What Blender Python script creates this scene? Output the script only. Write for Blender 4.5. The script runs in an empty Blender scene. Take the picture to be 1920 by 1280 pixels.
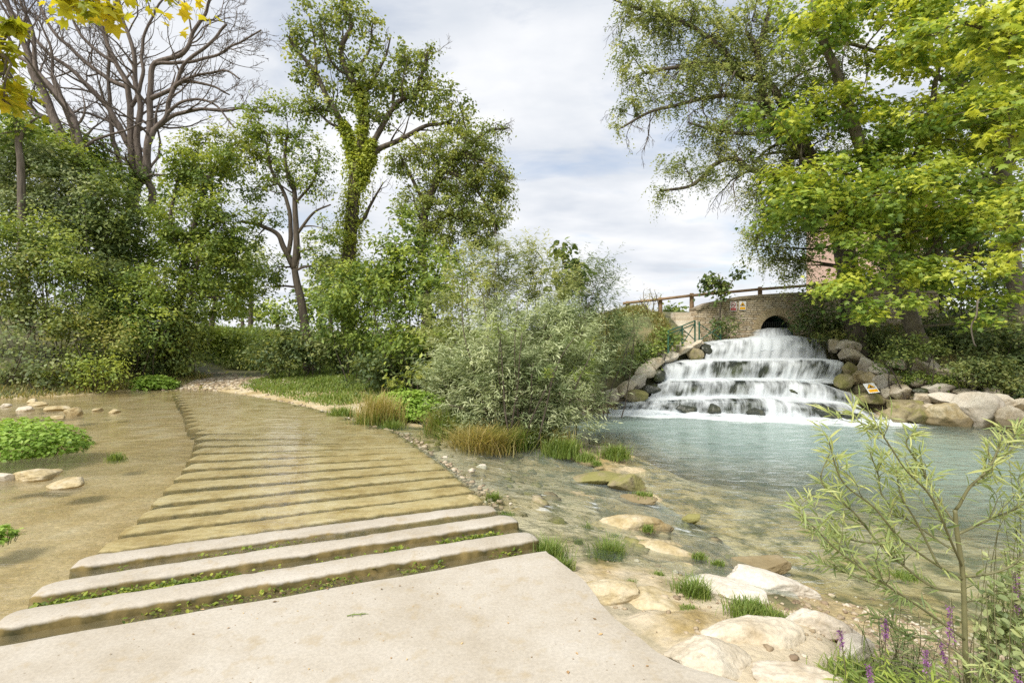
import bpy, math, random
import numpy as np
from mathutils import noise as mnoise, Vector

R_ = np.random.default_rng(11)
random.seed(5)
S = bpy.context.scene
COL = S.collection
F, VH, CH = 960.0, 625.0, 1.6      # focal length and horizon of the camera in 1920-wide units, eye height

# ------------------------------------------------------------------ camera
cd = bpy.data.cameras.new('camera')
cam = bpy.data.objects.new('camera', cd)
COL.objects.link(cam)
cam.location = (0, 0, CH)
cam.rotation_euler = (math.radians(90), 0, 0)
cd.sensor_width = 36.0
cd.lens = 36.0 * F / 1920.0
cd.shift_y = -(640.0 - VH) / 1920.0
cd.clip_start = 0.05
cd.clip_end = 3000
S.camera = cam

# ------------------------------------------------------------------ world, sun, exposure
SUN_EL, SUN_AZ = math.radians(50), math.radians(220)    # azimuth measured clockwise from +Y: behind the camera, to the left
W = bpy.data.worlds.new('World')
S.world = W
W.use_nodes = True
nt = W.node_tree
nt.nodes.clear()
out = nt.nodes.new('ShaderNodeOutputWorld')
bg = nt.nodes.new('ShaderNodeBackground')
sky = nt.nodes.new('ShaderNodeTexSky')
sky.sky_type = 'NISHITA'
sky.sun_disc = False
sky.sun_elevation = SUN_EL
sky.sun_rotation = SUN_AZ
sky.air_density = 1.0
sky.dust_density = 1.5
tc = nt.nodes.new('ShaderNodeTexCoord')
sep = nt.nodes.new('ShaderNodeSeparateXYZ')
nt.links.new(tc.outputs['Generated'], sep.inputs[0])
mz = nt.nodes.new('ShaderNodeMath'); mz.operation = 'MAXIMUM'; mz.inputs[1].default_value = 0.0
nt.links.new(sep.outputs['Z'], mz.inputs[0])
az = nt.nodes.new('ShaderNodeMath'); az.operation = 'ADD'; az.inputs[1].default_value = 0.22
nt.links.new(mz.outputs[0], az.inputs[0])
dv = nt.nodes.new('ShaderNodeVectorMath'); dv.operation = 'DIVIDE'
nt.links.new(tc.outputs['Generated'], dv.inputs[0])
cmb = nt.nodes.new('ShaderNodeCombineXYZ')
nt.links.new(az.outputs[0], cmb.inputs[0]); nt.links.new(az.outputs[0], cmb.inputs[1]); cmb.inputs[2].default_value = 1.0
nt.links.new(cmb.outputs[0], dv.inputs[1])
cl = nt.nodes.new('ShaderNodeTexNoise')
cl.inputs['Scale'].default_value = 1.5; cl.inputs['Detail'].default_value = 9; cl.inputs['Roughness'].default_value = 0.56
cl.inputs['Distortion'].default_value = 0.35
mp = nt.nodes.new('ShaderNodeMapping'); mp.inputs['Location'].default_value = (3.1, 0.4, 0); mp.inputs['Scale'].default_value = (1, 1.5, 0.3)
nt.links.new(dv.outputs[0], mp.inputs['Vector']); nt.links.new(mp.outputs[0], cl.inputs['Vector'])
cr = nt.nodes.new('ShaderNodeValToRGB')
cr.color_ramp.elements[0].position = 0.27; cr.color_ramp.elements[0].color = (0.35, 0.35, 0.35, 1)
cr.color_ramp.elements[1].position = 0.47; cr.color_ramp.elements[1].color = (1, 1, 1, 1)
nt.links.new(cl.outputs[0], cr.inputs[0])
cl2 = nt.nodes.new('ShaderNodeTexNoise')
cl2.inputs['Scale'].default_value = 1.9; cl2.inputs['Detail'].default_value = 6
nt.links.new(mp.outputs[0], cl2.inputs['Vector'])
cr2 = nt.nodes.new('ShaderNodeValToRGB')
CLOUD = 5.9
cr2.color_ramp.elements[0].position = 0.34; cr2.color_ramp.elements[0].color = (0.70, 0.745, 0.815, 1)
cr2.color_ramp.elements[1].position = 0.62; cr2.color_ramp.elements[1].color = (0.97, 0.98, 1.0, 1)
nt.links.new(cl2.outputs[0], cr2.inputs[0])
vm = nt.nodes.new('ShaderNodeVectorMath'); vm.operation = 'SCALE'; vm.inputs['Scale'].default_value = CLOUD
nt.links.new(cr2.outputs[0], vm.inputs[0])
mx = nt.nodes.new('ShaderNodeMix'); mx.data_type = 'RGBA'
nt.links.new(cr.outputs[0], mx.inputs['Factor'])
nt.links.new(sky.outputs[0], mx.inputs['A']); nt.links.new(vm.outputs[0], mx.inputs['B'])
nt.links.new(mx.outputs['Result'], bg.inputs['Color'])
bg.inputs['Strength'].default_value = 0.11
nt.links.new(bg.outputs[0], out.inputs[0])

sd = bpy.data.lights.new('sun', 'SUN')
sd.energy = 3.2
sd.angle = math.radians(18)
sd.color = (1.0, 0.95, 0.86)
sun = bpy.data.objects.new('sun', sd)
COL.objects.link(sun)
sdir = Vector((math.sin(SUN_AZ) * math.cos(SUN_EL), math.cos(SUN_AZ) * math.cos(SUN_EL), math.sin(SUN_EL)))
sun.rotation_euler = sdir.to_track_quat('Z', 'Y').to_euler()
sun.location = (0, -5, 30)

S.view_settings.view_transform = 'Standard'
S.view_settings.look = 'None'
S.view_settings.gamma = 1
S.view_settings.exposure = 0.70
S.render.engine = 'CYCLES'
cy = S.cycles
cy.use_denoising = False
cy.denoising_prefilter = 'ACCURATE'
cy.max_bounces = 8; cy.diffuse_bounces = 4; cy.glossy_bounces = 3; cy.transmission_bounces = 4; cy.transparent_max_bounces = 16
cy.caustics_reflective = False; cy.caustics_refractive = False
cy.sample_clamp_indirect = 4.0

# ------------------------------------------------------------------ helpers
def px(u, v, Y):
    return np.array([(u - 960.0) / F * Y, Y, CH - (v - VH) / F * Y])
def pz(u, v, z):
    Y = (CH - z) * F / (v - VH)
    return np.array([(u - 960.0) / F * Y, Y, z])
def nrm(a):
    return a / np.maximum(np.linalg.norm(a, axis=-1, keepdims=True), 1e-9)

class Geo:
    """collects vertices and faces of one mesh"""
    def __init__(s):
        s.v = []; s.f = {}; s.t = {}; s.n = 0; s.va = []
    def add(s, V, faces, tint=0.5, va=None):
        V = np.asarray(V, float).reshape(-1, 3)
        fl = faces if isinstance(faces, list) else [faces]
        for A in fl:
            A = np.asarray(A, int)
            if A.size == 0: continue
            k = A.shape[1]
            s.f.setdefault(k, []).append(A + s.n)
            t = np.broadcast_to(np.asarray(tint, float), (len(A),)) if np.ndim(tint) == 0 or len(np.atleast_1d(tint)) == len(A) else np.full(len(A), 0.5)
            s.t.setdefault(k, []).append(t)
        s.v.append(V); s.n += len(V)
        s.va.append(np.zeros(len(V)) if va is None else np.asarray(va, float))
    def mesh(s, name, origin=(0, 0, 0), smooth=False, vattr=None):
        me = bpy.data.meshes.new(name)
        if s.n == 0: return me
        V = np.concatenate(s.v) - np.asarray(origin, float)
        ks = sorted(s.f)
        idx = np.concatenate([np.concatenate(s.f[k]).ravel() for k in ks])
        tot = np.concatenate([np.full(sum(len(a) for a in s.f[k]), k) for k in ks])
        tint = np.concatenate([np.concatenate(s.t[k]) for k in ks])
        st = np.concatenate([[0], np.cumsum(tot)[:-1]])
        me.vertices.add(len(V)); me.vertices.foreach_set('co', V.astype(np.float32).ravel())
        me.loops.add(len(idx)); me.loops.foreach_set('vertex_index', idx.astype(np.int32))
        me.polygons.add(len(tot)); me.polygons.foreach_set('loop_start', st.astype(np.int32))
        me.polygons.foreach_set('loop_total', tot.astype(np.int32))
        me.polygons.foreach_set('use_smooth', np.full(len(tot), smooth, bool))
        at = me.attributes.new('tint', 'FLOAT', 'FACE'); at.data.foreach_set('value', tint.astype(np.float32))
        if vattr:
            a2 = me.attributes.new(vattr, 'FLOAT', 'POINT'); a2.data.foreach_set('value', np.concatenate(s.va).astype(np.float32))
        me.update(calc_edges=True)
        return me

def tagp(o, label=None, cat=None, group=None, kind=None):
    if label: o['label'] = label
    if cat: o['category'] = cat
    if group: o['group'] = group
    if kind: o['kind'] = kind
    return o
BASE = {}
def thing(name, label, cat, base=(0, 0, 0), group=None):
    o = bpy.data.objects.new(name, None); COL.objects.link(o)
    o.empty_display_size = 0.2
    o.location = tuple(float(x) for x in base)
    BASE[o] = np.asarray(base, float)
    return tagp(o, label, cat, group, 'thing')
def part(name, geo, mat, parent, smooth=False, vattr=None, label=None):
    b = BASE[parent]
    me = geo.mesh(name, b, smooth, vattr)
    o = bpy.data.objects.new(name, me); COL.objects.link(o)
    me.materials.append(mat)
    o.parent = parent
    BASE[o] = b
    if label: o['label'] = label
    return o
def solo(name, geo, mat, label, cat, base, group=None, smooth=False, vattr=None, kind='thing'):
    me = geo.mesh(name, base, smooth, vattr)
    o = bpy.data.objects.new(name, me); COL.objects.link(o)
    o.location = tuple(float(x) for x in base)
    me.materials.append(mat)
    BASE[o] = np.asarray(base, float)
    return tagp(o, label, cat, group, kind)
def structure(name, geo, mat, smooth=False, vattr=None, kind='structure', label=None, cat=None):
    me = geo.mesh(name, (0, 0, 0), smooth, vattr)
    o = bpy.data.objects.new(name, me); COL.objects.link(o)
    me.materials.append(mat)
    BASE[o] = np.zeros(3)
    return tagp(o, label, cat, None, kind)

def box(g, c, h, rz=0.0, tint=0.5, rx=0.0):
    """box with centre c and half sizes h, its edges slightly chamfered"""
    b = min(0.12 * min(h), 0.012)
    V = []
    for sx in (-1, 1):
        for sy in (-1, 1):
            for sz in (-1, 1):
                V += [(sx * (h[0] - b), sy * (h[1] - b), sz * h[2]), (sx * (h[0] - b), sy * h[1], sz * (h[2] - b)), (sx * h[0], sy * (h[1] - b), sz * (h[2] - b))]
    V = np.array(V)
    def vid(sx, sy, sz, k): return ((sx > 0) * 4 + (sy > 0) * 2 + (sz > 0)) * 3 + k
    q = []; t = []
    for s in (-1, 1):
        q.append([vid(-1, -1, s, 0), vid(1, -1, s, 0), vid(1, 1, s, 0), vid(-1, 1, s, 0)])
        q.append([vid(-1, s, -1, 1), vid(1, s, -1, 1), vid(1, s, 1, 1), vid(-1, s, 1, 1)])
        q.append([vid(s, -1, -1, 2), vid(s, 1, -1, 2), vid(s, 1, 1, 2), vid(s, -1, 1, 2)])
    for a in (-1, 1):
        for c_ in (-1, 1):
            q.append([vid(-1, a, c_, 0), vid(1, a, c_, 0), vid(1, a, c_, 1), vid(-1, a, c_, 1)])
            q.append([vid(a, -1, c_, 0), vid(a, 1, c_, 0), vid(a, 1, c_, 2), vid(a, -1, c_, 2)])
            q.append([vid(a, c_, -1, 1), vid(a, c_, 1, 1), vid(a, c_, 1, 2), vid(a, c_, -1, 2)])
            for d in (-1, 1): t.append([vid(a, c_, d, 0), vid(a, c_, d, 1), vid(a, c_, d, 2)])
    if rx:
        y = V[:, 1] * math.cos(rx) - V[:, 2] * math.sin(rx); z = V[:, 1] * math.sin(rx) + V[:, 2] * math.cos(rx)
        V[:, 1] = y; V[:, 2] = z
    x = V[:, 0] * math.cos(rz) - V[:, 1] * math.sin(rz); y = V[:, 0] * math.sin(rz) + V[:, 1] * math.cos(rz)
    V[:, 0] = x; V[:, 1] = y
    g.add(V + np.asarray(c, float), [np.array(q), np.array(t)], tint)

def tube(g, P, rad, sides=6, tint=0.5, cap=True):
    P = np.asarray(P, float); n = len(P)
    rad = np.broadcast_to(np.asarray(rad, float), (n,))
    T = nrm(np.gradient(P, axis=0))
    ref = np.array([0.31, 0.87, 0.38]) if abs(T[:, 2]).mean() > 0.6 else np.array([0.13, 0.08, 0.99])
    A = nrm(np.cross(T, ref)); B = np.cross(T, A)
    th = np.arange(sides) / sides * 2 * math.pi
    V = P[:, None, :] + rad[:, None, None] * (np.cos(th)[None, :, None] * A[:, None, :] + np.sin(th)[None, :, None] * B[:, None, :])
    i = np.arange(n - 1)[:, None]; j = np.arange(sides)[None, :]
    q = np.stack([i * sides + j, i * sides + (j + 1) % sides, (i + 1) * sides + (j + 1) % sides, (i + 1) * sides + j], -1).reshape(-1, 4)
    fs = [q]
    if cap and sides >= 3:
        fs.append(np.array([list(range(sides))[::-1], list(range((n - 1) * sides, n * sides))]))
    g.add(V.reshape(-1, 3), fs, tint)

def spline(P, m=6):
    P = np.asarray(P, float)
    if len(P) < 3:
        t = np.linspace(0, 1, m + 1)[:, None]; return P[0] * (1 - t) + P[-1] * t
    Q = np.vstack([2 * P[0] - P[1], P, 2 * P[-1] - P[-2]])
    o = []
    for k in range(1, len(Q) - 2):
        t = np.linspace(0, 1, m, endpoint=False)[:, None]
        p0, p1, p2, p3 = Q[k - 1], Q[k], Q[k + 1], Q[k + 2]
        o.append(0.5 * (2 * p1 + (p2 - p0) * t + (2 * p0 - 5 * p1 + 4 * p2 - p3) * t * t + (-p0 + 3 * p1 - 3 * p2 + p3) * t ** 3))
    o.append(P[-1][None]); return np.vstack(o)

_H = R_.random((64, 64, 64))
def vnoise(P, scale=1.0, octaves=3, rough=0.5):
    """vectorised value noise in -1..1"""
    P = np.asarray(P, float) * scale
    tot = 0; amp = 1; s = 0
    for o in range(octaves):
        Q = P * (2 ** o) + 17.3 * o
        i = np.floor(Q).astype(int); f = Q - i; f = f * f * (3 - 2 * f); i &= 63; j = (i + 1) & 63
        def h(a, b, c): return _H[a, b, c]
        x0, y0, z0 = i[..., 0], i[..., 1], i[..., 2]; x1, y1, z1 = j[..., 0], j[..., 1], j[..., 2]
        fx, fy, fz = f[..., 0], f[..., 1], f[..., 2]
        c00 = h(x0, y0, z0) * (1 - fx) + h(x1, y0, z0) * fx; c10 = h(x0, y1, z0) * (1 - fx) + h(x1, y1, z0) * fx
        c01 = h(x0, y0, z1) * (1 - fx) + h(x1, y0, z1) * fx; c11 = h(x0, y1, z1) * (1 - fx) + h(x1, y1, z1) * fx
        v = (c00 * (1 - fy) + c10 * fy) * (1 - fz) + (c01 * (1 - fy) + c11 * fy) * fz
        tot = tot + amp * (v * 2 - 1); s += amp; amp *= rough
    return tot / s

def grid_faces(n, m):
    i = np.arange(n - 1)[:, None]; j = np.arange(m - 1)[None, :]
    return np.stack([i * m + j, (i + 1) * m + j, (i + 1) * m + j + 1, i * m + j + 1], -1).reshape(-1, 4)

# ------------------------------------------------------------------ materials
def newmat(name):
    m = bpy.data.materials.new(name); m.use_nodes = True
    n = m.node_tree; n.nodes.clear()
    o = n.nodes.new('ShaderNodeOutputMaterial')
    return m, n, o
def N(n, t, **kw):
    x = n.nodes.new(t)
    for k, v in kw.items():
        if k in x.inputs: x.inputs[k].default_value = v
        else: setattr(x, k, v)
    return x
def ramp(n, stops):
    r = n.nodes.new('ShaderNodeValToRGB'); e = r.color_ramp.elements
    while len(e) < len(stops): e.new(0.5)
    for k, (p, c) in enumerate(stops):
        e[k].position = p; e[k].color = (c, c, c, 1) if np.ndim(c) == 0 else (*c[:3], 1)
    return r
def pos(n, scale=(1, 1, 1), rot=(0, 0, 0)):
    g = n.nodes.new('ShaderNodeNewGeometry'); m = n.nodes.new('ShaderNodeMapping')
    m.inputs['Scale'].default_value = scale; m.inputs['Rotation'].default_value = rot
    n.links.new(g.outputs['Position'], m.inputs['Vector']); return m.outputs[0]

def leafmat(name, stops, trans=0.38, rough=0.5, tgain=(1.3, 1.25, 0.7), spec=0.35, gain=(2.2, 1.9, 2.05)):
    m, n, o = newmat(name)
    a = N(n, 'ShaderNodeAttribute', attribute_name='tint')
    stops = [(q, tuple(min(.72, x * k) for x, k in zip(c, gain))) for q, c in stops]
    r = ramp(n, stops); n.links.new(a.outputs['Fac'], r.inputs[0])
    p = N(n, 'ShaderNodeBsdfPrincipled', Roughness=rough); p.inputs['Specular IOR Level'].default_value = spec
    n.links.new(r.outputs[0], p.inputs['Base Color'])
    mm = N(n, 'ShaderNodeVectorMath', operation='MULTIPLY'); mm.inputs[1].default_value = tgain
    n.links.new(r.outputs[0], mm.inputs[0])
    t = N(n, 'ShaderNodeBsdfTranslucent'); n.links.new(mm.outputs[0], t.inputs['Color'])
    x = N(n, 'ShaderNodeMixShader', Fac=trans)
    n.links.new(p.outputs[0], x.inputs[1]); n.links.new(t.outputs[0], x.inputs[2]); n.links.new(x.outputs[0], o.inputs[0])
    return m

def rockmat(name, stops, scale=3.0, rough=0.85, bump=0.5, fine=30.0, moss=None, mossz=None, dist=0.03, tide=None):
    m, n, o = newmat(name)
    P = pos(n)
    a = N(n, 'ShaderNodeTexNoise', Scale=scale, Detail=8, Roughness=0.62); n.links.new(P, a.inputs['Vector'])
    b = N(n, 'ShaderNodeTexNoise', Scale=fine, Detail=6, Roughness=0.7); n.links.new(P, b.inputs['Vector'])
    r = ramp(n, stops); n.links.new(a.outputs[0], r.inputs[0])
    mm = N(n, 'ShaderNodeMix', data_type='RGBA', blend_type='MULTIPLY'); mm.inputs['Factor'].default_value = 1
    fr = ramp(n, [(0.3, 0.72), (0.65, 1.08)]); n.links.new(b.outputs[0], fr.inputs[0])
    n.links.new(r.outputs[0], mm.inputs['A']); n.links.new(fr.outputs[0], mm.inputs['B'])
    colr = mm.outputs['Result']
    if moss is not None:
        c = N(n, 'ShaderNodeTexNoise', Scale=2.2, Detail=5, Roughness=0.6); n.links.new(P, c.inputs['Vector'])
        mr = ramp(n, [(mossz, 0.0), (mossz + 0.1, 0.85)]); n.links.new(c.outputs[0], mr.inputs[0])
        m2 = N(n, 'ShaderNodeMix', data_type='RGBA'); n.links.new(mr.outputs[0], m2.inputs['Factor'])
        n.links.new(colr, m2.inputs['A']); m2.inputs['B'].default_value = (*moss, 1); colr = m2.outputs['Result']
    if tide is not None:
        sz_ = n.nodes.new('ShaderNodeSeparateXYZ'); n.links.new(P, sz_.inputs[0])
        zz_ = N(n, 'ShaderNodeMath', operation='MULTIPLY_ADD'); n.links.new(a.outputs[0], zz_.inputs[0]); zz_.inputs[1].default_value = -0.16; n.links.new(sz_.outputs['Z'], zz_.inputs[2])
        tm = N(n, 'ShaderNodeMapRange'); tm.inputs['From Min'].default_value = tide - .08; tm.inputs['From Max'].default_value = tide - .12; n.links.new(zz_.outputs[0], tm.inputs['Value']); tm.inputs['To Max'].default_value = .75
        m3 = N(n, 'ShaderNodeMix', data_type='RGBA'); n.links.new(tm.outputs[0], m3.inputs['Factor']); n.links.new(colr, m3.inputs['A']); m3.inputs['B'].default_value = (0.17, 0.13, 0.065, 1); colr = m3.outputs['Result']
    p = N(n, 'ShaderNodeBsdfPrincipled', Roughness=rough); n.links.new(colr, p.inputs['Base Color'])
    ad = N(n, 'ShaderNodeMath', operation='MULTIPLY_ADD'); n.links.new(b.outputs[0], ad.inputs[0]); ad.inputs[1].default_value = 0.35
    n.links.new(a.outputs[0], ad.inputs[2])
    bp = N(n, 'ShaderNodeBump', Strength=bump, Distance=dist); n.links.new(ad.outputs[0], bp.inputs['Height']); n.links.new(bp.outputs[0], p.inputs['Normal'])
    n.links.new(p.outputs[0], o.inputs[0])
    return m

def plain(name, col, rough=0.6, metal=0.0, var=0.15, scale=20):
    m, n, o = newmat(name)
    a = N(n, 'ShaderNodeTexNoise', Scale=scale, Detail=5); n.links.new(pos(n), a.inputs['Vector'])
    c = np.array(col)
    r = ramp(n, [(0.3, tuple(c * (1 - var))), (0.7, tuple(np.minimum(c * (1 + var), 0.95)))]); n.links.new(a.outputs[0], r.inputs[0])
    p = N(n, 'ShaderNodeBsdfPrincipled', Roughness=rough, Metallic=metal); n.links.new(r.outputs[0], p.inputs['Base Color'])
    n.links.new(p.outputs[0], o.inputs[0]); return m

def barkmat(name, c1, c2, sc=(14, 14, 2.5)):
    m, n, o = newmat(name)
    a = N(n, 'ShaderNodeTexNoise', Scale=1.0, Detail=7, Roughness=0.65); n.links.new(pos(n, sc), a.inputs['Vector'])
    r = ramp(n, [(0.32, c1), (0.66, c2)]); n.links.new(a.outputs[0], r.inputs[0])
    p = N(n, 'ShaderNodeBsdfPrincipled', Roughness=0.9); n.links.new(r.outputs[0], p.inputs['Base Color'])
    bp = N(n, 'ShaderNodeBump', Strength=0.8, Distance=0.03); n.links.new(a.outputs[0], bp.inputs['Height']); n.links.new(bp.outputs[0], p.inputs['Normal'])
    n.links.new(p.outputs[0], o.inputs[0]); return m

M = {}
g3 = lambda a, b, c: [(0.0, a), (0.5, b), (1.0, c)]
M['ivy'] = leafmat('ivy_leaf', g3((0.045, 0.085, 0.022), (0.095, 0.155, 0.035), (0.19, 0.25, 0.055)))
M['ivy_straw'] = leafmat('straw_ivy_leaf', g3((0.06, 0.095, 0.028), (0.115, 0.165, 0.042), (0.20, 0.225, 0.065)))
M['green'] = leafmat('mid_green_leaf', g3((0.05, 0.095, 0.022), (0.11, 0.175, 0.035), (0.21, 0.28, 0.055)))
M['dark'] = leafmat('dark_green_leaf', g3((0.036, 0.066, 0.022), (0.075, 0.12, 0.034), (0.145, 0.195, 0.052)))
M['grey'] = leafmat('grey_green_leaf', g3((0.075, 0.115, 0.05), (0.135, 0.19, 0.08), (0.24, 0.29, 0.13)), tgain=(1.2, 1.2, 0.8))
M['silver'] = leafmat('silver_willow_leaf', g3((0.13, 0.165, 0.085), (0.24, 0.27, 0.155), (0.40, 0.42, 0.28)), tgain=(1.1, 1.15, 0.8), trans=0.3, gain=(1.6, 1.62, 1.5))
M['lime'] = leafmat('lime_leaf', g3((0.08, 0.13, 0.025), (0.16, 0.22, 0.04), (0.29, 0.34, 0.06)), gain=(1.45, 1.4, 1.5))
M['plane'] = leafmat('plane_leaf', g3((0.075, 0.13, 0.028), (0.175, 0.24, 0.045), (0.37, 0.40, 0.07)), trans=0.45, gain=(1.65, 1.6, 1.6), tgain=(1.3, 1.25, .65))
M['ash'] = leafmat('ash_leaf', g3((0.075, 0.11, 0.04), (0.145, 0.19, 0.07), (0.25, 0.29, 0.12)), trans=.48, tgain=(1.3, 1.3, .9))
M['ivy_bright'] = leafmat('bright_ivy_leaf', g3((0.06, 0.10, 0.02), (0.14, 0.20, 0.035), (0.26, 0.32, 0.05)))
M['yellow'] = leafmat('yellow_leaf', g3((0.22, 0.26, 0.02), (0.42, 0.42, 0.03), (0.60, 0.50, 0.04)), trans=0.45, gain=(1.1, 1.1, 1.1))
M['olive'] = leafmat('olive_leaf', g3((0.055, 0.088, 0.022), (0.11, 0.16, 0.036), (0.21, 0.255, 0.06)))
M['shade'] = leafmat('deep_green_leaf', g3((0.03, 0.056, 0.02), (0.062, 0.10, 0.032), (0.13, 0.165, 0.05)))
M['cress'] = leafmat('cress_leaf', g3((0.12, 0.22, 0.03), (0.23, 0.37, 0.055), (0.40, 0.54, 0.12)), gain=(1.1, 1.08, 1.1))
M['grassy'] = leafmat('grass_blade', g3((0.10, 0.165, 0.03), (0.19, 0.27, 0.055), (0.34, 0.38, 0.11)), gain=(1.05, 1.05, 1.05))
M['strawy'] = leafmat('straw_blade', g3((0.22, 0.25, 0.06), (0.40, 0.36, 0.13), (0.58, 0.46, 0.22)), gain=(1.1, 1.08, 1.1))
M['drygrass'] = leafmat('dry_bank_grass', g3((0.14, 0.19, 0.05), (0.27, 0.27, 0.10), (0.46, 0.37, 0.17)), gain=(1.1, 1.08, 1.1))
M['sapling'] = leafmat('willow_sapling_leaf', g3((0.15, 0.205, 0.085), (0.30, 0.37, 0.15), (0.50, 0.53, 0.24)), trans=0.42, gain=(1.1, 1.1, 1.1))
M['moss'] = leafmat('moss', g3((0.04, 0.075, 0.012), (0.10, 0.15, 0.02), (0.2, 0.25, 0.04)))
M['purple'] = leafmat('loosestrife_flower', g3((0.22, 0.08, 0.24), (0.34, 0.14, 0.36), (0.46, 0.24, 0.46)), tgain=(1, 1, 1), gain=(1, 1, 1))
M['bark'] = barkmat('grey_bark', (0.075, 0.06, 0.045), (0.21, 0.175, 0.14))
M['deadbark'] = barkmat('dead_bark', (0.075, 0.058, 0.046), (0.20, 0.16, 0.135))
M['darkbark'] = barkmat('dark_bark', (0.045, 0.036, 0.026), (0.13, 0.105, 0.078))
M['planebark'] = barkmat('plane_bark', (0.075, 0.062, 0.045), (0.20, 0.17, 0.125), (7, 7, 3.5))
M['twig'] = plain('young_twig', (0.14, 0.135, 0.06), 0.6)
M['limestone'] = rockmat('limestone', [(0.28, (0.34, 0.26, 0.15)), (0.45, (0.55, 0.475, 0.355)), (0.7, (0.68, 0.625, 0.52))], 2.4, bump=0.7)
M['paleblock'] = rockmat('pale_limestone', [(0.28, (0.36, 0.28, 0.17)), (0.42, (0.58, 0.51, 0.41)), (0.7, (0.70, 0.66, 0.57))], 2.2, bump=0.6)
M['ochre'] = rockmat('ochre_travertine', [(0.3, (0.27, 0.19, 0.075)), (0.48, (0.46, 0.37, 0.20)), (0.68, (0.60, 0.52, 0.37))], 4.5, bump=0.8, tide=-.30)
M['bankstone'] = rockmat('bank_limestone', [(0.28, (0.34, 0.26, 0.15)), (0.45, (0.55, 0.475, 0.355)), (0.7, (0.68, 0.625, 0.52))], 2.4, bump=0.9, tide=-.22)
M['mossyrock'] = rockmat('mossy_rock', [(0.3, (0.13, 0.11, 0.06)), (0.5, (0.30, 0.25, 0.14)), (0.7, (0.46, 0.39, 0.26))], 2.5, bump=0.8, moss=(0.22, 0.21, 0.06), mossz=0.47)
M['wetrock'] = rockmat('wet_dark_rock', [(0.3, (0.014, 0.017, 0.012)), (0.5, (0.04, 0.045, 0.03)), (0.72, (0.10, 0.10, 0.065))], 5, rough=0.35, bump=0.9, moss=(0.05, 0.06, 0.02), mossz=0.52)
M['wood'] = barkmat('weathered_rail_wood', (0.17, 0.105, 0.055), (0.34, 0.23, 0.13), (5, 30, 30))
M['greenpaint'] = plain('green_painted_steel', (0.03, 0.105, 0.065), 0.5)
M['iron'] = plain('dark_iron', (0.03, 0.032, 0.03), 0.5, 0.6)
M['panelwhite'] = plain('white_sign_panel', (0.78, 0.78, 0.77), 0.4, 0, 0.03)
M['signred'] = plain('red_sign_ink', (0.50, 0.10, 0.10), 0.4, 0, 0.05)
M['signyellow'] = plain('yellow_sign_ink', (0.80, 0.42, 0.02), 0.4, 0, 0.05)
M['signblack'] = plain('black_sign_ink', (0.02, 0.02, 0.02), 0.4, 0, 0.05)
M['pink'] = plain('pink_render', (0.62, 0.43, 0.35), 0.9, 0, 0.12, 4)
M['tile'] = plain('terracotta_tile', (0.42, 0.17, 0.09), 0.9, 0, 0.3, 8)
M['shutter'] = plain('grey_shutter', (0.22, 0.24, 0.25), 0.6)

# ------------------------------------------------------------------ ford edges (left and right, by bar)
Lk = [pz(*p) for p in ((-75, 1221, 0), (-12, 1162, 0), (62, 1102, 0), (136, 1054, -0.02), (188, 1018, -0.05), (226, 985, -0.05), (262, 956, -0.05), (288, 930, -0.05), (310, 906, -0.05),
      (330, 886, -0.05), (345, 869, -0.05), (354, 853, -0.05), (363, 839, -0.05), (369, 826, -0.05), (373, 814, -0.05), (374, 803, -0.05))]
Rk = [pz(*p) for p in ((1024, 1030, 0), (1006, 1000, 0), (968, 966, 0), (930, 942, -0.02), (905, 926, -0.05), (884, 908, -0.05), (866, 893, -0.05), (850, 879, -0.05), (834, 867, -0.05),
      (818, 856, -0.05), (803, 846, -0.05), (789, 837, -0.05), (775, 828, -0.05), (762, 820, -0.05), (748, 812, -0.05), (735, 804, -0.05))]
Lx = np.array([p[:2] for p in Lk]); Rx = np.array([p[:2] for p in Rk])
farL = [(-5.9, 9.4), (-6.5, 10.3), (-7.4, 11.6), (-8.6, 13.2), (-9.6, 14.6)]
farR = [(-2.5, 9.15), (-3.35, 10.3), (-4.55, 11.6), (-6.3, 13.2), (-7.9, 14.5)]
nfar = 13
def resamp(P, n):
    P = np.asarray(P, float); d = np.concatenate([[0], np.cumsum(np.linalg.norm(np.diff(P, axis=0), axis=1))])
    t = np.linspace(0, d[-1], n); return np.stack([np.interp(t, d, P[:, 0]), np.interp(t, d, P[:, 1])], 1)
Lx = np.vstack([Lx, resamp(np.vstack([Lx[-1:], farL]), nfar + 1)[1:]])
Rx = np.vstack([Rx, resamp(np.vstack([Rx[-1:], farR]), nfar + 1)[1:]])
WL = -0.055        # upper water level
PL = -0.50         # lower pool level

# ------------------------------------------------------------------ terrain
CT = []
def ct(*pts):
    for p in pts: CT.append(p)
ct((-3, -4, -.3), (0, -4, -.3), (4, -4, -.2), (-3, 0, -.3), (0, 0, -.3), (0, 2, -.3), (-1.5, 2.5, -.3), (-8, -2, -.3), (2, -1, -.12), (9, -4, 0), (-14, -4, .2))
ct((1.25, 1.6, -.1), (1.1, 2.6, -.10), (0.75, 3.3, -.13), (0.45, 3.75, -.15), (0.35, 4.4, -.19), (-.1, 5.3, -.16), (-.5, 6.2, -.15), (-1, 7.3, -.14), (-1.5, 8.3, -.14), (-2.6, 9.9, -.14), (-4.4, 11.9, -.13), (-6, 13.4, -.11))
ct((1.2, 4.4, -.33), (0.7, 5.4, -.32), (1.5, 5.4, -.45), (1.9, 4.6, -.47), (2.1, 3.9, -.40), (1.6, 3.3, -.24), (2.2, 2.8, -.28), (3.0, 3.2, -.46), (3.6, 2.4, -.38), (2.3, 1.8, -.14), (3.2, 1.2, -.1), (5, 1, -.2))
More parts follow.
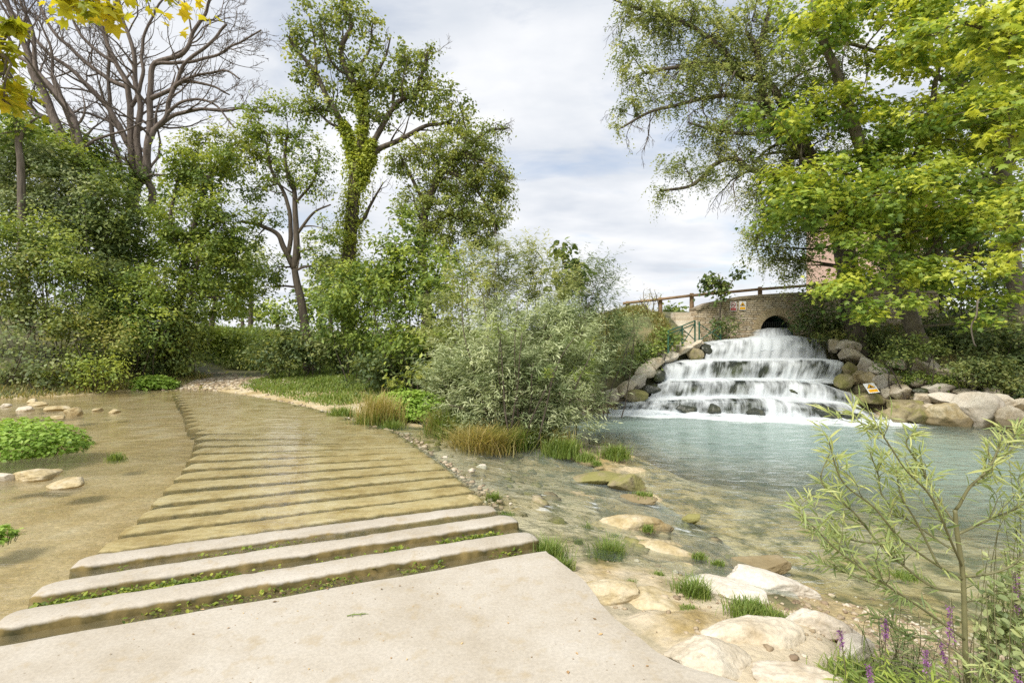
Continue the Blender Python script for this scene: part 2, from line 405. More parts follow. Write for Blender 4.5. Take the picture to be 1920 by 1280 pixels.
ct((0.4, 6.6, -.33), (1.4, 6.8, -.47), (-0.3, 7.6, -.26), (0.9, 7.8, -.42), (1.7, 8.0, -.49), (-0.2, 8.7, -.17), (0.5, 8.8, -.22), (-1.0, 9.3, -.16), (1.2, 9.0, -.34), (1.9, 9.0, -.47), (2.2, 7.0, -.58), (2.4, 5.4, -.60), (2.9, 4.3, -.58), (3.9, 3.4, -.62))
ct((4, 6, -.72), (3, 9, -.98), (5, 5, -.70), (3.2, 7.3, -.72), (4.5, 7.6, -.85), (6, 8, -1.4), (3, 11, -1.3), (0.5, 10.4, -.9), (-1.2, 10.9, -.75), (-1.9, 12.1, -.8), (-1.6, 13.4, -.75), (1, 12.5, -1.2), (8, 5, -.9), (9, 9, -1.3), (12, 5, -.9))
ct((-3.0, 11.4, -.28), (-3.0, 12.6, -.22), (-2.8, 13.9, -.08), (-1.8, 14.5, .0), (0, 14.4, -.2), (1.5, 14.0, -.2), (2.3, 14.0, 0.05), (2.6, 15.2, .8), (0.8, 16.2, .6), (-1.5, 17, .4))
ct((3.5, 14.9, .7), (4.4, 15.7, 1.5), (5.2, 15.6, 1.45), (4.2, 16.9, 2.2), (5.6, 16.9, 1.9), (3, 18.5, 2.2), (6, 18.5, 2.3), (10, 18.5, 2.35), (16, 19, 2.4), (9, 24, 2.4), (1, 24, 1.6), (20, 28, 2.5))
ct((5, 13.6, -1.2), (8, 13, -1.2), (6, 14.5, -.9), (7.5, 15.6, .2), (8.3, 16.5, 1.2), (3.5, 13.6, -.8))
ct((9.3, 12.4, -.62), (9.3, 13.4, -.2), (9.4, 14.4, .4), (9.4, 15.6, 1.0), (10.2, 16.4, 1.7), (10.6, 11.6, -.6), (10.8, 12.6, -.05), (11.2, 13.8, .7), (12, 15.5, 1.5), (11.8, 10.9, -.4), (12.6, 11.8, .15), (13.4, 13.4, .95), (15, 11, .5), (14, 8, -.1), (16, 6, .4), (18, 10, 2), (19, 16, 2.6))
ct((-3.6, 3.6, -.25), (-4.2, 5.4, -.24), (-5.5, 4, -.30), (-5.8, 7.6, -.26), (-7.5, 6, -.34), (-8, 9, -.32), (-7.2, 10.6, -.24), (-9, 12.4, -.24), (-10.5, 10, -.32), (-11.5, 12, -.24), (-10, 3, -.34), (-13, 7, -.30), (-14.5, 10, -.22), (-4.5, 2, -.28), (-6, 0, -.3))
ct((-2.6, 5.6, -.3), (-3.6, 7.6, -.3), (-4.6, 10, -.3), (-1.2, 4, -.3), (-6, 12, -.25))
ct((-12.9, 13.1, .02), (-14.6, 12.2, .06), (-11.4, 15.0, .02), (-10.4, 16.0, .03), (-14.5, 14.6, .9), (-12.6, 16.6, .9), (-17, 13.2, 1.3), (-19, 17, 2.6), (-14, 19, 1.2), (-11.2, 19, .25), (-17, 9, .3), (-22, 10, 2.4), (-22, 24, 2.2), (-16, 24, .8), (-12, 24, .35))
ct((-8.8, 15.2, -.03), (-9.6, 16.6, .03), (-8.4, 17.5, .08), (-10.4, 20, .15), (-6.8, 15.0, .0), (-5.2, 14.0, -.02), (-4.2, 14.6, .06), (-6.0, 16.6, .16), (-4.5, 17.5, .4), (-7.5, 20, .3), (-3, 20, .8), (-8, 27, .5), (-13, 30, .6), (-4, 32, 1.2), (-20, 36, 2), (4, 36, 2))
CT = np.array(CT, float)
SM = 0.25
def _phi(D): return np.sqrt(D * D + SM * SM)
_D = np.linalg.norm(CT[:, None, :2] - CT[None, :, :2], axis=-1)
_n = len(CT)
_A = np.zeros((_n + 1, _n + 1)); _A[:_n, :_n] = _phi(_D) - 0.01 * np.eye(_n); _A[:_n, _n] = 1; _A[_n, :_n] = 1
_w = np.linalg.solve(_A, np.append(CT[:, 2], 0))
def smooth_h(x, y):
    x = np.asarray(x, float); y = np.asarray(y, float); sh = x.shape
    Q = np.stack([x.ravel(), y.ravel()], 1); z = np.empty(len(Q))
    for k in range(0, len(Q), 20000):
        z[k:k + 20000] = _phi(np.linalg.norm(Q[k:k + 20000, None, :] - CT[None, :, :2], axis=-1)) @ _w[:_n] + _w[_n]
    r = np.hypot(Q[:, 0], Q[:, 1] - 12)
    b = np.clip((r - 26) / 18, 0, 1); b = b * b * (3 - 2 * b)
    return (z * (1 - b) + 1.5 * b).reshape(sh)
def terr(x, y):
    z = smooth_h(x, y)
    P = np.stack([x, y, np.zeros_like(x)], -1)
    nearb = np.clip((0.0 - z) / 0.3, 0, 1)
    rocky = np.clip((x + 1.6) / 1.2, 0, 1) * np.clip((11 - y) / 2, 0, 1) * np.clip((3.4 - x) / 1.0, 0, 1) * np.clip((y - 1.5) / 1.0, 0, 1)
    a = 0.018 + 0.05 * (1 - nearb)
    z = z + a * vnoise(P, 1.1, 4) + rocky * (0.075 * vnoise(P, 1.3, 3, 0.55) + 0.075 * np.clip(vnoise(P * np.array([1, 1.7, 1]) + 7, 2.6, 4, .55), -.2, .6))
    return z
def th(x, y): return float(terr(np.array([float(x)]), np.array([float(y)]))[0])

def axis(a, b, step, lo, hi, grow=1.35):
    c = list(np.arange(a, b + 1e-6, step)); s = step; x = b
    while x < hi: s *= grow; x += s; c.append(min(x, hi))
    s = step; x = a; pre = []
    while x > lo: s *= grow; x -= s; pre.append(max(x, lo))
    return np.array(pre[::-1] + c)
gx = np.unique(np.concatenate([axis(-20, 16, 0.16, -420, 420), np.arange(-1.6, 4.2, 0.045)]))
gy = np.unique(np.concatenate([axis(-1, 21, 0.16, -120, 700), np.arange(1.8, 9.6, 0.06)]))
XX, YY = np.meshgrid(gx, gy, indexing='ij')
ZZ = terr(XX, YY)
gg = Geo()
# vertex attribute: 0 = stream bed and bare rock, 1 = grown over bank
green_ = np.clip((ZZ + 0.05) / 0.14, 0, 1) * np.clip(1 - np.exp(-((XX + 9) ** 2 / 3 + (YY - 16.5) ** 2 / 3)) * 1.2, 0, 1)
green_ = np.maximum(green_, np.exp(-((XX - 0.1) ** 2 / 0.9 + (YY - 8.9) ** 2 / 0.25)) * 0.8)
green_ *= np.clip((np.hypot(XX, YY) - 4.0) / 2, 0, 1)
gg.add(np.stack([XX, YY, ZZ], -1).reshape(-1, 3), grid_faces(len(gx), len(gy)), va=green_.ravel())

m, n, o = newmat('stream_bed_and_banks')
P = pos(n)
att = N(n, 'ShaderNodeAttribute', attribute_name='grown')
n1 = N(n, 'ShaderNodeTexNoise', Scale=1.6, Detail=8, Roughness=0.6); n.links.new(P, n1.inputs['Vector'])
n2 = N(n, 'ShaderNodeTexNoise', Scale=28, Detail=6, Roughness=0.75); n.links.new(P, n2.inputs['Vector'])
vo = N(n, 'ShaderNodeTexVoronoi', Scale=24); n.links.new(P, vo.inputs['Vector'])
r1 = ramp(n, [(0.32, (0.34, 0.25, 0.10)), (0.46, (0.46, 0.36, 0.19)), (0.60, (0.56, 0.47, 0.31)), (0.75, (0.62, 0.56, 0.44))]); n.links.new(n1.outputs[0], r1.inputs[0])
r2 = ramp(n, [(0.3, 0.75), (0.7, 1.2)]); n.links.new(n2.outputs[0], r2.inputs[0])
mu = N(n, 'ShaderNodeMix', data_type='RGBA', blend_type='MULTIPLY'); mu.inputs['Factor'].default_value = 1
n.links.new(r1.outputs[0], mu.inputs['A']); n.links.new(r2.outputs[0], mu.inputs['B'])
# pebbles
r3 = ramp(n, [(0.0, 0.75), (1.0, 1.25)]); n.links.new(vo.outputs['Color'], r3.inputs[0])
mu2 = N(n, 'ShaderNodeMix', data_type='RGBA', blend_type='MULTIPLY'); mu2.inputs['Factor'].default_value = 0.6
n.links.new(mu.outputs['Result'], mu2.inputs['A']); n.links.new(r3.outputs[0], mu2.inputs['B'])
r4 = ramp(n, [(0.3, (0.045, 0.05, 0.02)), (0.5, (0.10, 0.10, 0.04)), (0.7, (0.20, 0.17, 0.08))]); n.links.new(n1.outputs[0], r4.inputs[0])
ad = N(n, 'ShaderNodeMath', operation='MULTIPLY_ADD'); n.links.new(n2.outputs[0], ad.inputs[0]); ad.inputs[1].default_value = 0.6; n.links.new(att.outputs['Fac'], ad.inputs[2])
r5 = ramp(n, [(0.55, 0.0), (0.85, 1.0)]); n.links.new(ad.outputs[0], r5.inputs[0])
mg = N(n, 'ShaderNodeMix', data_type='RGBA'); n.links.new(r5.outputs[0], mg.inputs['Factor'])
n.links.new(mu2.outputs['Result'], mg.inputs['A']); n.links.new(r4.outputs[0], mg.inputs['B'])
sz = n.nodes.new('ShaderNodeSeparateXYZ'); n.links.new(P, sz.inputs[0])
wz = N(n, 'ShaderNodeMapRange'); wz.inputs['From Min'].default_value = -0.12; wz.inputs['From Max'].default_value = -0.24; n.links.new(sz.outputs['Z'], wz.inputs['Value'])
wx2 = N(n, 'ShaderNodeMapRange'); wx2.inputs['From Min'].default_value = -1.6; wx2.inputs['From Max'].default_value = -0.6; n.links.new(sz.outputs['X'], wx2.inputs['Value'])
n4 = N(n, 'ShaderNodeTexNoise', Scale=3.4, Detail=7, Roughness=0.65); n.links.new(P, n4.inputs['Vector'])
r6 = ramp(n, [(0.47, 0.0), (0.60, 0.85)]); n.links.new(n4.outputs[0], r6.inputs[0])
w3 = N(n, 'ShaderNodeMath', operation='MULTIPLY'); n.links.new(r6.outputs[0], w3.inputs[0]); n.links.new(wz.outputs[0], w3.inputs[1])
w4 = N(n, 'ShaderNodeMath', operation='MULTIPLY'); n.links.new(w3.outputs[0], w4.inputs[0]); n.links.new(wx2.outputs[0], w4.inputs[1])
wp = N(n, 'ShaderNodeMapRange'); wp.inputs['From Min'].default_value = -0.36; wp.inputs['From Max'].default_value = -0.20; n.links.new(sz.outputs['Z'], wp.inputs['Value'])
r7 = ramp(n, [(0.36, 0.0), (0.52, 0.75)]); n.links.new(n1.outputs[0], r7.inputs[0])
w5 = N(n, 'ShaderNodeMath', operation='MULTIPLY'); n.links.new(wp.outputs[0], w5.inputs[0]); n.links.new(r7.outputs[0], w5.inputs[1])
w6 = N(n, 'ShaderNodeMath', operation='MULTIPLY'); n.links.new(w5.outputs[0], w6.inputs[0]); n.links.new(wx2.outputs[0], w6.inputs[1])
w7 = N(n, 'ShaderNodeMath', operation='SUBTRACT', use_clamp=True); n.links.new(w6.outputs[0], w7.inputs[0]); n.links.new(r5.outputs[0], w7.inputs[1])
mp_ = N(n, 'ShaderNodeMix', data_type='RGBA'); n.links.new(w7.outputs[0], mp_.inputs['Factor']); n.links.new(mg.outputs['Result'], mp_.inputs['A']); mp_.inputs['B'].default_value = (0.58, 0.50, 0.37, 1)
mg = mp_
ma_ = N(n, 'ShaderNodeMix', data_type='RGBA'); n.links.new(w4.outputs[0], ma_.inputs['Factor']); n.links.new(mg.outputs['Result'], ma_.inputs['A']); ma_.inputs['B'].default_value = (0.10, 0.105, 0.045, 1)
pb = N(n, 'ShaderNodeBsdfPrincipled', Roughness=0.8); n.links.new(ma_.outputs['Result'], pb.inputs['Base Color'])
bh = N(n, 'ShaderNodeMath', operation='MULTIPLY_ADD'); n.links.new(vo.outputs['Distance'], bh.inputs[0]); bh.inputs[1].default_value = -0.5; n.links.new(n2.outputs[0], bh.inputs[2])
bp = N(n, 'ShaderNodeBump', Strength=0.8, Distance=0.02); n.links.new(bh.outputs[0], bp.inputs['Height']); n.links.new(bp.outputs[0], pb.inputs['Normal'])
n.links.new(pb.outputs[0], o.inputs[0])
structure('ground', gg, m, True, 'grown')

# ------------------------------------------------------------------ concrete slab and ford bars
def concrete(name, wet):
    m, n, o = newmat(name); P = pos(n)
    a = N(n, 'ShaderNodeTexNoise', Scale=3.0 if wet else 1.1, Detail=8, Roughness=0.68); n.links.new(P, a.inputs['Vector'])
    b = N(n, 'ShaderNodeTexNoise', Scale=55, Detail=5, Roughness=0.7); n.links.new(P, b.inputs['Vector'])
    c = N(n, 'ShaderNodeTexNoise', Scale=6.5, Detail=6, Roughness=0.65); n.links.new(P, c.inputs['Vector'])
    if wet: r = ramp(n, [(0.36, (0.36, 0.27, 0.11)), (0.5, (0.52, 0.435, 0.24)), (0.66, (0.61, 0.55, 0.38))])
    else: r = ramp(n, [(0.34, (0.375, 0.325, 0.25)), (0.52, (0.455, 0.41, 0.34)), (0.7, (0.51, 0.472, 0.41))])
    n.links.new(a.outputs[0], r.inputs[0])
    rb = ramp(n, [(0.30, 0.82), (0.62, 1.05)]); n.links.new(b.outputs[0], rb.inputs[0])
    x = N(n, 'ShaderNodeMix', data_type='RGBA', blend_type='MULTIPLY'); x.inputs['Factor'].default_value = 1
    n.links.new(r.outputs[0], x.inputs['A']); n.links.new(rb.outputs[0], x.inputs['B'])
    # brownish stains
    rs = ramp(n, [(0.54, 0.0), (0.68, 0.5)]); n.links.new(c.outputs[0], rs.inputs[0])
    y = N(n, 'ShaderNodeMix', data_type='RGBA'); n.links.new(rs.outputs[0], y.inputs['Factor'])
    n.links.new(x.outputs['Result'], y.inputs['A']); y.inputs['B'].default_value = (0.36, 0.28, 0.16, 1)
    v_ = N(n, 'ShaderNodeTexVoronoi', Scale=11.0); n.links.new(P, v_.inputs['Vector']); rv_ = ramp(n, [(0.03, 0.75), (0.075, 0.0)]); n.links.new(v_.outputs['Distance'], rv_.inputs[0])
    y2 = N(n, 'ShaderNodeMix', data_type='RGBA'); n.links.new(rv_.outputs[0], y2.inputs['Factor']); n.links.new(y.outputs['Result'], y2.inputs['A']); y2.inputs['B'].default_value = (0.20, 0.15, 0.09, 1)
    colr = y2.outputs['Result']
    # algae on the flanks (faces that are not level): attribute carried by the mesh
    at = N(n, 'ShaderNodeAttribute', attribute_name='flank')
    mm = N(n, 'ShaderNodeMath', operation='MULTIPLY_ADD'); n.links.new(c.outputs[0], mm.inputs[0]); mm.inputs[1].default_value = 0.8; n.links.new(at.outputs['Fac'], mm.inputs[2])
    rf = ramp(n, [(0.75, 0.0), (1.05, 1.0)]); n.links.new(mm.outputs[0], rf.inputs[0])
    ra = ramp(n, [(0.35, (0.05, 0.045, 0.012)), (0.5, (0.145, 0.11, 0.035)), (0.68, (0.26, 0.19, 0.07))]); n.links.new(c.outputs[0], ra.inputs[0])
    z = N(n, 'ShaderNodeMix', data_type='RGBA'); n.links.new(rf.outputs[0], z.inputs['Factor'])
    n.links.new(colr, z.inputs['A']); n.links.new(ra.outputs[0], z.inputs['B'])
    p = N(n, 'ShaderNodeBsdfPrincipled', Roughness=0.88); n.links.new(z.outputs['Result'], p.inputs['Base Color'])
    q = N(n, 'ShaderNodeMath', operation='MULTIPLY_ADD'); n.links.new(c.outputs[0], q.inputs[0]); q.inputs[1].default_value = 1.4; n.links.new(b.outputs[0], q.inputs[2])
    bp = N(n, 'ShaderNodeBump', Strength=0.22, Distance=0.008); n.links.new(q.outputs[0], bp.inputs['Height']); n.links.new(bp.outputs[0], p.inputs['Normal'])
    n.links.new(p.outputs[0], o.inputs[0]); return m
M['dry'] = concrete('dry_concrete', False)
M['wet'] = concrete('algae_stained_concrete', True)

def strip(g, A, B, wid, z, depth, ends=True, seed=0, nseg=110, jit=0.018, tiltz=0.0):
    """a rough bar from A to B (2-D) with a rounded, worn section"""
    A = np.asarray(A, float); B = np.asarray(B, float)
    d = B - A; Ln = np.linalg.norm(d); d /= Ln; nn = np.array([-d[1], d[0]])
    s = np.linspace(0, 1, nseg)
    e = np.clip(np.minimum(s, 1 - s) * Ln / 0.16, 0, 1); e = np.sqrt(1 - (1 - e) ** 2) if ends else np.ones_like(s)
    prof = [(-1.10, -depth), (-1.07, -0.085), (-1.03, -0.05), (-0.985, -0.022), (-0.93, -0.005), (-0.84, 0), (-0.4, 0.001), (0, 0.002), (0.4, 0.001), (0.84, 0), (0.93, -0.005), (0.985, -0.022), (1.03, -0.05), (1.07, -0.085), (1.10, -depth)]
    V = []; fl = []
    for k, (a, b) in enumerate(prof):
        side = np.sign(a)
        base = A[None] + d[None] * (s * Ln)[:, None]
        P3 = np.concatenate([base, np.full((nseg, 1), seed * 3.7 + side * 5)], 1)
        w = wid * (0.55 + 0.45 * e) * a + side * jit * abs(a) * (1.1 * vnoise(P3, 2.5, 4, 0.6) + 0.9 * vnoise(P3, 13, 3, .7) + 0.8 * (abs(a) > 1) * vnoise(P3 + b * 90, 20, 2)) * (abs(a) > 0.6)
        zz = z + b + tiltz * (s - .35) + 0.006 * vnoise(P3, 3, 3) - (1 - e) * 0.035 * (abs(b) < 0.08)
        V.append(np.concatenate([base + nn[None] * w[:, None], zz[:, None]], 1))
        fl.append(np.full(nseg, 0.0 if abs(a) < 0.8 else (0.16 if abs(a) < 0.9 else (0.36 if abs(a) < 0.96 else (0.62 if abs(a) < 1 else 0.95)))) + (1 - e) * .35)
    V = np.stack(V, 0); m_ = len(prof)
    q = grid_faces(m_, nseg)[:, ::-1]
    caps = [np.array([[k * nseg for k in range(m_)]]), np.array([[k * nseg + nseg - 1 for k in range(m_)][::-1]])]
    g.add(V.reshape(-1, 3), [q] + caps, va=np.stack(fl, 0).ravel())

# slab outline: far edge, right edge, then behind the camera
sg = Geo()
fa = np.linspace(Lx[0], Rx[0], 70); fa = fa[:, :2].copy()
dd = nrm((Rx[0] - Lx[0])[None])[0]; nn_ = np.array([-dd[1], dd[0]])
fa += nn_[None] * (0.018 * vnoise(np.c_[fa, np.zeros(70)], 3.0, 4)[:, None])
rg = spline(np.array([[Rx[0][0], Rx[0][1], 0], [0.46, 3.37, 0], [0.58, 2.93, 0], [0.80, 2.50, 0], [1.10, 2.30, 0], [1.6, 1.6, 0], [2.2, 0.3, 0], [2.6, -3, 0]]), 10)[1:, :2]
rg = rg + 0.008 * np.stack([vnoise(np.c_[rg, np.ones(len(rg)) * 5], 15, 2), vnoise(np.c_[rg, np.ones(len(rg)) * 3], 15, 2)], 1) + 0.032 * np.stack([vnoise(np.c_[rg, np.zeros(len(rg))], 3, 3), vnoise(np.c_[rg, np.ones(len(rg)) * 9], 3, 3)], 1)
outl = np.vstack([fa, rg, [[-1, -4]], [[-4.2, -3]], [[-3.6, 1.0]]])
cen = outl.mean(0)
rings = [(1.0, -0.26, 0.9), (1.0, -0.06, 0.9), (0.9985, -0.018, 0.55), (0.995, -0.003, 0.25), (0.975, 0.0, 0.13), (0.93, 0.0005, 0.0)]
Vs = []; fls = []
for k, (s_, z_, fl_) in enumerate(rings):
    off = (outl - cen); off = off - nrm(off) * (1 - s_) * 3.0
    Vs.append(np.c_[cen + off, np.full(len(outl), z_)]); fls.append(np.full(len(outl), fl_))
nO = len(outl); q = []
for k in range(len(rings) - 1):
    for i in range(nO):
        j = (i + 1) % nO; q.append([k * nO + i, k * nO + j, (k + 1) * nO + j, (k + 1) * nO + i])
Vs = np.vstack(Vs)
top = [[(len(rings) - 1) * nO + i, (len(rings) - 1) * nO + (i + 1) % nO, len(Vs)] for i in range(nO)]
sg.add(np.vstack([Vs, [[cen[0], cen[1], 0.0]]]), [np.array(q)[:, ::-1], np.array(top)[:, ::-1]], va=np.append(np.concatenate(fls), 0))
structure('road', sg, M['dry'], False, 'flank')
# base of the ford between the bars
fb = Geo()
n_b = len(Lx); A_ = Lx + (Rx - Lx) * 0.012; B_ = Rx + (Lx - Rx) * 0.012
ft = np.linspace(0, 1, 30)
FV = A_[:, None, :] * (1 - ft)[None, :, None] + B_[:, None, :] * ft[None, :, None]
fz = -0.122 + 0.036 * np.clip(3.6 - np.arange(n_b), 0, 1)[:, None] + 0.015 * vnoise(np.concatenate([FV, np.zeros(FV.shape[:2] + (1,))], -1), 2.5, 3)
fb.add(np.concatenate([FV, fz[..., None]], -1).reshape(-1, 3), grid_faces(n_b, 30), va=np.ones(n_b * 30) * 0.6)
M['algae'] = rockmat('dark_algae_bed', [(.3, (.035, .03, .01)), (.5, (.075, .062, .02)), (.7, (.15, .12, .045))], 5)
structure('ford_bed', fb, M['algae'], True, 'flank')
ORD = ['', 'first', 'second', 'third', 'fourth', 'fifth', 'sixth', 'seventh', 'eighth', 'ninth', 'tenth', 'eleventh', 'twelfth', 'thirteenth', 'fourteenth', 'fifteenth']
for k in range(1, len(Lx)):
    g = Geo()
    gapw = 0.14 if k <= 15 else 0.15
    zt = {1: 0.0, 2: -0.008, 3: -0.028, 4: -0.070}.get(k, -0.082)
    step = np.linalg.norm((Lx[min(k + 1, len(Lx) - 1)] + Rx[min(k + 1, len(Lx) - 1)] - Lx[k - 1] - Rx[k - 1]) / 2) / (2 if k < len(Lx) - 1 else 1)
    strip(g, Lx[k], Rx[k], (0.104 if k <= 3 else step * 0.5 - 0.060), zt, 0.14, seed=k, nseg=190 if k < 8 else 70, tiltz=-.045 if k == 3 else 0.0, jit=0.018 if k <= 3 else 0.030)
    mid = np.r_[(Lx[k] + Rx[k]) / 2, zt - 0.14]
    if k == 1: lab = 'pale dry concrete bar nearest the big foreground slab'
    elif k == 2: lab = 'dry concrete bar second from the slab, green weed along its near gap'
    elif k == 3: lab = 'half wet concrete bar third from the slab, last one above water'
    elif k <= 15: lab = 'submerged ochre concrete bar of the ford, %s counted from the dry slab' % ORD[k]
    else: lab = 'thin far concrete bar under the water where the ford bends left'
    solo('ford_bar', g, M['dry'] if k <= 3 else M['wet'], lab, 'concrete bar', mid, 'concrete bars of the ford', True, 'flank')

# ------------------------------------------------------------------ water
def watermat(name, clear, turbc, kind, ripple=(3, 9, 1), rstr=0.12, foam=False, rough=0.02, rdist=0.05):
    m, n, o = newmat(name)
    P = pos(n, ripple)
    a = N(n, 'ShaderNodeTexNoise', Scale=1.0, Detail=4, Roughness=0.55); n.links.new(P, a.inputs['Vector'])
    a.inputs['Distortion'].default_value = 0.4
    bp = N(n, 'ShaderNodeBump', Strength=rstr, Distance=rdist); n.links.new(a.outputs[0], bp.inputs['Height'])
    gi = n.nodes.new('ShaderNodeNewGeometry')
    dt = N(n, 'ShaderNodeVectorMath', operation='DOT_PRODUCT'); n.links.new(gi.outputs['Incoming'], dt.inputs[0]); n.links.new(bp.outputs[0], dt.inputs[1])
    ab = N(n, 'ShaderNodeMath', operation='ABSOLUTE'); n.links.new(dt.outputs['Value'], ab.inputs[0])
    om = N(n, 'ShaderNodeMath', operation='SUBTRACT', use_clamp=True); om.inputs[0].default_value = 1.0; n.links.new(ab.outputs[0], om.inputs[1])
    pw = N(n, 'ShaderNodeMath', operation='POWER'); n.links.new(om.outputs[0], pw.inputs[0]); pw.inputs[1].default_value = 5.0
    fr = N(n, 'ShaderNodeMath', operation='MULTIPLY_ADD'); n.links.new(pw.outputs[0], fr.inputs[0]); fr.inputs[1].default_value = 0.98; fr.inputs[2].default_value = 0.02
    gl = N(n, 'ShaderNodeBsdfGlossy', Roughness=rough); n.links.new(bp.outputs[0], gl.inputs['Normal'])
    tr = N(n, 'ShaderNodeBsdfTransparent'); tr.inputs['Color'].default_value = (*clear, 1)
    df = N(n, 'ShaderNodeBsdfDiffuse'); df.inputs['Color'].default_value = (*turbc, 1)
    at = N(n, 'ShaderNodeAttribute', attribute_name='turbid')
    x = N(n, 'ShaderNodeMixShader'); n.links.new(at.outputs['Fac'], x.inputs[0]); n.links.new(tr.outputs[0], x.inputs[1]); n.links.new(df.outputs[0], x.inputs[2])
    y = N(n, 'ShaderNodeMixShader'); n.links.new(fr.outputs[0], y.inputs[0]); n.links.new(x.outputs[0], y.inputs[1]); n.links.new(gl.outputs[0], y.inputs[2])
    res = y
    if foam:
        b = N(n, 'ShaderNodeTexNoise', Scale=1.0, Detail=7, Roughness=0.7); n.links.new(pos(n, foam), b.inputs['Vector'])
        b.inputs['Distortion'].default_value = 0.8
        af = N(n, 'ShaderNodeAttribute', attribute_name='foam')
        ma = N(n, 'ShaderNodeMath', operation='MULTIPLY_ADD'); n.links.new(b.outputs[0], ma.inputs[0]); ma.inputs[1].default_value = 0.9; n.links.new(af.outputs['Fac'], ma.inputs[2])
        rr = ramp(n, [(0.80, 0.0), (1.25, 0.92)]); n.links.new(ma.outputs[0], rr.inputs[0])
        fd = N(n, 'ShaderNodeBsdfDiffuse'); fd.inputs['Color'].default_value = (0.80, 0.84, 0.86, 1)
        z = N(n, 'ShaderNodeMixShader'); n.links.new(rr.outputs[0], z.inputs[0]); n.links.new(y.outputs[0], z.inputs[1]); n.links.new(fd.outputs[0], z.inputs[2]); res = z
    n.links.new(res.outputs[0], o.inputs[0]); return m
M['upper_water'] = watermat('shallow_clear_water', (0.95, 0.935, 0.86), (0.50, 0.44, 0.28), 0, (2.6, 6.5, 1), 0.5, rdist=0.03)
M['pool_water'] = watermat('turquoise_pool_water', (0.88, 0.92, 0.86), (0.345, 0.475, 0.425), 0, (2.8, 7, 1), 0.55, foam=(1.6, 5, 1), rdist=0.085, rough=0.05)
M['rapid_water'] = watermat('running_stream_water', (0.90, 0.93, 0.88), (0.36, 0.43, 0.40), 0, (4, 11, 1), 0.9, foam=(4, 11, 1), rdist=0.07, rough=0.06)

def add_attr(ob, name, arr):
    a = ob.data.attributes.new(name, 'FLOAT', 'POINT'); a.data.foreach_set('value', np.asarray(arr, np.float32).ravel())

# right edge of the ford as x(y)
RE = np.vstack([[Rx[0][0] + 1.4, 0.5], [Rx[0][0] + 0.5, 2.4], Rx, [[-9.0, 15.6], [-9.6, 17.0]]])
def redge(y): return np.interp(y, RE[:, 1], RE[:, 0])
ug = Geo(); uy = np.arange(1.0, 16.6, 0.12); ux = np.concatenate([np.linspace(0, 0.7, 60), np.linspace(0.7, 1, 50)[1:]])
U, Vv = np.meshgrid(uy, ux, indexing='ij')
UX = -24 + (redge(U) - 0.04 + 24) * Vv
UZ = WL + 0.004 * vnoise(np.stack([UX * 0.8, U * 3, U * 0], -1), 1.5, 2) - 0.02 * np.clip((Vv - 0.985) / 0.015, 0, 1)
ug.add(np.stack([UX, U, UZ], -1).reshape(-1, 3), grid_faces(len(uy), len(ux))[:, ::-1])
wobj = structure('upper_pool_water', ug, M['upper_water'], True)
dep = np.clip(WL - terr(UX, U), 0, 1)
onford = np.zeros_like(UX)
lx = np.interp(U, Lx[:, 1], Lx[:, 0]); onford = (UX > lx)
turb = np.where(onford, 0.12, np.clip(1 - np.exp(-dep * 0.9), 0, 0.5))
add_attr(wobj, 'turbid', turb)

# lower pool
qx = np.arange(-3.4, 19, 0.09); qy = np.arange(2.0, 15.4, 0.09)
QX, QY = np.meshgrid(qx, qy, indexing='ij')
QZ = PL + 0.010 * vnoise(np.stack([QX, QY * 1.8, QX * 0], -1), 1.4, 3)
pg = Geo(); pg.add(np.stack([QX, QY, QZ], -1).reshape(-1, 3), grid_faces(len(qx), len(qy)))
pobj = structure('lower_pool_water', pg, M['pool_water'], True)
dp = np.clip(PL - smooth_h(QX, QY), 0, 3)
add_attr(pobj, 'turbid', 1 - np.exp(-np.clip(dp - 0.10, 0, 3) * 1.25))
FB0, FB1 = pz(1130, 772, PL)[:2], pz(1668, 792, PL)[:2]     # foot of the cascade
def segdist(x, y, a, b):
    d = b - a; t = np.clip(((x - a[0]) * d[0] + (y - a[1]) * d[1]) / (d @ d), 0, 1)
    return np.hypot(x - a[0] - d[0] * t, y - a[1] - d[1] * t)
sdz = segdist(QX, QY, FB0, FB1)
sdz = np.maximum(sdz + .40 * vnoise(np.stack([QX, QY, QX * 0], -1), 1.3, 4, .6), 0)
fo = 0.95 * np.exp(-(sdz / 0.42) ** 1.4) + 0.28 * np.exp(-(sdz / 1.6) ** 2) + 0.24 * np.exp(-((QX - 3.2) ** 2 / 2.5 + (QY - 7) ** 2 / 3.5)) + 0.05
add_attr(pobj, 'foam', fo)

# running water from the ford's right edge down to the pool
ry = np.arange(4.0, 11.6, 0.05); rt = np.linspace(0, 1, 90)
RY, RT = np.meshgrid(ry, rt, indexing='ij')
rx0 = redge(RY) - 0.06; span = np.interp(RY, [4, 5.5, 8, 9, 10.5, 11.6], [1.9, 2.6, 2.9, 2.2, 1.3, 1.0])
RXX = rx0 + span * RT; RYY = RY - 0.35 * RT
zs = smooth_h(RXX, RYY)
flow = 0.05 + 0.035 * vnoise(np.stack([RXX, RYY, RT * 0], -1), 1.2, 2)
zw = np.maximum(np.minimum(zs + flow, WL + 0.0), PL - 0.02)
zw = np.where(RT < 0.03, np.minimum(WL - 0.004, np.maximum(zw, WL - 0.02)), zw)
zw = zw + 0.012 * vnoise(np.stack([RXX * 2, RYY * 5, RT * 0], -1), 1.5, 3)
rg_ = Geo(); rg_.add(np.stack([RXX, RYY, zw], -1).reshape(-1, 3), grid_faces(len(ry), len(rt))[:, ::-1])
robj = structure('stream_water', rg_, M['rapid_water'], True)
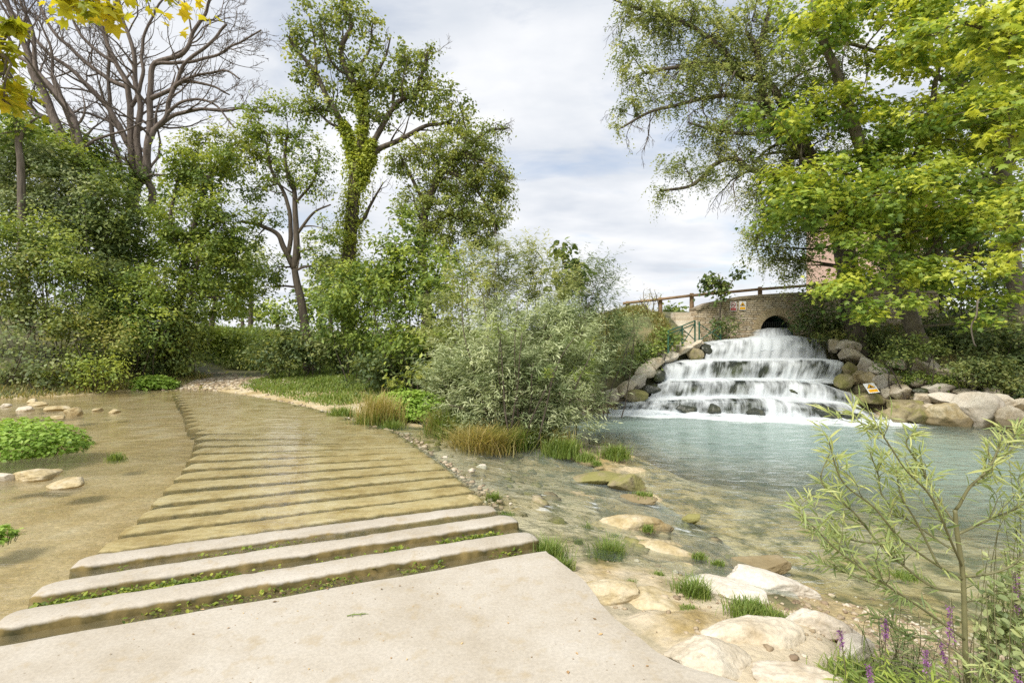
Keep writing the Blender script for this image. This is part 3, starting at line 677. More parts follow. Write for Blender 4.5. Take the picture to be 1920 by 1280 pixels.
add_attr(robj, 'turbid', np.clip(0.06 + 0.14 * vnoise(np.stack([RXX, RYY, RT], -1), 1.0, 2) + 0.10 * RT, 0, 1))
gs = np.hypot(*np.gradient(zw, ry, rt)) / span
gs = np.abs(np.gradient(zw, axis=1)) / (span / 90)
add_attr(robj, 'foam', np.clip(0.08 + gs * 1.0, 0, 0.50) * np.clip(RT / 0.05, 0, 1))

# ------------------------------------------------------------------ foliage machinery
TPL = {}
TPL['diam'] = (np.array([(0, 0, 0), (.27, .45, .06), (0, 1, -.05), (-.27, .45, .06)]), [np.array([(0, 1, 2), (0, 2, 3)])], .27)
TPL['oval'] = (np.array([(0, 0, 0), (.26, .25, .05), (.32, .6, .04), (0, 1, -.08), (-.32, .6, .04), (-.26, .25, .05), (0, .45, 0)]),
               [np.array([(0, 1, 6), (1, 2, 6), (2, 3, 6), (3, 4, 6), (4, 5, 6), (5, 0, 6)])], .42)
TPL['lance'] = (np.array([(0, 0, 0), (.075, .28, .02), (.07, .62, .0), (0, 1, -.10), (-.07, .62, .0), (-.075, .28, .02), (0, .3, -.015), (0, .64, -.03)]),
                [np.array([(0, 1, 6), (0, 6, 5), (2, 3, 7), (7, 3, 4)]), np.array([(1, 2, 7, 6), (6, 7, 4, 5)])], .10)
TPL['narrow'] = (TPL['lance'][0] * np.array([.72, 1, 1.3]), TPL['lance'][1], .072)
_rim = [(0, 0), (.16, .06), (.50, .10), (.30, .30), (.62, .56), (.24, .58), (0, 1.02), (-.24, .58), (-.62, .56), (-.30, .30), (-.50, .10), (-.16, .06)]
TPL['plane'] = (np.array([(x, y, -.10 * (x * x + (y - .35) ** 2)) for x, y in _rim] + [(0, .34, .03)]), [np.array([(i, (i + 1) % 12, 12) for i in range(12)])], .47)
# a spray: one pinnate leaf with seven leaflets
def _pin(k=7, L=.36, w=.12):
    V = []; Fc = []
    for i in range(k):
        s = 0 if i == k - 1 else (1 if i % 2 else -1)
        y = .18 + .82 * (i // 2) / ((k - 1) / 2) if s else .72
        b = len(V); ax = np.array([s * .85, .55, -.1]) if s else np.array([0, 1, -.15]); ax = ax / np.linalg.norm(ax)
        pr = np.array([-ax[1], ax[0], 0]); p0 = np.array([0, y * .72, -.1 * y * y])
        V += [p0, p0 + ax * L * .45 + pr * w, p0 + ax * L, p0 + ax * L * .45 - pr * w]
        Fc += [(b, b + 1, b + 2), (b, b + 2, b + 3)]
    return np.array(V), [np.array(Fc)], k * L * w
TPL['pinnate'] = _pin()

def put_leaves(g, Pn, nrml, axis_, size, tpl, tint):
    V, Fs, _ = TPL[tpl]
    nrml = nrm(nrml); axis_ = nrm(axis_ - nrml * np.sum(axis_ * nrml, -1, keepdims=True)); b = np.cross(axis_, nrml)
    W_ = Pn[:, None, :] + size[:, None, None] * (V[None, :, 0:1] * b[:, None] + V[None, :, 1:2] * axis_[:, None] + V[None, :, 2:3] * nrml[:, None])
    k = len(V); n_ = len(Pn); off = (np.arange(n_) * k)[:, None, None]
    fl = []; tl = []
    base = g.n
    for A in Fs:
        AA = (A[None] + off).reshape(-1, A.shape[1])
        g.f.setdefault(A.shape[1], []).append(AA + base)
        g.t.setdefault(A.shape[1], []).append(np.repeat(tint, len(A)))
    g.v.append(W_.reshape(-1, 3)); g.n += n_ * k; g.va.append(np.zeros(n_ * k))

def clumps_in(blob, clump_r, dens, rng):
    """clump centres inside an ellipsoid blob (c, rx, ry, rz)"""
    c, rx, ry, rz = blob
    k = max(3, int(dens * 2.2 * (rx * rz + 0.35 * ry * (rx + rz) / 2) / (clump_r ** 2)))
    d = nrm(rng.normal(size=(k, 3))); r = rng.random(k) ** 0.42
    return c + d * r[:, None] * np.array([rx, ry, rz]) , r

def foliage(g, C, rad, nleaf, size, tpl, rng, outc=None, droop=0.25, flat=0.75, upb=0.55, tint_c=None, tsp=0.18, shape=0.6):
    shape = shape * 0.86; rad = rad * np.exp(rng.normal(size=len(C)) * .22)
    """leaves in gaussian clumps round the centres C"""
    k = len(C)
    cnt = rng.poisson(nleaf, k) + 1
    idx = np.repeat(np.arange(k), cnt); n_ = len(idx)
    o = rng.normal(size=(n_, 3)) * np.array([1, 1, flat]) * shape
    P_ = C[idx] + o * rad[idx][:, None]
    ou = nrm(o + 1e-6)
    if outc is not None: ou = ou * 0.5 + nrm(C[idx] - outc) * 0.6
    nn = np.array([0, 0, 1.0]) * upb + ou * 0.55 + rng.normal(size=(n_, 3)) * 0.42
    ax = ou * 0.5 + rng.normal(size=(n_, 3)) * 0.7 + np.array([0, 0, -droop])
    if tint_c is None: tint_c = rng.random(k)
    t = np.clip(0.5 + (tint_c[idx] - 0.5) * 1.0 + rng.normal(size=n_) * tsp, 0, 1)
    put_leaves(g, P_, nn, ax, size * np.clip(rng.normal(1, 0.25, n_), 0.45, 1.7), tpl, t)

def shoots(g, C, rad, nleaf, size, tpl, rng, outc, tint_c, lift=.45, ang=.75, per=15):
    """leaves in rows along thin arching shoots that leave each clump"""
    m_ = max(1, int(round(nleaf / per))); idx = np.repeat(np.arange(len(C)), m_); K = len(idx)
    d = nrm(nrm(C[idx] - outc) * .8 + np.array([0, 0, lift]) + rng.normal(size=(K, 3)) * .55)
    L = rad[idx] * rng.uniform(1.3, 2.6, K); st = C[idx] + rng.normal(size=(K, 3)) * rad[idx][:, None] * .45 - d * (L * .45)[:, None]
    f = np.tile(np.linspace(.05, 1, per), (K, 1)) + rng.normal(size=(K, per)) * .02
    sag = -.22 if lift >= 0 else -.45
    P_ = st[:, None] + d[:, None] * (L[:, None] * f)[..., None] + np.array([0, 0, 1.0]) * (sag * L[:, None] * f * f)[..., None]
    sd_ = nrm(np.cross(d, rng.normal(size=(K, 3)))); s2 = np.cross(d, sd_); ph = rng.random((K, 1)) * 6.3 + np.arange(per)[None] * 2.4
    side = np.cos(ph)[..., None] * sd_[:, None] + np.sin(ph)[..., None] * s2[:, None]
    ax = d[:, None] + side * ang + np.array([0, 0, -.12])
    nn = np.array([0, 0, .9]) + side * .3 + rng.normal(size=(K, per, 3)) * .35
    sz = size * (1.15 - .5 * f) * np.clip(rng.normal(1, .2, f.shape), .5, 1.5)
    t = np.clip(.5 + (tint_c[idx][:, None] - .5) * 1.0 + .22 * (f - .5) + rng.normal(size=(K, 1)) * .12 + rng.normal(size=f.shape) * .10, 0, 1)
    put_leaves(g, P_.reshape(-1, 3), nn.reshape(-1, 3), ax.reshape(-1, 3), sz.ravel(), tpl, t.ravel())

def px_blob(b, Y):
    u, v, ru, rv = b[:4]; dy = b[4] if len(b) > 4 else 0.0; rd = b[5] if len(b) > 5 else 0.85
    y = Y + dy; s = y / F
    return (px(u, v, y), ru * s, max(0.25, min(ru, rv) * s * rd), rv * s)

def twig_path(a, b, rng, sag=0.12, n_=5):
    a = np.asarray(a); b = np.asarray(b); L = np.linalg.norm(b - a)
    m = (a + b) / 2 + rng.normal(size=3) * L * 0.08 + np.array([0, 0, sag * L])
    t = np.linspace(0, 1, n_)[:, None]
    return (1 - t) ** 2 * a + 2 * t * (1 - t) * m + t * t * b

def wiggle(P, amp, rng):
    Q = P.copy(); k = rng.random(3) * 50
    Q[1:] += amp * np.stack([vnoise(P[1:] + k, 1.1, 2), vnoise(P[1:] + k + 11, 1.1, 2), vnoise(P[1:] + k + 23, 1.1, 2)], 1)
    return Q

def grow(parents, rng, n_child, lenf, angle, rf, levels, up=0.15, tmin=0.3, sides=4, minr=0.004, lmin=0.15):
    """side branches sprouting from polylines; returns list of (pts, radii)"""
    res = []; cur = parents
    for lv in range(levels):
        nxt = []
        for Pp, rr in cur:
            seg = np.linalg.norm(np.diff(Pp, axis=0), axis=1); L = seg.sum()
            if L < lmin: continue
            k = rng.poisson(n_child[lv] * min(1.4, max(.35, L / lenf[lv][1]))) if isinstance(lenf[lv], tuple) else rng.poisson(n_child[lv])
            for _ in range(k):
                t = tmin + (1 - tmin) * rng.random(); i = min(int(t * (len(Pp) - 1)), len(Pp) - 2); f = t * (len(Pp) - 1) - i
                p0 = Pp[i] * (1 - f) + Pp[i + 1] * f; r0 = rr[i] * (1 - f) + rr[i + 1] * f
                tg = nrm((Pp[i + 1] - Pp[i])[None])[0]; side = nrm(np.cross(tg, rng.normal(size=3))[None])[0]
                an = math.radians(angle * (0.7 + 0.6 * rng.random())); d = tg * math.cos(an) + side * math.sin(an)
                frac = lenf[lv][0] if isinstance(lenf[lv], tuple) else lenf[lv]
                ln = L * frac * (0.5 + 0.8 * rng.random()) * (1.15 - 0.6 * t)
                pts = [p0]; m_ = 7
                for s in range(m_):
                    d = nrm((d + rng.normal(size=3) * 0.22 + np.array([0, 0, up]))[None])[0]
                    pts.append(pts[-1] + d * ln / m_)
                r1 = max(min(r0 * rf, r0 * 0.9), minr)
                nxt.append((np.array(pts), np.linspace(r1, minr * 0.7, m_ + 1)))
        res += nxt; cur = nxt
    return res

def limbs_px(lines, Y, rng, wob=0.06):
    """each line: (w0, w1, [(u,v[,dY]), ...]) widths and points in picture units, at depth Y"""
    L = []
    for w0, w1, pts in lines:
        Pw = np.array([px(p[0], p[1], Y + (p[2] if len(p) > 2 else 0)) for p in pts])
        Q = wiggle(spline(Pw, 6), wob, rng)
        L.append((Q, np.linspace(w0, w1, len(Q)) * 0.45 * Y / F))
    return L

def nearest_on(limbs, p, below=True, rng=None):
    best = None
    for Q, rr in limbs:
        d = np.linalg.norm(Q - p, axis=1) + (np.maximum(Q[:, 2] - p[2], 0) * 0.7 if below else 0)
        i = int(np.argmin(d))
        if best is None or d[i] < best[0]: best = (d[i], Q[i], rr[i])
    return best

SEED = [100]
def tree(name, label, cat, Y, lines, blobs, leaf, mat, bark, size=0.12, clump=0.35, nleaf=50, dens=1.0, tpl='diam', droop=0.25, flat=0.75, ground=None, group=None,
         twigs=None, side=None, crown_name='crown', trunk_name='trunk', tshift=0.0, wob=0.06, ivy=None, shape=0.6, maxtw=900, upb=0.55, shoot=None):
    SEED[0] += 1; rng = np.random.default_rng(SEED[0])
    limbs = limbs_px(lines, Y, rng, wob)
    b0 = limbs[0][0][0].copy() if limbs else px_blob(blobs[0], Y)[0]
    gz = th(b0[0], b0[1])
    if limbs and b0[2] > gz - 0.05:      # run the first stem down into the ground
        Q, rr = limbs[0]; z = np.linspace(gz - 0.15, b0[2], 6)[:-1]
        ext = np.stack([np.full(5, b0[0]), np.full(5, b0[1]), z], 1)
        limbs[0] = (np.vstack([ext, Q]), np.concatenate([np.linspace(rr[0] * 1.35, rr[0], 5), rr]))
    t = thing(name, label, cat, (b0[0], b0[1], gz), group)
    gt = Geo()
    for Q, rr in limbs: tube(gt, Q, rr, 9 if rr[0] > 0.05 else 6)
    gb = Geo()
    gc = Geo()
    subs = []
    if side: subs += grow(limbs, rng, **side)
    twn = 0
    for b in blobs:
        B = px_blob(b, Y); C, r = clumps_in(B, clump, dens * (b[6] if len(b) > 6 else 1.0), rng)
        if len(C) == 0: continue
        rad = clump * np.clip(rng.normal(1, 0.25, len(C)), 0.5, 1.6)
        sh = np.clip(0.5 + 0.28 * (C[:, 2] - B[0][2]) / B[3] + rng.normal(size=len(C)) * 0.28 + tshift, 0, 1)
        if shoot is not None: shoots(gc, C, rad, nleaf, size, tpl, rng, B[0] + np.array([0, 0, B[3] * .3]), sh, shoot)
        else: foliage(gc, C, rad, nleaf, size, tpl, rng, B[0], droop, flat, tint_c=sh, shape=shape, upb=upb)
        if limbs:
            nb = nearest_on(limbs, B[0]); ra = max(0.012, min(nb[2] * 0.6, 0.05))
            br = wiggle(twig_path(nb[1], B[0], rng, 0.1, 9), 0.08, rng)
            subs.append((br, np.linspace(ra, 0.008, 9)))
            pick = rng.permutation(len(C))[:max(4, int(len(C) * 0.5))]
            for i in pick:
                if twn > maxtw: break
                d = np.linalg.norm(br - C[i], axis=1) + rng.random(9) * 0.2; j = int(np.argmin(d))
                subs.append((twig_path(br[j], C[i], rng, 0.08, 5), np.linspace(0.010, 0.004, 5))); twn += 1
    for Q, rr in subs: tube(gb, Q, rr, 4 if rr[0] < 0.03 else 6, cap=False)
    tk = part(trunk_name, gt, bark, t, True) if gt.n else None
    if gb.n: part('branches', gb, bark, t, True)
    if gc.n: part(crown_name, gc, mat, t)
    if ivy:
        gi = Geo()
        for (li, a, b_, w, im) in ivy:
            Q, rr = limbs[li]; dl = np.concatenate([[0], np.cumsum(np.linalg.norm(np.diff(Q, axis=0), axis=1))]); tt = np.linspace(a, b_, 90) * dl[-1]
            C = np.stack([np.interp(tt, dl, Q[:, i]) for i in range(3)], 1) + rng.normal(size=(90, 3)) * w * 0.35
            foliage(gi, C, np.full(90, w), 70, 0.12, 'diam', rng, None, 0.4, 1.0, tint_c=np.clip(rng.random(90) * .7 + .3, 0, 1), shape=0.55)
        part('ivy', gi, ivy[0][4], tk)
    return t

def shrub(name, label, Y, blobs, mat, size=0.11, clump=0.3, nleaf=60, dens=1.3, tpl='diam', droop=0.25, bark=None, group=None, stems=7, cat='shrub', tshift=0.0, flat=0.75, shape=0.62, twigvis=0.35, upb=0.55, shoot=None):
    SEED[0] += 1; rng = np.random.default_rng(SEED[0])
    Bs = [px_blob(b, Y) for b in blobs]
    x0 = np.mean([b[0][0] for b in Bs]); y0 = np.mean([b[0][1] for b in Bs]); gz = th(x0, y0)
    t = thing(name, label, cat, (x0, y0, gz), group)
    gs_ = Geo(); gc = Geo()
    lim = []
    for b, raw in zip(Bs, blobs):
        for k in range(max(2, stems // len(Bs))):
            root = np.array([x0 + (b[0][0] - x0) * 0.5 + rng.normal() * 0.15, y0 + rng.normal() * 0.15, 0]); root[2] = th(root[0], root[1]) - 0.05
            tip = b[0] + rng.normal(size=3) * np.array([b[1], b[2], b[3]]) * 0.45
            lim.append((wiggle(twig_path(root, tip, rng, 0.12, 9), 0.1, rng), np.linspace(0.018, 0.006, 9)))
        C, r = clumps_in(b, clump, dens * (raw[6] if len(raw) > 6 else 1.0), rng)
        gzz = terr(C[:, 0], C[:, 1]); C[:, 2] = np.maximum(C[:, 2], gzz + 0.1 * rng.random(len(C)) + 0.03)
        rad = clump * np.clip(rng.normal(1, 0.25, len(C)), 0.5, 1.6)
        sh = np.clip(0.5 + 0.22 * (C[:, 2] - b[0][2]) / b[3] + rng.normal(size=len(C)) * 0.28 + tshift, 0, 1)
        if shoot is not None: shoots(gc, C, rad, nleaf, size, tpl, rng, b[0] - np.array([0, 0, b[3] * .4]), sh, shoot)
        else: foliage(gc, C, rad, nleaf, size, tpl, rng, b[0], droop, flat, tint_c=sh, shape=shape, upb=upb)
        for i in rng.permutation(len(C))[:int(len(C) * twigvis)]:
            nb = nearest_on(lim[-3:], C[i]); lim_ = twig_path(nb[1], C[i], rng, 0.05, 4)
            tube(gs_, lim_, np.linspace(0.008, 0.003, 4), 3, cap=False)
    for Q, rr in lim: tube(gs_, Q, rr, 5)
    part('stems', gs_, bark or M['darkbark'], t, True)
    part('foliage', gc, mat, t)
    return t

def grass_geo(g, base, n_, h, spread, lean, rng, w=0.006, tint=None):
    """n blades on an area; base (n,3)"""
    th_ = rng.random(n_) * 2 * math.pi; d = np.stack([np.cos(th_), np.sin(th_), np.zeros(n_)], 1)
    hh = h * np.clip(rng.normal(1, 0.3, n_), 0.3, 1.9); ln = lean * (0.3 + rng.random(n_)) * hh
    wd = np.stack([-d[:, 1], d[:, 0], np.zeros(n_)], 1) * (w * (0.6 + 0.8 * rng.random(n_)))[:, None]
    lv = []
    for k, (f, wf) in enumerate([(0, 1), (0.45, 0.85), (0.8, 0.5), (1.0, 0.05)]):
        c = base + d * (ln * f ** 1.8)[:, None] + np.array([0, 0, 1.0]) * (hh * (f - 0.25 * lean * f ** 3))[:, None]
        lv += [c - wd * wf, c + wd * wf]
    V = np.stack(lv, 1); off = np.arange(n_)[:, None, None] * 8
    A = np.array([(0, 1, 3, 2), (2, 3, 5, 4), (4, 5, 7, 6)])
    t = np.repeat(np.clip(rng.normal(0.5, 0.25, n_) if tint is None else tint, 0, 1), 3)
    g.add(V.reshape(-1, 3), (A[None] + off).reshape(-1, 4), t)

# ------------------------------------------------------------------ rocks
_ICO = {}
def ico(sub):
    if sub in _ICO: return _ICO[sub]
    p = (1 + 5 ** .5) / 2
    V = [(-1, p, 0), (1, p, 0), (-1, -p, 0), (1, -p, 0), (0, -1, p), (0, 1, p), (0, -1, -p), (0, 1, -p), (p, 0, -1), (p, 0, 1), (-p, 0, -1), (-p, 0, 1)]
    V = [np.array(v) / np.linalg.norm(v) for v in V]
    Fc = [(0, 11, 5), (0, 5, 1), (0, 1, 7), (0, 7, 10), (0, 10, 11), (1, 5, 9), (5, 11, 4), (11, 10, 2), (10, 7, 6), (7, 1, 8), (3, 9, 4), (3, 4, 2), (3, 2, 6), (3, 6, 8), (3, 8, 9), (4, 9, 5), (2, 4, 11), (6, 2, 10), (8, 6, 7), (9, 8, 1)]
    for _ in range(sub):
        mid = {}; F2 = []
        def md(a, b):
            k = (min(a, b), max(a, b))
            if k not in mid:
                v = V[a] + V[b]; V.append(v / np.linalg.norm(v)); mid[k] = len(V) - 1
            return mid[k]
        for a, b, c in Fc:
            x, y, z = md(a, b), md(b, c), md(c, a); F2 += [(a, x, z), (b, y, x), (c, z, y), (x, y, z)]
        Fc = F2
    _ICO[sub] = (np.array(V), np.array(Fc)); return _ICO[sub]
def rock_geo(c, r, seed, tilt=0.0, rz=0.0, cuts=11, soft=14.0, sub=4, rough=0.14):
    rng = np.random.default_rng(seed); V, Fc = ico(sub)
    nn = nrm(rng.normal(size=(cuts, 3))); hh = 0.50 + 0.45 * rng.random(cuts)
    dt = V @ nn.T; rad = np.where(dt > 0.05, hh[None] / np.maximum(dt, 0.05), 9.0)
    rad = np.minimum(rad, 1.12)
    rr = -np.log(np.sum(np.exp(-soft * np.c_[rad, np.full(len(V), 1.05)]), 1)) / soft
    P_ = V * rr[:, None]
    P_ = P_ * (1 + rough * vnoise(P_ + seed * 1.7, 1.6, 4, 0.6) + 0.035 * vnoise(P_ + seed, 7, 3))[:, None]
    P_ = P_ * np.asarray(r) * (1 / np.array([np.percentile(np.abs(P_[:, i]), 97) for i in range(3)]))
    a = tilt; x = P_[:, 0] * math.cos(a) - P_[:, 2] * math.sin(a); z = P_[:, 0] * math.sin(a) + P_[:, 2] * math.cos(a); P_[:, 0] = x; P_[:, 2] = z
    a = rz; x = P_[:, 0] * math.cos(a) - P_[:, 1] * math.sin(a); y = P_[:, 0] * math.sin(a) + P_[:, 1] * math.cos(a); P_[:, 0] = x; P_[:, 1] = y
    g = Geo(); g.add(P_ + np.asarray(c), Fc); return g
RS = [500]
def rock(name, u, v, ru, rv, Y, mat, label, group=None, tilt=0.0, depth=0.8, soft=14.0, cat='rock', sub=4, cuts=11, rz=0.0):
    RS[0] += 1; s = Y / F; c = px(u, v, Y)
    g = rock_geo(c, (ru * s * 1.08, max(ru, rv) * s * depth, rv * s * 1.12), RS[0], tilt, rz, cuts, soft, sub)
    return solo(name, g, M[mat], label, cat, c, group, True)

# ------------------------------------------------------------------ waterfall
m, n, o = newmat('falling_water')
aA = N(n, 'ShaderNodeAttribute', attribute_name='along'); aD = N(n, 'ShaderNodeAttribute', attribute_name='down'); aC = N(n, 'ShaderNodeAttribute', attribute_name='cover')
c1 = N(n, 'ShaderNodeCombineXYZ'); n.links.new(aA.outputs['Fac'], c1.inputs[0]); n.links.new(aD.outputs['Fac'], c1.inputs[1])
def streak(sx, sy, det, ro):
    mpn = N(n, 'ShaderNodeMapping'); mpn.inputs['Scale'].default_value = (sx, sy, 1); n.links.new(c1.outputs[0], mpn.inputs['Vector'])
    t = N(n, 'ShaderNodeTexNoise', Scale=1.0, Detail=det, Roughness=ro); n.links.new(mpn.outputs[0], t.inputs['Vector']); return t
s1 = streak(3.2, 0.5, 4, 0.6); s2 = streak(17, 1.1, 5, 0.7)
q1 = N(n, 'ShaderNodeMath', operation='MULTIPLY_ADD'); n.links.new(s2.outputs[0], q1.inputs[0]); q1.inputs[1].default_value = 0.75; n.links.new(s1.outputs[0], q1.inputs[2])
q2 = N(n, 'ShaderNodeMath', operation='ADD'); n.links.new(q1.outputs[0], q2.inputs[0]); n.links.new(aC.outputs['Fac'], q2.inputs[1])
rf = ramp(n, [(0.0, 0.0), (1.0, 1.0)])
mr = N(n, 'ShaderNodeMapRange'); mr.inputs['From Min'].default_value = 0.88; mr.inputs['From Max'].default_value = 1.42; n.links.new(q2.outputs[0], mr.inputs['Value'])
mr.inputs['To Max'].default_value = 0.96
wd = N(n, 'ShaderNodeBsdfDiffuse'); wd.inputs['Color'].default_value = (0.80, 0.84, 0.87, 1)
wt = N(n, 'ShaderNodeBsdfTranslucent'); wt.inputs['Color'].default_value = (0.80, 0.85, 0.88, 1)
wm = N(n, 'ShaderNodeMixShader', Fac=0.35); n.links.new(wd.outputs[0], wm.inputs[1]); n.links.new(wt.outputs[0], wm.inputs[2])
tb = N(n, 'ShaderNodeBsdfTransparent'); tb.inputs['Color'].default_value = (0.93, 0.95, 0.95, 1)
wx = N(n, 'ShaderNodeMixShader'); n.links.new(mr.outputs[0], wx.inputs[0]); n.links.new(tb.outputs[0], wx.inputs[1]); n.links.new(wm.outputs[0], wx.inputs[2])
n.links.new(wx.outputs[0], o.inputs[0]); M['fall'] = m

def lin(P, k):
    P = np.asarray(P, float); d = np.concatenate([[0], np.cumsum(np.linalg.norm(np.diff(P, axis=0), axis=1))]); t = np.linspace(0, d[-1], k)
    return np.stack([np.interp(t, d, P[:, j]) for j in range(P.shape[1])], 1), t
fall = thing('waterfall', 'white waterfall tumbling over four rock tiers below the stone arch', 'waterfall', px(1400, 785, 13.0))
def add3(ob, al, dn, cv):
    add_attr(ob, 'along', al); add_attr(ob, 'down', dn); add_attr(ob, 'cover', cv)
def tier(lip, foot, back, seed, cover, bulge, thr, covfn=None):
    """lip and foot: (u, v, Y) lists; rock face behind, water curtain in front"""
    ns = 260
    Lw, t = lin([px(*p) for p in lip], ns); Fw, _ = lin([px(*p) for p in foot], ns)
    # rock
    g = Geo(); rows = []
    sd = np.c_[t, np.zeros(ns), np.full(ns, seed * 7.1)]
    irr = 0.10 * vnoise(sd, 1.3, 4, .6)
    for k, f in enumerate(np.linspace(0, 1, 14)):
        pnt = Lw * (1 - f) + Fw * f
        b = bulge * (np.abs(vnoise(np.c_[t, np.full(ns, f * 0.6), np.full(ns, seed)], 1.3, 3)) ** 0.7) * math.sin(math.pi * min(1, f * 0.9 + 0.08))
        y = Lw[:, 1] * (1 - f) + (Fw[:, 1] + 0.12) * f + 0.10 - b
        z = pnt[:, 2] + irr * (1 - f) - 0.02 - (0.25 if f == 1 else 0)
        rows.append(np.c_[pnt[:, 0], y, z])
    bk = [np.c_[Lw[:, 0], Lw[:, 1] + d, Lw[:, 2] - 0.03 + 0.03 * vnoise(np.c_[Lw[:, :2] + d, sd[:, 2]], 2, 2)] for d in (back, back * 0.5, 0.16)]
    V = np.stack(bk + rows, 0); g.add(V.reshape(-1, 3), grid_faces(len(V), ns))
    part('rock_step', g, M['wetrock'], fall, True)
    # curtain
    nt_ = 34; rows = []; dn = []; cv = []
    ridge = 0.035 * vnoise(np.c_[t, t * 0, np.full(ns, seed + 3)], 7, 3) + 0.05 * vnoise(np.c_[t, t * 0, np.full(ns, seed + 8)], 1.6, 2)
    cn = 0.42 * vnoise(np.c_[t, t * 0, np.full(ns, seed + 5)], 3.0, 3, 0.7)
    Ht = np.linalg.norm(Lw - Fw, axis=1)
    for k in range(nt_):
        f = k / (nt_ - 1)
        if f < 0.28:          # on the tread, sliding to the lip
            a = f / 0.28; y = Lw[:, 1] + back * 0.8 * (1 - a) - 0.03 * a; z = Lw[:, 2] + 0.045 + 0.02 * vnoise(np.c_[t, np.full(ns, a * 2), sd[:, 2]], 5, 2) - 0.03 * a ** 3; x = Lw[:, 0]
            c = cover + thr + cn * 0.6
        else:
            a = (f - 0.28) / 0.72; e = a ** 1.7
            x = Lw[:, 0] * (1 - a) + Fw[:, 0] * a
            y = (Lw[:, 1] - 0.03) * (1 - a) + Fw[:, 1] * a - 0.18 * math.sin(math.pi * a) ** 0.8 * (1 - 0.4 * a) * 1.0 + ridge * min(1, a * 3)
            z = (Lw[:, 2] + 0.015) * (1 - e) + Fw[:, 2] * e + irr * (1 - e)
            c = cover + cn * 1.5 + 0.40 * max(0, a - 0.72) / 0.28 + thr * 0.6 * max(0, 1 - a * 7)
        rows.append(np.c_[x, y, z]); dn.append(np.full(ns, f * 1.6))
        if f >= .28: c = c - cn * 1.5 + .62 * vnoise(np.c_[t, np.full(ns, seed * 3.3 + a * .55), np.full(ns, seed + 5)], 2.6, 3, .65)
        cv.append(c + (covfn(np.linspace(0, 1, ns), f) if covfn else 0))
    g = Geo(); V = np.stack(rows, 0); g.add(V.reshape(-1, 3), grid_faces(nt_, ns))
    ob = part('water_curtain', g, M['fall'], fall, True)
    al = np.broadcast_to(t + seed * 13.7, (nt_, ns)); add3(ob, al, np.stack(dn, 0), np.stack(cv, 0))
    # churned foam at the foot
    rows = []; cv = []
    for k, f in enumerate(np.linspace(0, 1, 9)):
        y = Fw[:, 1] + 0.16 - 0.52 * f
        z = Fw[:, 2] + 0.085 * math.sin(math.pi * min(1, f + 0.18)) * (1 + 0.9 * vnoise(np.c_[t * 1.0, np.full(ns, f * 3), sd[:, 2]], 3.5, 3)) - 0.01
        rows.append(np.c_[Fw[:, 0], y, z]); cv.append(np.full(ns, 0.62 - 0.55 * f ** 2.2))
    g = Geo(); V = np.stack(rows, 0); g.add(V.reshape(-1, 3), grid_faces(9, ns))
    ob = part('foam', g, M['fall'], fall, True)
    add3(ob, np.broadcast_to(t * 0.6 + seed * 5, (9, ns)), np.broadcast_to(np.linspace(0, 5, 9)[:, None], (9, ns)), np.stack(cv, 0))

tier([(1152, 760, 13.75), (1200, 751, 13.65), (1300, 748, 13.4), (1420, 748, 13.05), (1520, 754, 12.75), (1590, 762, 12.5), (1640, 776, 12.3)],
     [(1140, 772, 13.55), (1200, 774, 13.4), (1300, 778, 13.1), (1420, 784, 12.75), (1520, 788, 12.45), (1600, 791, 12.2), (1668, 793, 12.05)], 0.75, 1, 0.24, 0.15, 0.33)
tier([(1226, 727, 14.2), (1260, 716, 14.1), (1360, 714, 13.85), (1480, 714, 13.55), (1545, 722, 13.35), (1592, 738, 13.2)],
     [(1215, 752, 13.9), (1260, 751, 13.75), (1360, 750, 13.5), (1480, 750, 13.2), (1550, 756, 13.0), (1605, 764, 12.85)], 0.6, 2, 0.27, 0.14, 0.33)
tier([(1240, 686, 14.75), (1270, 679, 14.65), (1370, 677, 14.4), (1480, 676, 14.15), (1545, 676, 14.0), (1578, 679, 13.95)],
     [(1236, 715, 14.5), (1275, 716, 14.35), (1370, 716, 14.15), (1480, 716, 13.9), (1545, 716, 13.75), (1568, 718, 13.7)], 0.6, 3, 0.35, 0.08, 0.26,
     lambda s, f: -0.16 * np.exp(-((s - 0.62) / 0.05) ** 2) * (f > 0.3))
tier([(1326, 646, 15.5), (1370, 640, 15.4), (1430, 634, 15.3), (1500, 632, 15.15), (1545, 640, 15.05)],
     [(1320, 677, 15.15), (1370, 677, 15.05), (1430, 677, 14.95), (1500, 676, 14.8), (1548, 676, 14.75)], 0.8, 4, 0.40, 0.08, 0.12,
     lambda s, f: -0.28 * np.clip((s - 0.80) / 0.05, 0, 1) + 0.25 * np.exp(-((s - 0.52) / 0.16) ** 2))
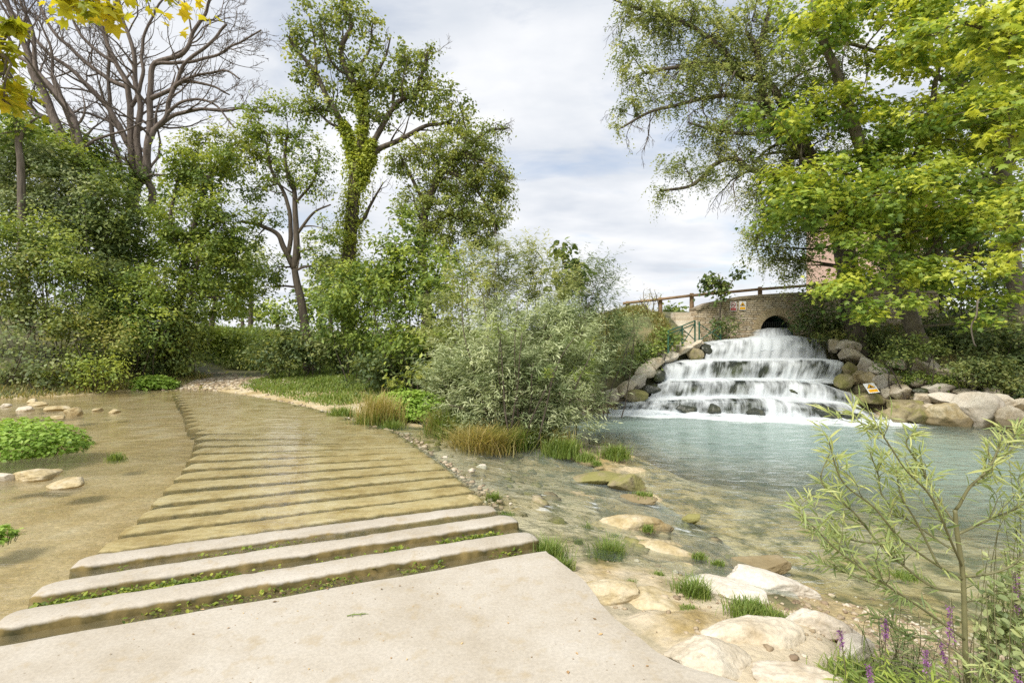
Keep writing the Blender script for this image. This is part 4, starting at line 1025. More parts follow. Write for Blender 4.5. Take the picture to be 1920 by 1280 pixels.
# the spout out of the arch
ns = 90; nt_ = 26
la, t = lin([px(1428, 620, 16.45), px(1486, 619, 16.45)], ns); fa_, _ = lin([px(1402, 664, 14.95), px(1506, 662, 14.9)], ns)
rows = []; dn = []; cv = []
for k in range(nt_):
    f = k / (nt_ - 1)
    if f < 0.2: P_ = la + np.array([0, 0.8 * (1 - f / 0.2), 0.05 * (1 - f / .2)])
    else:
        a = (f - 0.2) / 0.8; sc = a ** 0.6
        P_ = np.c_[la[:, 0] * (1 - sc) + fa_[:, 0] * sc, la[:, 1] * (1 - a) + fa_[:, 1] * a, la[:, 2] * (1 - a ** 1.5) + fa_[:, 2] * a ** 1.5 + 0.05]
    P_ = P_ + np.c_[np.zeros(ns), -0.05 * np.abs(vnoise(np.c_[t * 3, np.full(ns, f), t * 0], 3, 3)), 0.04 * vnoise(np.c_[t * 3, np.full(ns, f * 2), t * 0 + 4], 2.5, 3) + 0.07 * np.sin(np.linspace(0, math.pi, ns)) * min(1, f * 2.2)]
    rows.append(P_); dn.append(np.full(ns, f * 1.5)); cv.append(0.44 - 0.62 * np.abs(np.linspace(-1, 1, ns)) ** 5)
g = Geo(); g.add(np.stack(rows, 0).reshape(-1, 3), grid_faces(nt_, ns))
ob = part('water_curtain', g, M['fall'], fall, True); add3(ob, np.broadcast_to(t + 77, (nt_, ns)), np.stack(dn, 0), np.stack(cv, 0))
# spray boulders half hidden behind the veil
for k, (u, v, ru, rv, Y) in enumerate([(1282, 732, 16, 10, 13.95), (1332, 734, 15, 9, 13.8), (1420, 735, 14, 8, 13.6), (1286, 765, 16, 9, 13.2), (1333, 766, 13, 11, 13.1), (1415, 768, 15, 12, 12.85), (1548, 773, 20, 12, 12.45), (1602, 776, 22, 12, 12.3), (1475, 733, 16, 8, 13.4), (1222, 730, 12, 10, 14.2)]):
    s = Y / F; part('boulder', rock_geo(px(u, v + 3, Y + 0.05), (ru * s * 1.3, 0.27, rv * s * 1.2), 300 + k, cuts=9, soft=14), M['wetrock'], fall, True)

# ------------------------------------------------------------------ bridge wall with arch
m, n, o = newmat('coursed_rubble_stone')
gp = n.nodes.new('ShaderNodeNewGeometry'); sp = n.nodes.new('ShaderNodeSeparateXYZ'); n.links.new(gp.outputs['Position'], sp.inputs[0])
ns_ = N(n, 'ShaderNodeTexNoise', Scale=2.4, Detail=3); n.links.new(gp.outputs['Position'], ns_.inputs['Vector'])
dz = N(n, 'ShaderNodeMath', operation='MULTIPLY_ADD'); n.links.new(ns_.outputs[0], dz.inputs[0]); dz.inputs[1].default_value = 0.09; n.links.new(sp.outputs['Z'], dz.inputs[2])
dx = N(n, 'ShaderNodeMath', operation='MULTIPLY_ADD'); n.links.new(ns_.outputs[0], dx.inputs[0]); dx.inputs[1].default_value = 0.35; n.links.new(sp.outputs['X'], dx.inputs[2])
cv_ = N(n, 'ShaderNodeCombineXYZ'); n.links.new(dx.outputs[0], cv_.inputs[0]); n.links.new(dz.outputs[0], cv_.inputs[1])
bt = N(n, 'ShaderNodeTexBrick', Scale=1.0); bt.offset = 0.42; bt.squash = 1.25; bt.squash_frequency = 3
n.links.new(cv_.outputs[0], bt.inputs['Vector'])
bt.inputs['Brick Width'].default_value = 0.21; bt.inputs['Row Height'].default_value = 0.07; bt.inputs['Mortar Size'].default_value = 0.007; bt.inputs['Mortar Smooth'].default_value = 0.4; bt.inputs['Bias'].default_value = -0.1
bt.inputs['Color1'].default_value = (0.56, 0.44, 0.28, 1); bt.inputs['Color2'].default_value = (0.68, 0.59, 0.45, 1); bt.inputs['Mortar'].default_value = (0.17, 0.13, 0.075, 1)
nf = N(n, 'ShaderNodeTexNoise', Scale=7, Detail=7, Roughness=0.7); n.links.new(gp.outputs['Position'], nf.inputs['Vector'])
rr = ramp(n, [(0.33, 0.55), (0.6, 1.05)]); n.links.new(nf.outputs[0], rr.inputs[0])
mu = N(n, 'ShaderNodeMix', data_type='RGBA', blend_type='MULTIPLY'); mu.inputs['Factor'].default_value = 1; n.links.new(bt.outputs['Color'], mu.inputs['A']); n.links.new(rr.outputs[0], mu.inputs['B'])
p = N(n, 'ShaderNodeBsdfPrincipled', Roughness=0.92); n.links.new(mu.outputs['Result'], p.inputs['Base Color'])
hh = N(n, 'ShaderNodeMath', operation='MULTIPLY_ADD'); n.links.new(bt.outputs['Fac'], hh.inputs[0]); hh.inputs[1].default_value = -1.0; n.links.new(nf.outputs[0], hh.inputs[2])
bp = N(n, 'ShaderNodeBump', Strength=1.0, Distance=0.03); n.links.new(hh.outputs[0], bp.inputs['Height']); n.links.new(bp.outputs[0], p.inputs['Normal'])
n.links.new(p.outputs[0], o.inputs[0]); M['rubble'] = m
M['voussoir'] = rockmat('voussoir_stone', [(0.3, (0.40, 0.30, 0.16)), (0.6, (0.62, 0.50, 0.32))], 6, bump=0.5)
M['coping'] = rockmat('coping_stone', [(0.3, (0.24, 0.19, 0.12)), (0.6, (0.42, 0.35, 0.25))], 5, bump=0.6)
M['tunnel'] = plain('green_lit_vault', (0.05, 0.15, 0.10), 0.6, 0, 0.3, 5)  # greenish light inside the arch, put into the vault's colour
YW = 16.55
AC = px(1456, 622, YW); AR = 0.535
topu = [(1304, 583), (1330, 572), (1385, 561), (1430, 557), (1480, 554), (1560, 551), (1760, 550)]
tw = np.array([px(u, v, YW) for u, v in topu])
wall = thing('bridge_wall', 'honey stone wall with an arched water outlet above the falls', 'stone wall', (AC[0], YW, 0.8))
xs = np.unique(np.concatenate([np.linspace(tw[0, 0], tw[-1, 0], 60), AC[0] + AR * np.cos(np.linspace(0, math.pi, 33))]))
zt = np.interp(xs, tw[:, 0], tw[:, 2]); inside = np.abs(xs - AC[0]) <= AR + 1e-6
zb = np.where(inside, AC[2] + np.sqrt(np.maximum(AR ** 2 - (xs - AC[0]) ** 2, 0)), 0.75)
g = Geo()
for k in range(len(xs) - 1):
    mid_in = abs((xs[k] + xs[k + 1]) / 2 - AC[0]) < AR
    b0, b1 = (zb[k] if mid_in or not inside[k] else 0.75), (zb[k + 1] if mid_in or not inside[k + 1] else 0.75)
    zz = np.array([[b0 + (zt[k] - b0) * f, b1 + (zt[k + 1] - b1) * f] for f in np.linspace(0, 1, 6)])
    V = np.array([[[xs[k], YW, a], [xs[k + 1], YW, b]] for a, b in zz]); g.add(V.reshape(-1, 3), grid_faces(6, 2))
    V = np.array([[[xs[k], YW + 0.55, a], [xs[k + 1], YW + 0.55, b]] for a, b in zz]); g.add(V.reshape(-1, 3), grid_faces(6, 2)[:, ::-1])
    V = np.array([[xs[k], YW, zt[k]], [xs[k + 1], YW, zt[k + 1]], [xs[k + 1], YW + .55, zt[k + 1]], [xs[k], YW + .55, zt[k]]]); g.add(V, np.array([[0, 1, 2, 3]]))
for k in (0, len(xs) - 1):
    V = np.array([[xs[k], YW, .75], [xs[k], YW + .55, .75], [xs[k], YW + .55, zt[k]], [xs[k], YW, zt[k]]]); g.add(V, np.array([[0, 1, 2, 3]] if k else [[3, 2, 1, 0]]))
wo = bpy.data.objects.new('masonry', g.mesh('masonry', BASE[wall])); COL.objects.link(wo); wo.data.materials.append(M['rubble']); wo.parent = wall
# vault behind the arch
g = Geo(); aa = np.linspace(0, math.pi, 25); prof = np.stack([AC[0] + (AR + .004) * np.cos(aa), AC[2] + (AR + .004) * np.sin(aa)], 1); prof = np.vstack([[prof[0, 0], .9], prof, [prof[-1, 0], .9]])
ys = np.array([YW + 0.02, YW + 0.6, YW + 1.2, YW + 2.4])
V = np.stack([np.c_[prof[:, 0], np.full(len(prof), y), prof[:, 1]] for y in ys], 0); g.add(V.reshape(-1, 3), grid_faces(len(ys), len(prof)))
bkv = V[-1]; g.add(np.vstack([bkv, [[AC[0], ys[-1], AC[2]]]]), np.array([[i, i + 1, len(bkv)] for i in range(len(bkv) - 1)]))
part('vault', g, M['tunnel'], wall, False)
g = Geo(); nv = 25
for k in range(nv):
    a0, a1 = math.pi * (k + .04) / nv, math.pi * (k + .96) / nv; r0, r1 = AR - .003, AR + 0.21 + 0.03 * (k % 2) + 0.02 * R_.random()
    V = []
    for y in (YW - 0.02 - 0.012 * R_.random(), YW + 0.3):
        for a in (a0, a1):
            for r in (r0, r1): V.append([AC[0] + r * math.cos(a), y, AC[2] + r * math.sin(a)])
    g.add(V, np.array([(0, 1, 3, 2), (4, 6, 7, 5), (0, 4, 5, 1), (2, 3, 7, 6), (1, 5, 7, 3), (0, 2, 6, 4)]))
part('arch_ring', g, M['voussoir'], wall)
g = Geo()
for a, b in zip(tw[:-1], tw[1:]):
    L = np.linalg.norm(b - a); k = max(1, int(L / 0.55))
    for i in range(k):
        c = a + (b - a) * (i + .5) / k; V = Geo(); box(V, (0, 0, 0), (L / k / 2 - .006, .33, .045))
        W_ = np.concatenate(V.v); an = math.atan2(b[2] - a[2], b[0] - a[0]); x = W_[:, 0] * math.cos(an) - W_[:, 2] * math.sin(an); z = W_[:, 0] * math.sin(an) + W_[:, 2] * math.cos(an)
        g.add(np.c_[x + c[0], W_[:, 1] + YW + .27, z + c[2] + .045], [V.f[4][0], V.f[3][0]])
part('coping', g, M['coping'], wall)
g = Geo()
for k in range(15):
    x = AC[0] - AR * .84 + AR * 1.68 * k / 14; zt_ = AC[2] + min(0.33, math.sqrt(max(AR ** 2 - (x - AC[0]) ** 2, 0)) - .01)
    tube(g, [(x, YW + .12, AC[2] + .02), (x, YW + .12, zt_)], 0.013, 6)
for z in (.30, .04): tube(g, [(AC[0] - AR * .8, YW + .12, AC[2] + z), (AC[0] + AR * .8, YW + .12, AC[2] + z)], 0.018, 6)
part('grate', g, M['iron'], wall)

# ------------------------------------------------------------------ signs
def ring(g, c, ux, uz, nv_, r0, r1, h, k=40, a0=0, a1=2 * math.pi):
    a = np.linspace(a0, a1, k + 1)[:-1] if abs(a1 - a0 - 2 * math.pi) < 1e-6 else np.linspace(a0, a1, k)
    V = []
    for r in (r0, r1): V.append(c + r * (np.cos(a)[:, None] * ux + np.sin(a)[:, None] * uz) + nv_ * h)
    kk = len(a); V = np.vstack(V); f = [(i, (i + 1) % kk, kk + (i + 1) % kk, kk + i) for i in range(kk)]
    g.add(V, np.array(f))
def flat(g, c, ux, uz, nv_, pts, h): 
    V = np.array([c + ux * x + uz * z + nv_ * h for x, z in pts]); g.add(V, np.array([list(range(len(V)))]))
def sign(label, c, w, h, kind, ux, uz, group):
    ux = nrm(np.array([ux], float))[0]; uz = np.array(uz, float); uz = nrm((uz - ux * (uz @ ux))[None])[0]; nv_ = np.cross(ux, uz)
    t = thing('warning_sign' if kind == 'warn' else 'prohibition_sign', label, 'sign', c, group)
    g = Geo(); V = []
    for d in (0.0, -0.012):
        for x, z in ((-w, -h), (w, -h), (w, h), (-w, h)): V.append(c + ux * x + uz * z + nv_ * d)
    g.add(V, np.array([(0, 1, 2, 3), (7, 6, 5, 4), (0, 4, 5, 1), (1, 5, 6, 2), (2, 6, 7, 3), (3, 7, 4, 0)])); pn = part('panel', g, M['panelwhite'], t)
    if kind == 'warn':
        tri = lambda s, dz: [(-s * w, -0.50 * s * h + dz * h), (s * w, -0.50 * s * h + dz * h), (0, 0.62 * s * h + dz * h)]
        g = Geo(); flat(g, c, ux, uz, nv_, tri(.86, .36), .003); part('triangle_border', g, M['signblack'], pn)
        g = Geo(); flat(g, c, ux, uz, nv_, tri(.72, .365), .005); part('yellow_triangle', g, M['signyellow'], pn)
        g = Geo(); flat(g, c, ux, uz, nv_, [(-.3 * w, .08 * h), (.32 * w, .08 * h), (.25 * w, .2 * h), (.08 * w, .3 * h), (.05 * w, .5 * h), (-.08 * w, .52 * h), (-.12 * w, .3 * h), (-.3 * w, .18 * h)], .007); part('pictogram', g, M['signblack'], pn)
        g = Geo(); flat(g, c, ux, uz, nv_, [(-.84 * w, -.86 * h), (.84 * w, -.86 * h), (.84 * w, -.28 * h), (-.84 * w, -.28 * h)], .003); part('yellow_band', g, M['signyellow'], pn)
    else:
        cc = c + uz * h * .34
        g = Geo(); flat(g, cc, ux, uz, nv_, [(-.62 * w, -.1 * h), (-.3 * w, .02 * h), (-.1 * w, -.06 * h), (.1 * w, .02 * h), (.35 * w, -.06 * h), (.6 * w, .0 * h), (.6 * w, -.14 * h), (.3 * w, -.2 * h), (-.3 * w, -.16 * h), (-.6 * w, -.2 * h)], .002)
        ring(g, cc, ux, uz, nv_, .001, .16 * w, .002); part('pictogram', g, M['signblack'], pn)
        g = Geo(); ring(g, cc, ux, uz, nv_, .62 * w, .80 * w, .004); a = math.radians(-45); d = ux * math.cos(a) + uz * math.sin(a); e = np.cross(nv_, d)
        V = np.array([cc + d * s * .7 * w + e * q * .08 * w + nv_ * .006 for s, q in ((-1, -1), (1, -1), (1, 1), (-1, 1))]); g.add(V, np.array([(0, 1, 2, 3)])); part('red_ring', g, M['signred'], pn)
        g = Geo(); flat(g, c, ux, uz, nv_, [(-.84 * w, -.90 * h), (.84 * w, -.90 * h), (.84 * w, -.34 * h), (-.84 * w, -.34 * h)], .003); part('red_band', g, M['signred'], pn)
    return t
YS = YW - 0.035
sign('white no bathing sign with red ring and red lower band on the wall', px(1375, 574, YS), 6.2 * YS / F, 8.7 * YS / F, 'no', (1, 0, 0), (0, 0, 1), 'signs around the falls')
sign('white sign with yellow warning triangle fixed on the bridge wall', px(1392.5, 573, YS), 6.2 * YS / F, 8.3 * YS / F, 'warn', (1, 0, 0), (0, 0, 1), 'signs around the falls')
sign('tilted yellow triangle sign lying against the boulders right of the falls', px(1634, 727, 12.75), 10 * 12.75 / F, 11 * 12.75 / F, 'warn', (0.96, 0.0, 0.10), (0.30, 0.75, 0.85), 'signs around the falls')

# ------------------------------------------------------------------ wooden fence
fen = thing('wooden_fence', 'brown wooden post and rail fence along the top of the bank and wall', 'fence', px(1297, 580, 17.0))
rail = [px(1168, 569, 17.3), px(1297, 554, 17.0), px(1425, 542, 17.0), px(1560, 532, 17.0), px(1700, 529, 17.0)]
for a, b in zip(rail[:-1], rail[1:]):
    g = Geo(); P_ = np.linspace(a, b, 9); P_ += 0.012 * np.stack([vnoise(P_, 1.5, 2)] * 3, 1); tube(g, P_, 0.046, 10); part('rail', g, M['wood'], fen, True)
for (u, v, Y) in ((1177, 568, 17.3), (1238, 561, 17.15), (1297, 553, 17.0), (1425, 541, 17.0), (1560, 533, 17.0)):
    c = px(u, v, Y + .10); g = Geo(); zb_ = (th(c[0], c[1]) - .2) if u < 1300 else 2.5
    tube(g, [(c[0], c[1], zb_), (c[0], c[1], c[2] + .04), (c[0], c[1], c[2] + .06)], [0.07, 0.07, 0.058], 12); part('post', g, M['wood'], fen)

# ------------------------------------------------------------------ green handrail and steps
hr = thing('handrail', 'green painted metal handrail with diagonal braces beside the steps', 'handrail', px(1279, 652, 14.9))
pp = [(1253, 620, 658, 14.45), (1279, 611, 650, 14.85), (1303, 601, 641, 15.3)]
for (u, v0, v1, Y) in pp + [(1311, 603, 641, 15.45), (1351, 612, 634, 15.9)]:
    g = Geo(); a = px(u, v1 + 4, Y); b = px(u, v0, Y); tube(g, [a, b], 0.024, 8); part('post', g, M['greenpaint'], hr)
for dv in (0, 6):
    g = Geo(); tube(g, [px(u, v0 + dv, Y) for u, v0, v1, Y in pp], 0.018, 8); part('rail', g, M['greenpaint'], hr)
for a, b in (((1253, 654, 14.45), (1279, 616, 14.85)), ((1253, 626, 14.45), (1262, 648, 14.6)), ((1279, 616, 14.85), (1303, 637, 15.3)), ((1279, 646, 14.85), (1303, 607, 15.3)), ((1311, 607, 15.45), (1351, 634, 15.9)), ((1311, 638, 15.45), (1351, 612, 15.9))):
    g = Geo(); tube(g, [px(*a), px(*b)], 0.014, 6); part('brace', g, M['greenpaint'], hr)
st = thing('stone_steps', 'narrow stone steps climbing between the grass bank and the wall', 'steps', px(1290, 640, 15.5))
for k in range(8):
    f = k / 7; c = px(1296 - 12 * f, 640 - 54 * f, 15.5 + 1.5 * f); g = Geo(); box(g, c + np.array([0, .18, -.09]), (0.36 - .02 * f, .24, .09), 0.08 * math.sin(k * 2.1)); part('step', g, M['limestone'], st)

# ------------------------------------------------------------------ pink house behind
hs = thing('house', 'pink rendered house half hidden behind the plane tree leaves', 'house', (24, 34.5, 2.3))
g = Geo(); box(g, (24.0, 34.5, 5.9), (3.2, 1.7, 3.6)); part('wall', g, M['pink'], hs)
g = Geo(); V = [(20.4, 32.4, 9.5), (27.6, 32.4, 9.5), (27.6, 36.6, 9.5), (20.4, 36.6, 9.5), (20.4, 34.5, 10.5), (27.6, 34.5, 10.5)]
V2 = [(x, y, z - .18) for x, y, z in V]; g.add(V + V2, [np.array([(0, 1, 5, 4), (2, 3, 4, 5), (6, 10, 11, 7), (8, 11, 10, 9), (0, 6, 7, 1), (2, 8, 9, 3)]), np.array([(3, 0, 4), (1, 2, 5)])]); part('roof', g, M['tile'], hs)
for x in (22.5, 25.3):
    g = Geo(); box(g, (x, 32.78, 5.0), (.42, .03, .6)); part('window', g, M['shutter'], hs)

# ------------------------------------------------------------------ boulders right of the falls
BR = 'boulders right of the waterfall'
def yb(u, v): return np.interp(u, [1560, 1668, 1920], [12.6, 12.05, 10.7]) + (np.interp(u, [1560, 1668, 1920], [789, 793, 812]) - v) * 0.017
for (u, v, ru, rv, mt, lab) in [
    (1564, 648, 13, 12, 'bankstone', 'upright pale boulder at the very top of the bank right of the falls'),
    (1590, 651, 21, 13, 'paleblock', 'big pale boulder second from the top beside the falls'),
    (1596, 668, 26, 12, 'bankstone', 'long slanting pale slab below the top two boulders'),
    (1622, 682, 15, 13, 'paleblock', 'whitish boulder standing at the grass edge above the fallen sign'),
    (1643, 695, 18, 13, 'paleblock', 'rounded white boulder directly above the fallen sign'),
    (1607, 706, 15, 14, 'ochre', 'ochre block left above the fallen sign'),
    (1630, 711, 17, 13, 'ochre', 'ochre block behind the top edge of the fallen sign'),
    (1652, 716, 14, 12, 'paleblock', 'pale flat faced block right of the fallen sign'),
    (1680, 712, 26, 11, 'bankstone', 'broad layered ledge stone right above the fallen sign'),
    (1713, 717, 19, 10, 'bankstone', 'small ledge stone between grass and the dark little stone'),
    (1685, 735, 19, 13, 'bankstone', 'rounded beige boulder right of the fallen sign'),
    (1728, 735, 14, 7, 'wetrock', 'small dark grey stone among pale boulders'),
    (1760, 727, 26, 12, 'paleblock', 'pointed pale grey boulder right of the dark little stone'),
    (1682, 684, 16, 10, 'bankstone', 'small grey stone at the upper grass edge'),
    (1731, 690, 31, 19, 'bankstone', 'large square grey block set back in the slope under the plane trees'),
    (1786, 702, 23, 12, 'bankstone', 'weathered grey stone half grown over with ivy'),
    (1833, 718, 25, 13, 'bankstone', 'tilted grey slab leaning in the ivy slope'),
    (1727, 747, 19, 9, 'bankstone', 'flat beige stone wedged below the dark little stone'),
    (1774, 751, 31, 13, 'paleblock', 'wide flat pale boulder in the middle of the right bank'),
    (1820, 738, 28, 9, 'bankstone', 'long low stone behind the largest boulder'),
    (1833, 771, 40, 30, 'paleblock', 'largest pale boulder on the right bank'),
    (1776, 782, 34, 22, 'ochre', 'big ochre boulder at the water left of the largest one'),
    (1725, 782, 25, 17, 'mossyrock', 'yellow green mossy boulder at the water edge'),
    (1634, 748, 30, 11, 'mossyrock', 'long mossy ledge stone just below the fallen sign'),
    (1688, 757, 30, 11, 'mossyrock', 'dark stained ledge stone between mossy ledge and flat boulder'),
    (1873, 757, 22, 17, 'bankstone', 'grey boulder behind right shoulder of the largest boulder'),
    (1899, 787, 24, 23, 'bankstone', 'cracked beige boulder at the right picture edge'),
    (1912, 758, 15, 11, 'bankstone', 'grey stone on top of the cracked boulder at right edge'),
    (1684, 777, 27, 14, 'mossyrock', 'dark mossy boulder at the foot of the lowest tier'),
    (1582, 717, 14, 14, 'mossyrock', 'dark mossy boulder touching the second lowest tier'),
    (1590, 692, 14, 12, 'mossyrock', 'mossy rock beside the end of the third tier'),
    (1861, 734, 14, 10, 'bankstone', 'small angular stone beside the tilted slab'),
    (1615, 734, 15, 12, 'mossyrock', 'brown stone left of the fallen sign by the water'),
    (1708, 765, 12, 9, 'mossyrock', 'little brown stone wedged between mossy boulders at the water'),
    (1745, 765, 14, 8, 'bankstone', 'small beige stone between the flat boulder and mossy boulder'),
    (1660, 737, 13, 9, 'bankstone', 'small beige stone under the right corner of the fallen sign')]:
    yo = {'mossy rock beside': 13.75, 'dark mossy boulder touching': 13.3, 'brown stone left of': 13.5, 'long mossy ledge stone': 13.0, 'dark stained ledge': 12.6}; yy = next((q for k_, q in yo.items() if lab.startswith(k_)), yb(u, v))
    tl = {'tilted': 0.45, 'long s': 0.35}.get(lab[:6], float(R_.normal() * .08))
    rock('boulder', u, v, ru * .97, rv * .97, yy, mt, lab, BR, -tl, soft=34, cuts=10)
BL = 'kerb stones left of the waterfall'
for (u, v, ru, rv, Y, mt, lab) in [
    (1302, 647, 16, 8, 15.3, 'bankstone', 'top flat stone of the kerb at the foot of the green handrail'),
    (1277, 656, 18, 9, 15.0, 'bankstone', 'beige kerb stone under the middle handrail post'),
    (1252, 667, 18, 10, 14.8, 'paleblock', 'pale kerb stone below the lowest handrail post'),
    (1228, 681, 19, 12, 14.6, 'bankstone', 'rounded kerb stone at the bend left of the third tier'),
    (1208, 699, 18, 13, 14.4, 'bankstone', 'upright beige kerb stone left of the second lowest tier'),
    (1192, 716, 20, 12, 14.2, 'paleblock', 'light kerb stone halfway down to the pool'),
    (1170, 731, 24, 11, 14.0, 'bankstone', 'long kerb stone near the pool left of lowest tier'),
    (1142, 744, 24, 12, 13.8, 'bankstone', 'lowest beige kerb stone beside the willow'),
    (1303, 664, 15, 12, 15.0, 'mossyrock', 'yellow mossy stone between kerb and top tier'),
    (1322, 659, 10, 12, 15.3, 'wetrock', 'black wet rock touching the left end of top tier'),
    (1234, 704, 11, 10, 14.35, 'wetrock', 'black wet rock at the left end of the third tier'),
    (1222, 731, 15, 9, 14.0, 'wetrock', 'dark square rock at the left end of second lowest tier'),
    (1110, 756, 14, 11, 13.6, 'mossyrock', 'brown rock at the pool edge under the willow'),
    (1190, 742, 20, 10, 13.7, 'mossyrock', 'grey brown rock above the left end of lowest tier')]:
    rock('kerb_stone', u, v, ru, rv, Y, mt, lab, BL, float(R_.normal() * .1) + (.35 if v < 700 else .5) * (mt in ('bankstone', 'paleblock')), depth=0.9, soft=32)

# ------------------------------------------------------------------ rocks in the foreground stream
FR = 'rocks between ford and lower pool'
for (u, v, ru, rv, z, mt, lab, tl, dp) in [
    (1240, 1120, 66, 34, -.24, 'ochre', 'flat ochre rock right of the slab corner', 0, 1.0),
    (1140, 1103, 62, 30, -.20, 'ochre', 'low sandy ochre rock against the slab edge', .05, .9),
    (1358, 1092, 66, 40, -.30, 'paleblock', 'smooth pale slab rock behind the bright grass tuft', .1, 1.0),
    (1428, 1082, 95, 27, -.32, 'paleblock', 'long tilted pale rock pointing to the pool', -.22, .7),
    (1412, 1180, 92, 50, -.20, 'limestone', 'big rounded boulder in the right foreground', 0, .9),
    (1272, 1066, 40, 16, -.32, 'ochre', 'small ochre rock left of the smooth slab rock', 0, .9),
    (1425, 1048, 48, 15, -.42, 'ochre', 'flat ochre rock by the pool beyond the long tilted rock', .05, .9),
    (1250, 1024, 66, 24, -.36, 'ochre', 'mossy ochre hump with grass tufts in the stream', 0, .9),
    (1182, 976, 70, 22, -.34, 'ochre', 'long ochre rock with a tuft at its right end', -.08, .8),
    (1297, 963, 15, 12, -.44, 'mossyrock', 'lone yellow brown rock where the rapid enters the pool', 0, 1.0),
    (1198, 930, 32, 9, -.40, 'ochre', 'narrow ochre rock below the mossy ledge', 0, .9),
    (1178, 897, 34, 19, -.36, 'mossyrock', 'mossy yellow ledge end at the pool edge', -.1, .9),
    (1120, 890, 46, 11, -.34, 'mossyrock', 'flat mossy ledge left of the mossy ledge end', 0, .8),
    (1505, 1258, 88, 52, -.12, 'paleblock', 'pale worn rock at the bottom of the picture', 0, .8),
    (1550, 1160, 64, 32, -.22, 'paleblock', 'white rock beside the gravel patch', -.2, .8),
    (1330, 1215, 92, 38, -.11, 'limestone', 'low sandy rock along the right side of the slab', -.25, .9),
    (903, 873, 12, 8, -.20, 'limestone', 'small beige stone in the running water by the ford', 0, 1.0),
    (1600, 1205, 46, 20, -.18, 'paleblock', 'half buried white stone beside the purple flowers', 0, .8),
    (1020, 952, 36, 12, -.30, 'mossyrock', 'brown mossy hump in the stream near the last bars', 0, .9),
    (1060, 1030, 30, 12, -.27, 'mossyrock', 'brown stone in the stream behind the grass at slab corner', 0, .9),
    (760, 812, 18, 6, -.16, 'limestone', 'pale stone beside the straw grass on ford edge', 0, .9),
    (772, 795, 20, 6, -.18, 'ochre', 'ochre stone behind the straw grass on ford edge', 0, .9)]:
    Y = (CH - z) * F / (v + rv * .55 - VH); rock('rock', u, v + rv * .68, ru * 1.0, rv * .86, Y, mt, lab, FR, tl, dp * .68, soft=26, cuts=9, rz=float(R_.normal() * .3), sub=5)
PS = 'stones in the left pool'
for (u, v, ru, rv, lab) in [
    (70, 889, 38, 10, 'larger smooth pink beige stone nearest in the left pool'), (132, 905, 30, 8, 'flat oval stone right of the larger smooth stone'),
    (6, 895, 20, 8, 'flat stone cut by the left picture edge'), (110, 765, 21, 5, 'long flat stone behind the cress clump'), (138, 772, 15, 9, 'humped stone right behind the cress clump'),
    (46, 766, 15, 6, 'beige stone just above the cress clump'), (214, 771, 9, 4, 'small white stone furthest to the right in the left pool'), (183, 768, 8, 3.5, 'tiny pale stone left of the rightmost one'),
    (72, 757, 15, 4, 'flat stone nearest the far bank of the left pool'), (10, 760, 9, 4, 'small stone at the left edge near the far bank'), (110, 782, 15, 3, 'thin flat stone just clear of the water behind the cress'),
    (62, 752, 9, 5, 'little upright stone near the far bank')]:
    Y = (CH - WL) * F / (v + rv * .6 - VH); rock('stone', u, v + rv * .2, ru, rv, Y, 'ochre' if u > 60 else 'limestone', lab, PS, 0, .8, soft=16, cat='stone', sub=4)
# rubble lines along the ford edge and gravel by the far end
def scatter(name, pts, r, mat, kind_label, seed):
    rng = np.random.default_rng(seed); g = Geo()
    for p_ in pts:
        s = r * np.clip(rng.lognormal(0, .45), .4, 2.6); V, Fc = ico(1)
        V = V * (1 + .22 * rng.normal(size=(len(V), 1))) * s * np.array([1.2, 1, .65]); a = rng.random() * 6.3
        g.add(np.c_[V[:, 0] * math.cos(a) - V[:, 1] * math.sin(a), V[:, 0] * math.sin(a) + V[:, 1] * math.cos(a), V[:, 2]] + p_, Fc, rng.random())
    return structure(name, g, mat, True, None, 'stuff', kind_label)
m, n, o = newmat('mixed_gravel')
a = N(n, 'ShaderNodeAttribute', attribute_name='tint'); r = ramp(n, [(0, (0.22, 0.155, 0.10)), (.3, (0.32, 0.25, 0.16)), (.65, (0.42, 0.34, 0.23)), (1, (0.60, 0.54, 0.44))]); n.links.new(a.outputs['Fac'], r.inputs[0])
p = N(n, 'ShaderNodeBsdfPrincipled', Roughness=.85); n.links.new(r.outputs[0], p.inputs['Base Color']); n.links.new(p.outputs[0], o.inputs[0]); M['gravel'] = m
pts = []
for k in range(520):
    y = R_.uniform(5.0, 14.2); x = redge(y) + R_.normal() * .09 + .05; pts.append((x, y, max(th(x, y), -.10) - .004))
scatter('edge_gravel', pts, .017, M['gravel'], 'small rubble and leaf scraps lodged along the right ford edge', 3)
pts = []
for k in range(190):
    y = R_.uniform(4.2, 9.0); x = redge(y) + R_.uniform(.15, 2.6); pts.append((x, y, th(x, y) - .012))
scatter('stream_stones', pts, .036, M['mossyrock'], 'flat ochre stones and rubble in the shallow stream', 6)
pts = []
for k in range(1500):
    x = R_.normal(3.05, .55); y = R_.normal(3.15, .38); pts.append((x, y, th(x, y) + .004))
for k in range(500):
    x = R_.normal(1.9, .6); y = R_.normal(3.4, .6); pts.append((x, y, th(x, y) + .002))
scatter('shore_gravel', pts, .009, M['gravel'], 'pale gravel on the little beach by the sapling', 4)
pts = []
for k in range(1500):
    x = R_.normal(-8.9, 1.3); y = R_.normal(16.4, .8); pts.append((x, y, th(x, y) + .004))
scatter('path_gravel', pts, .026, M['gravel'], 'gravel on the path where the ford ends', 5)

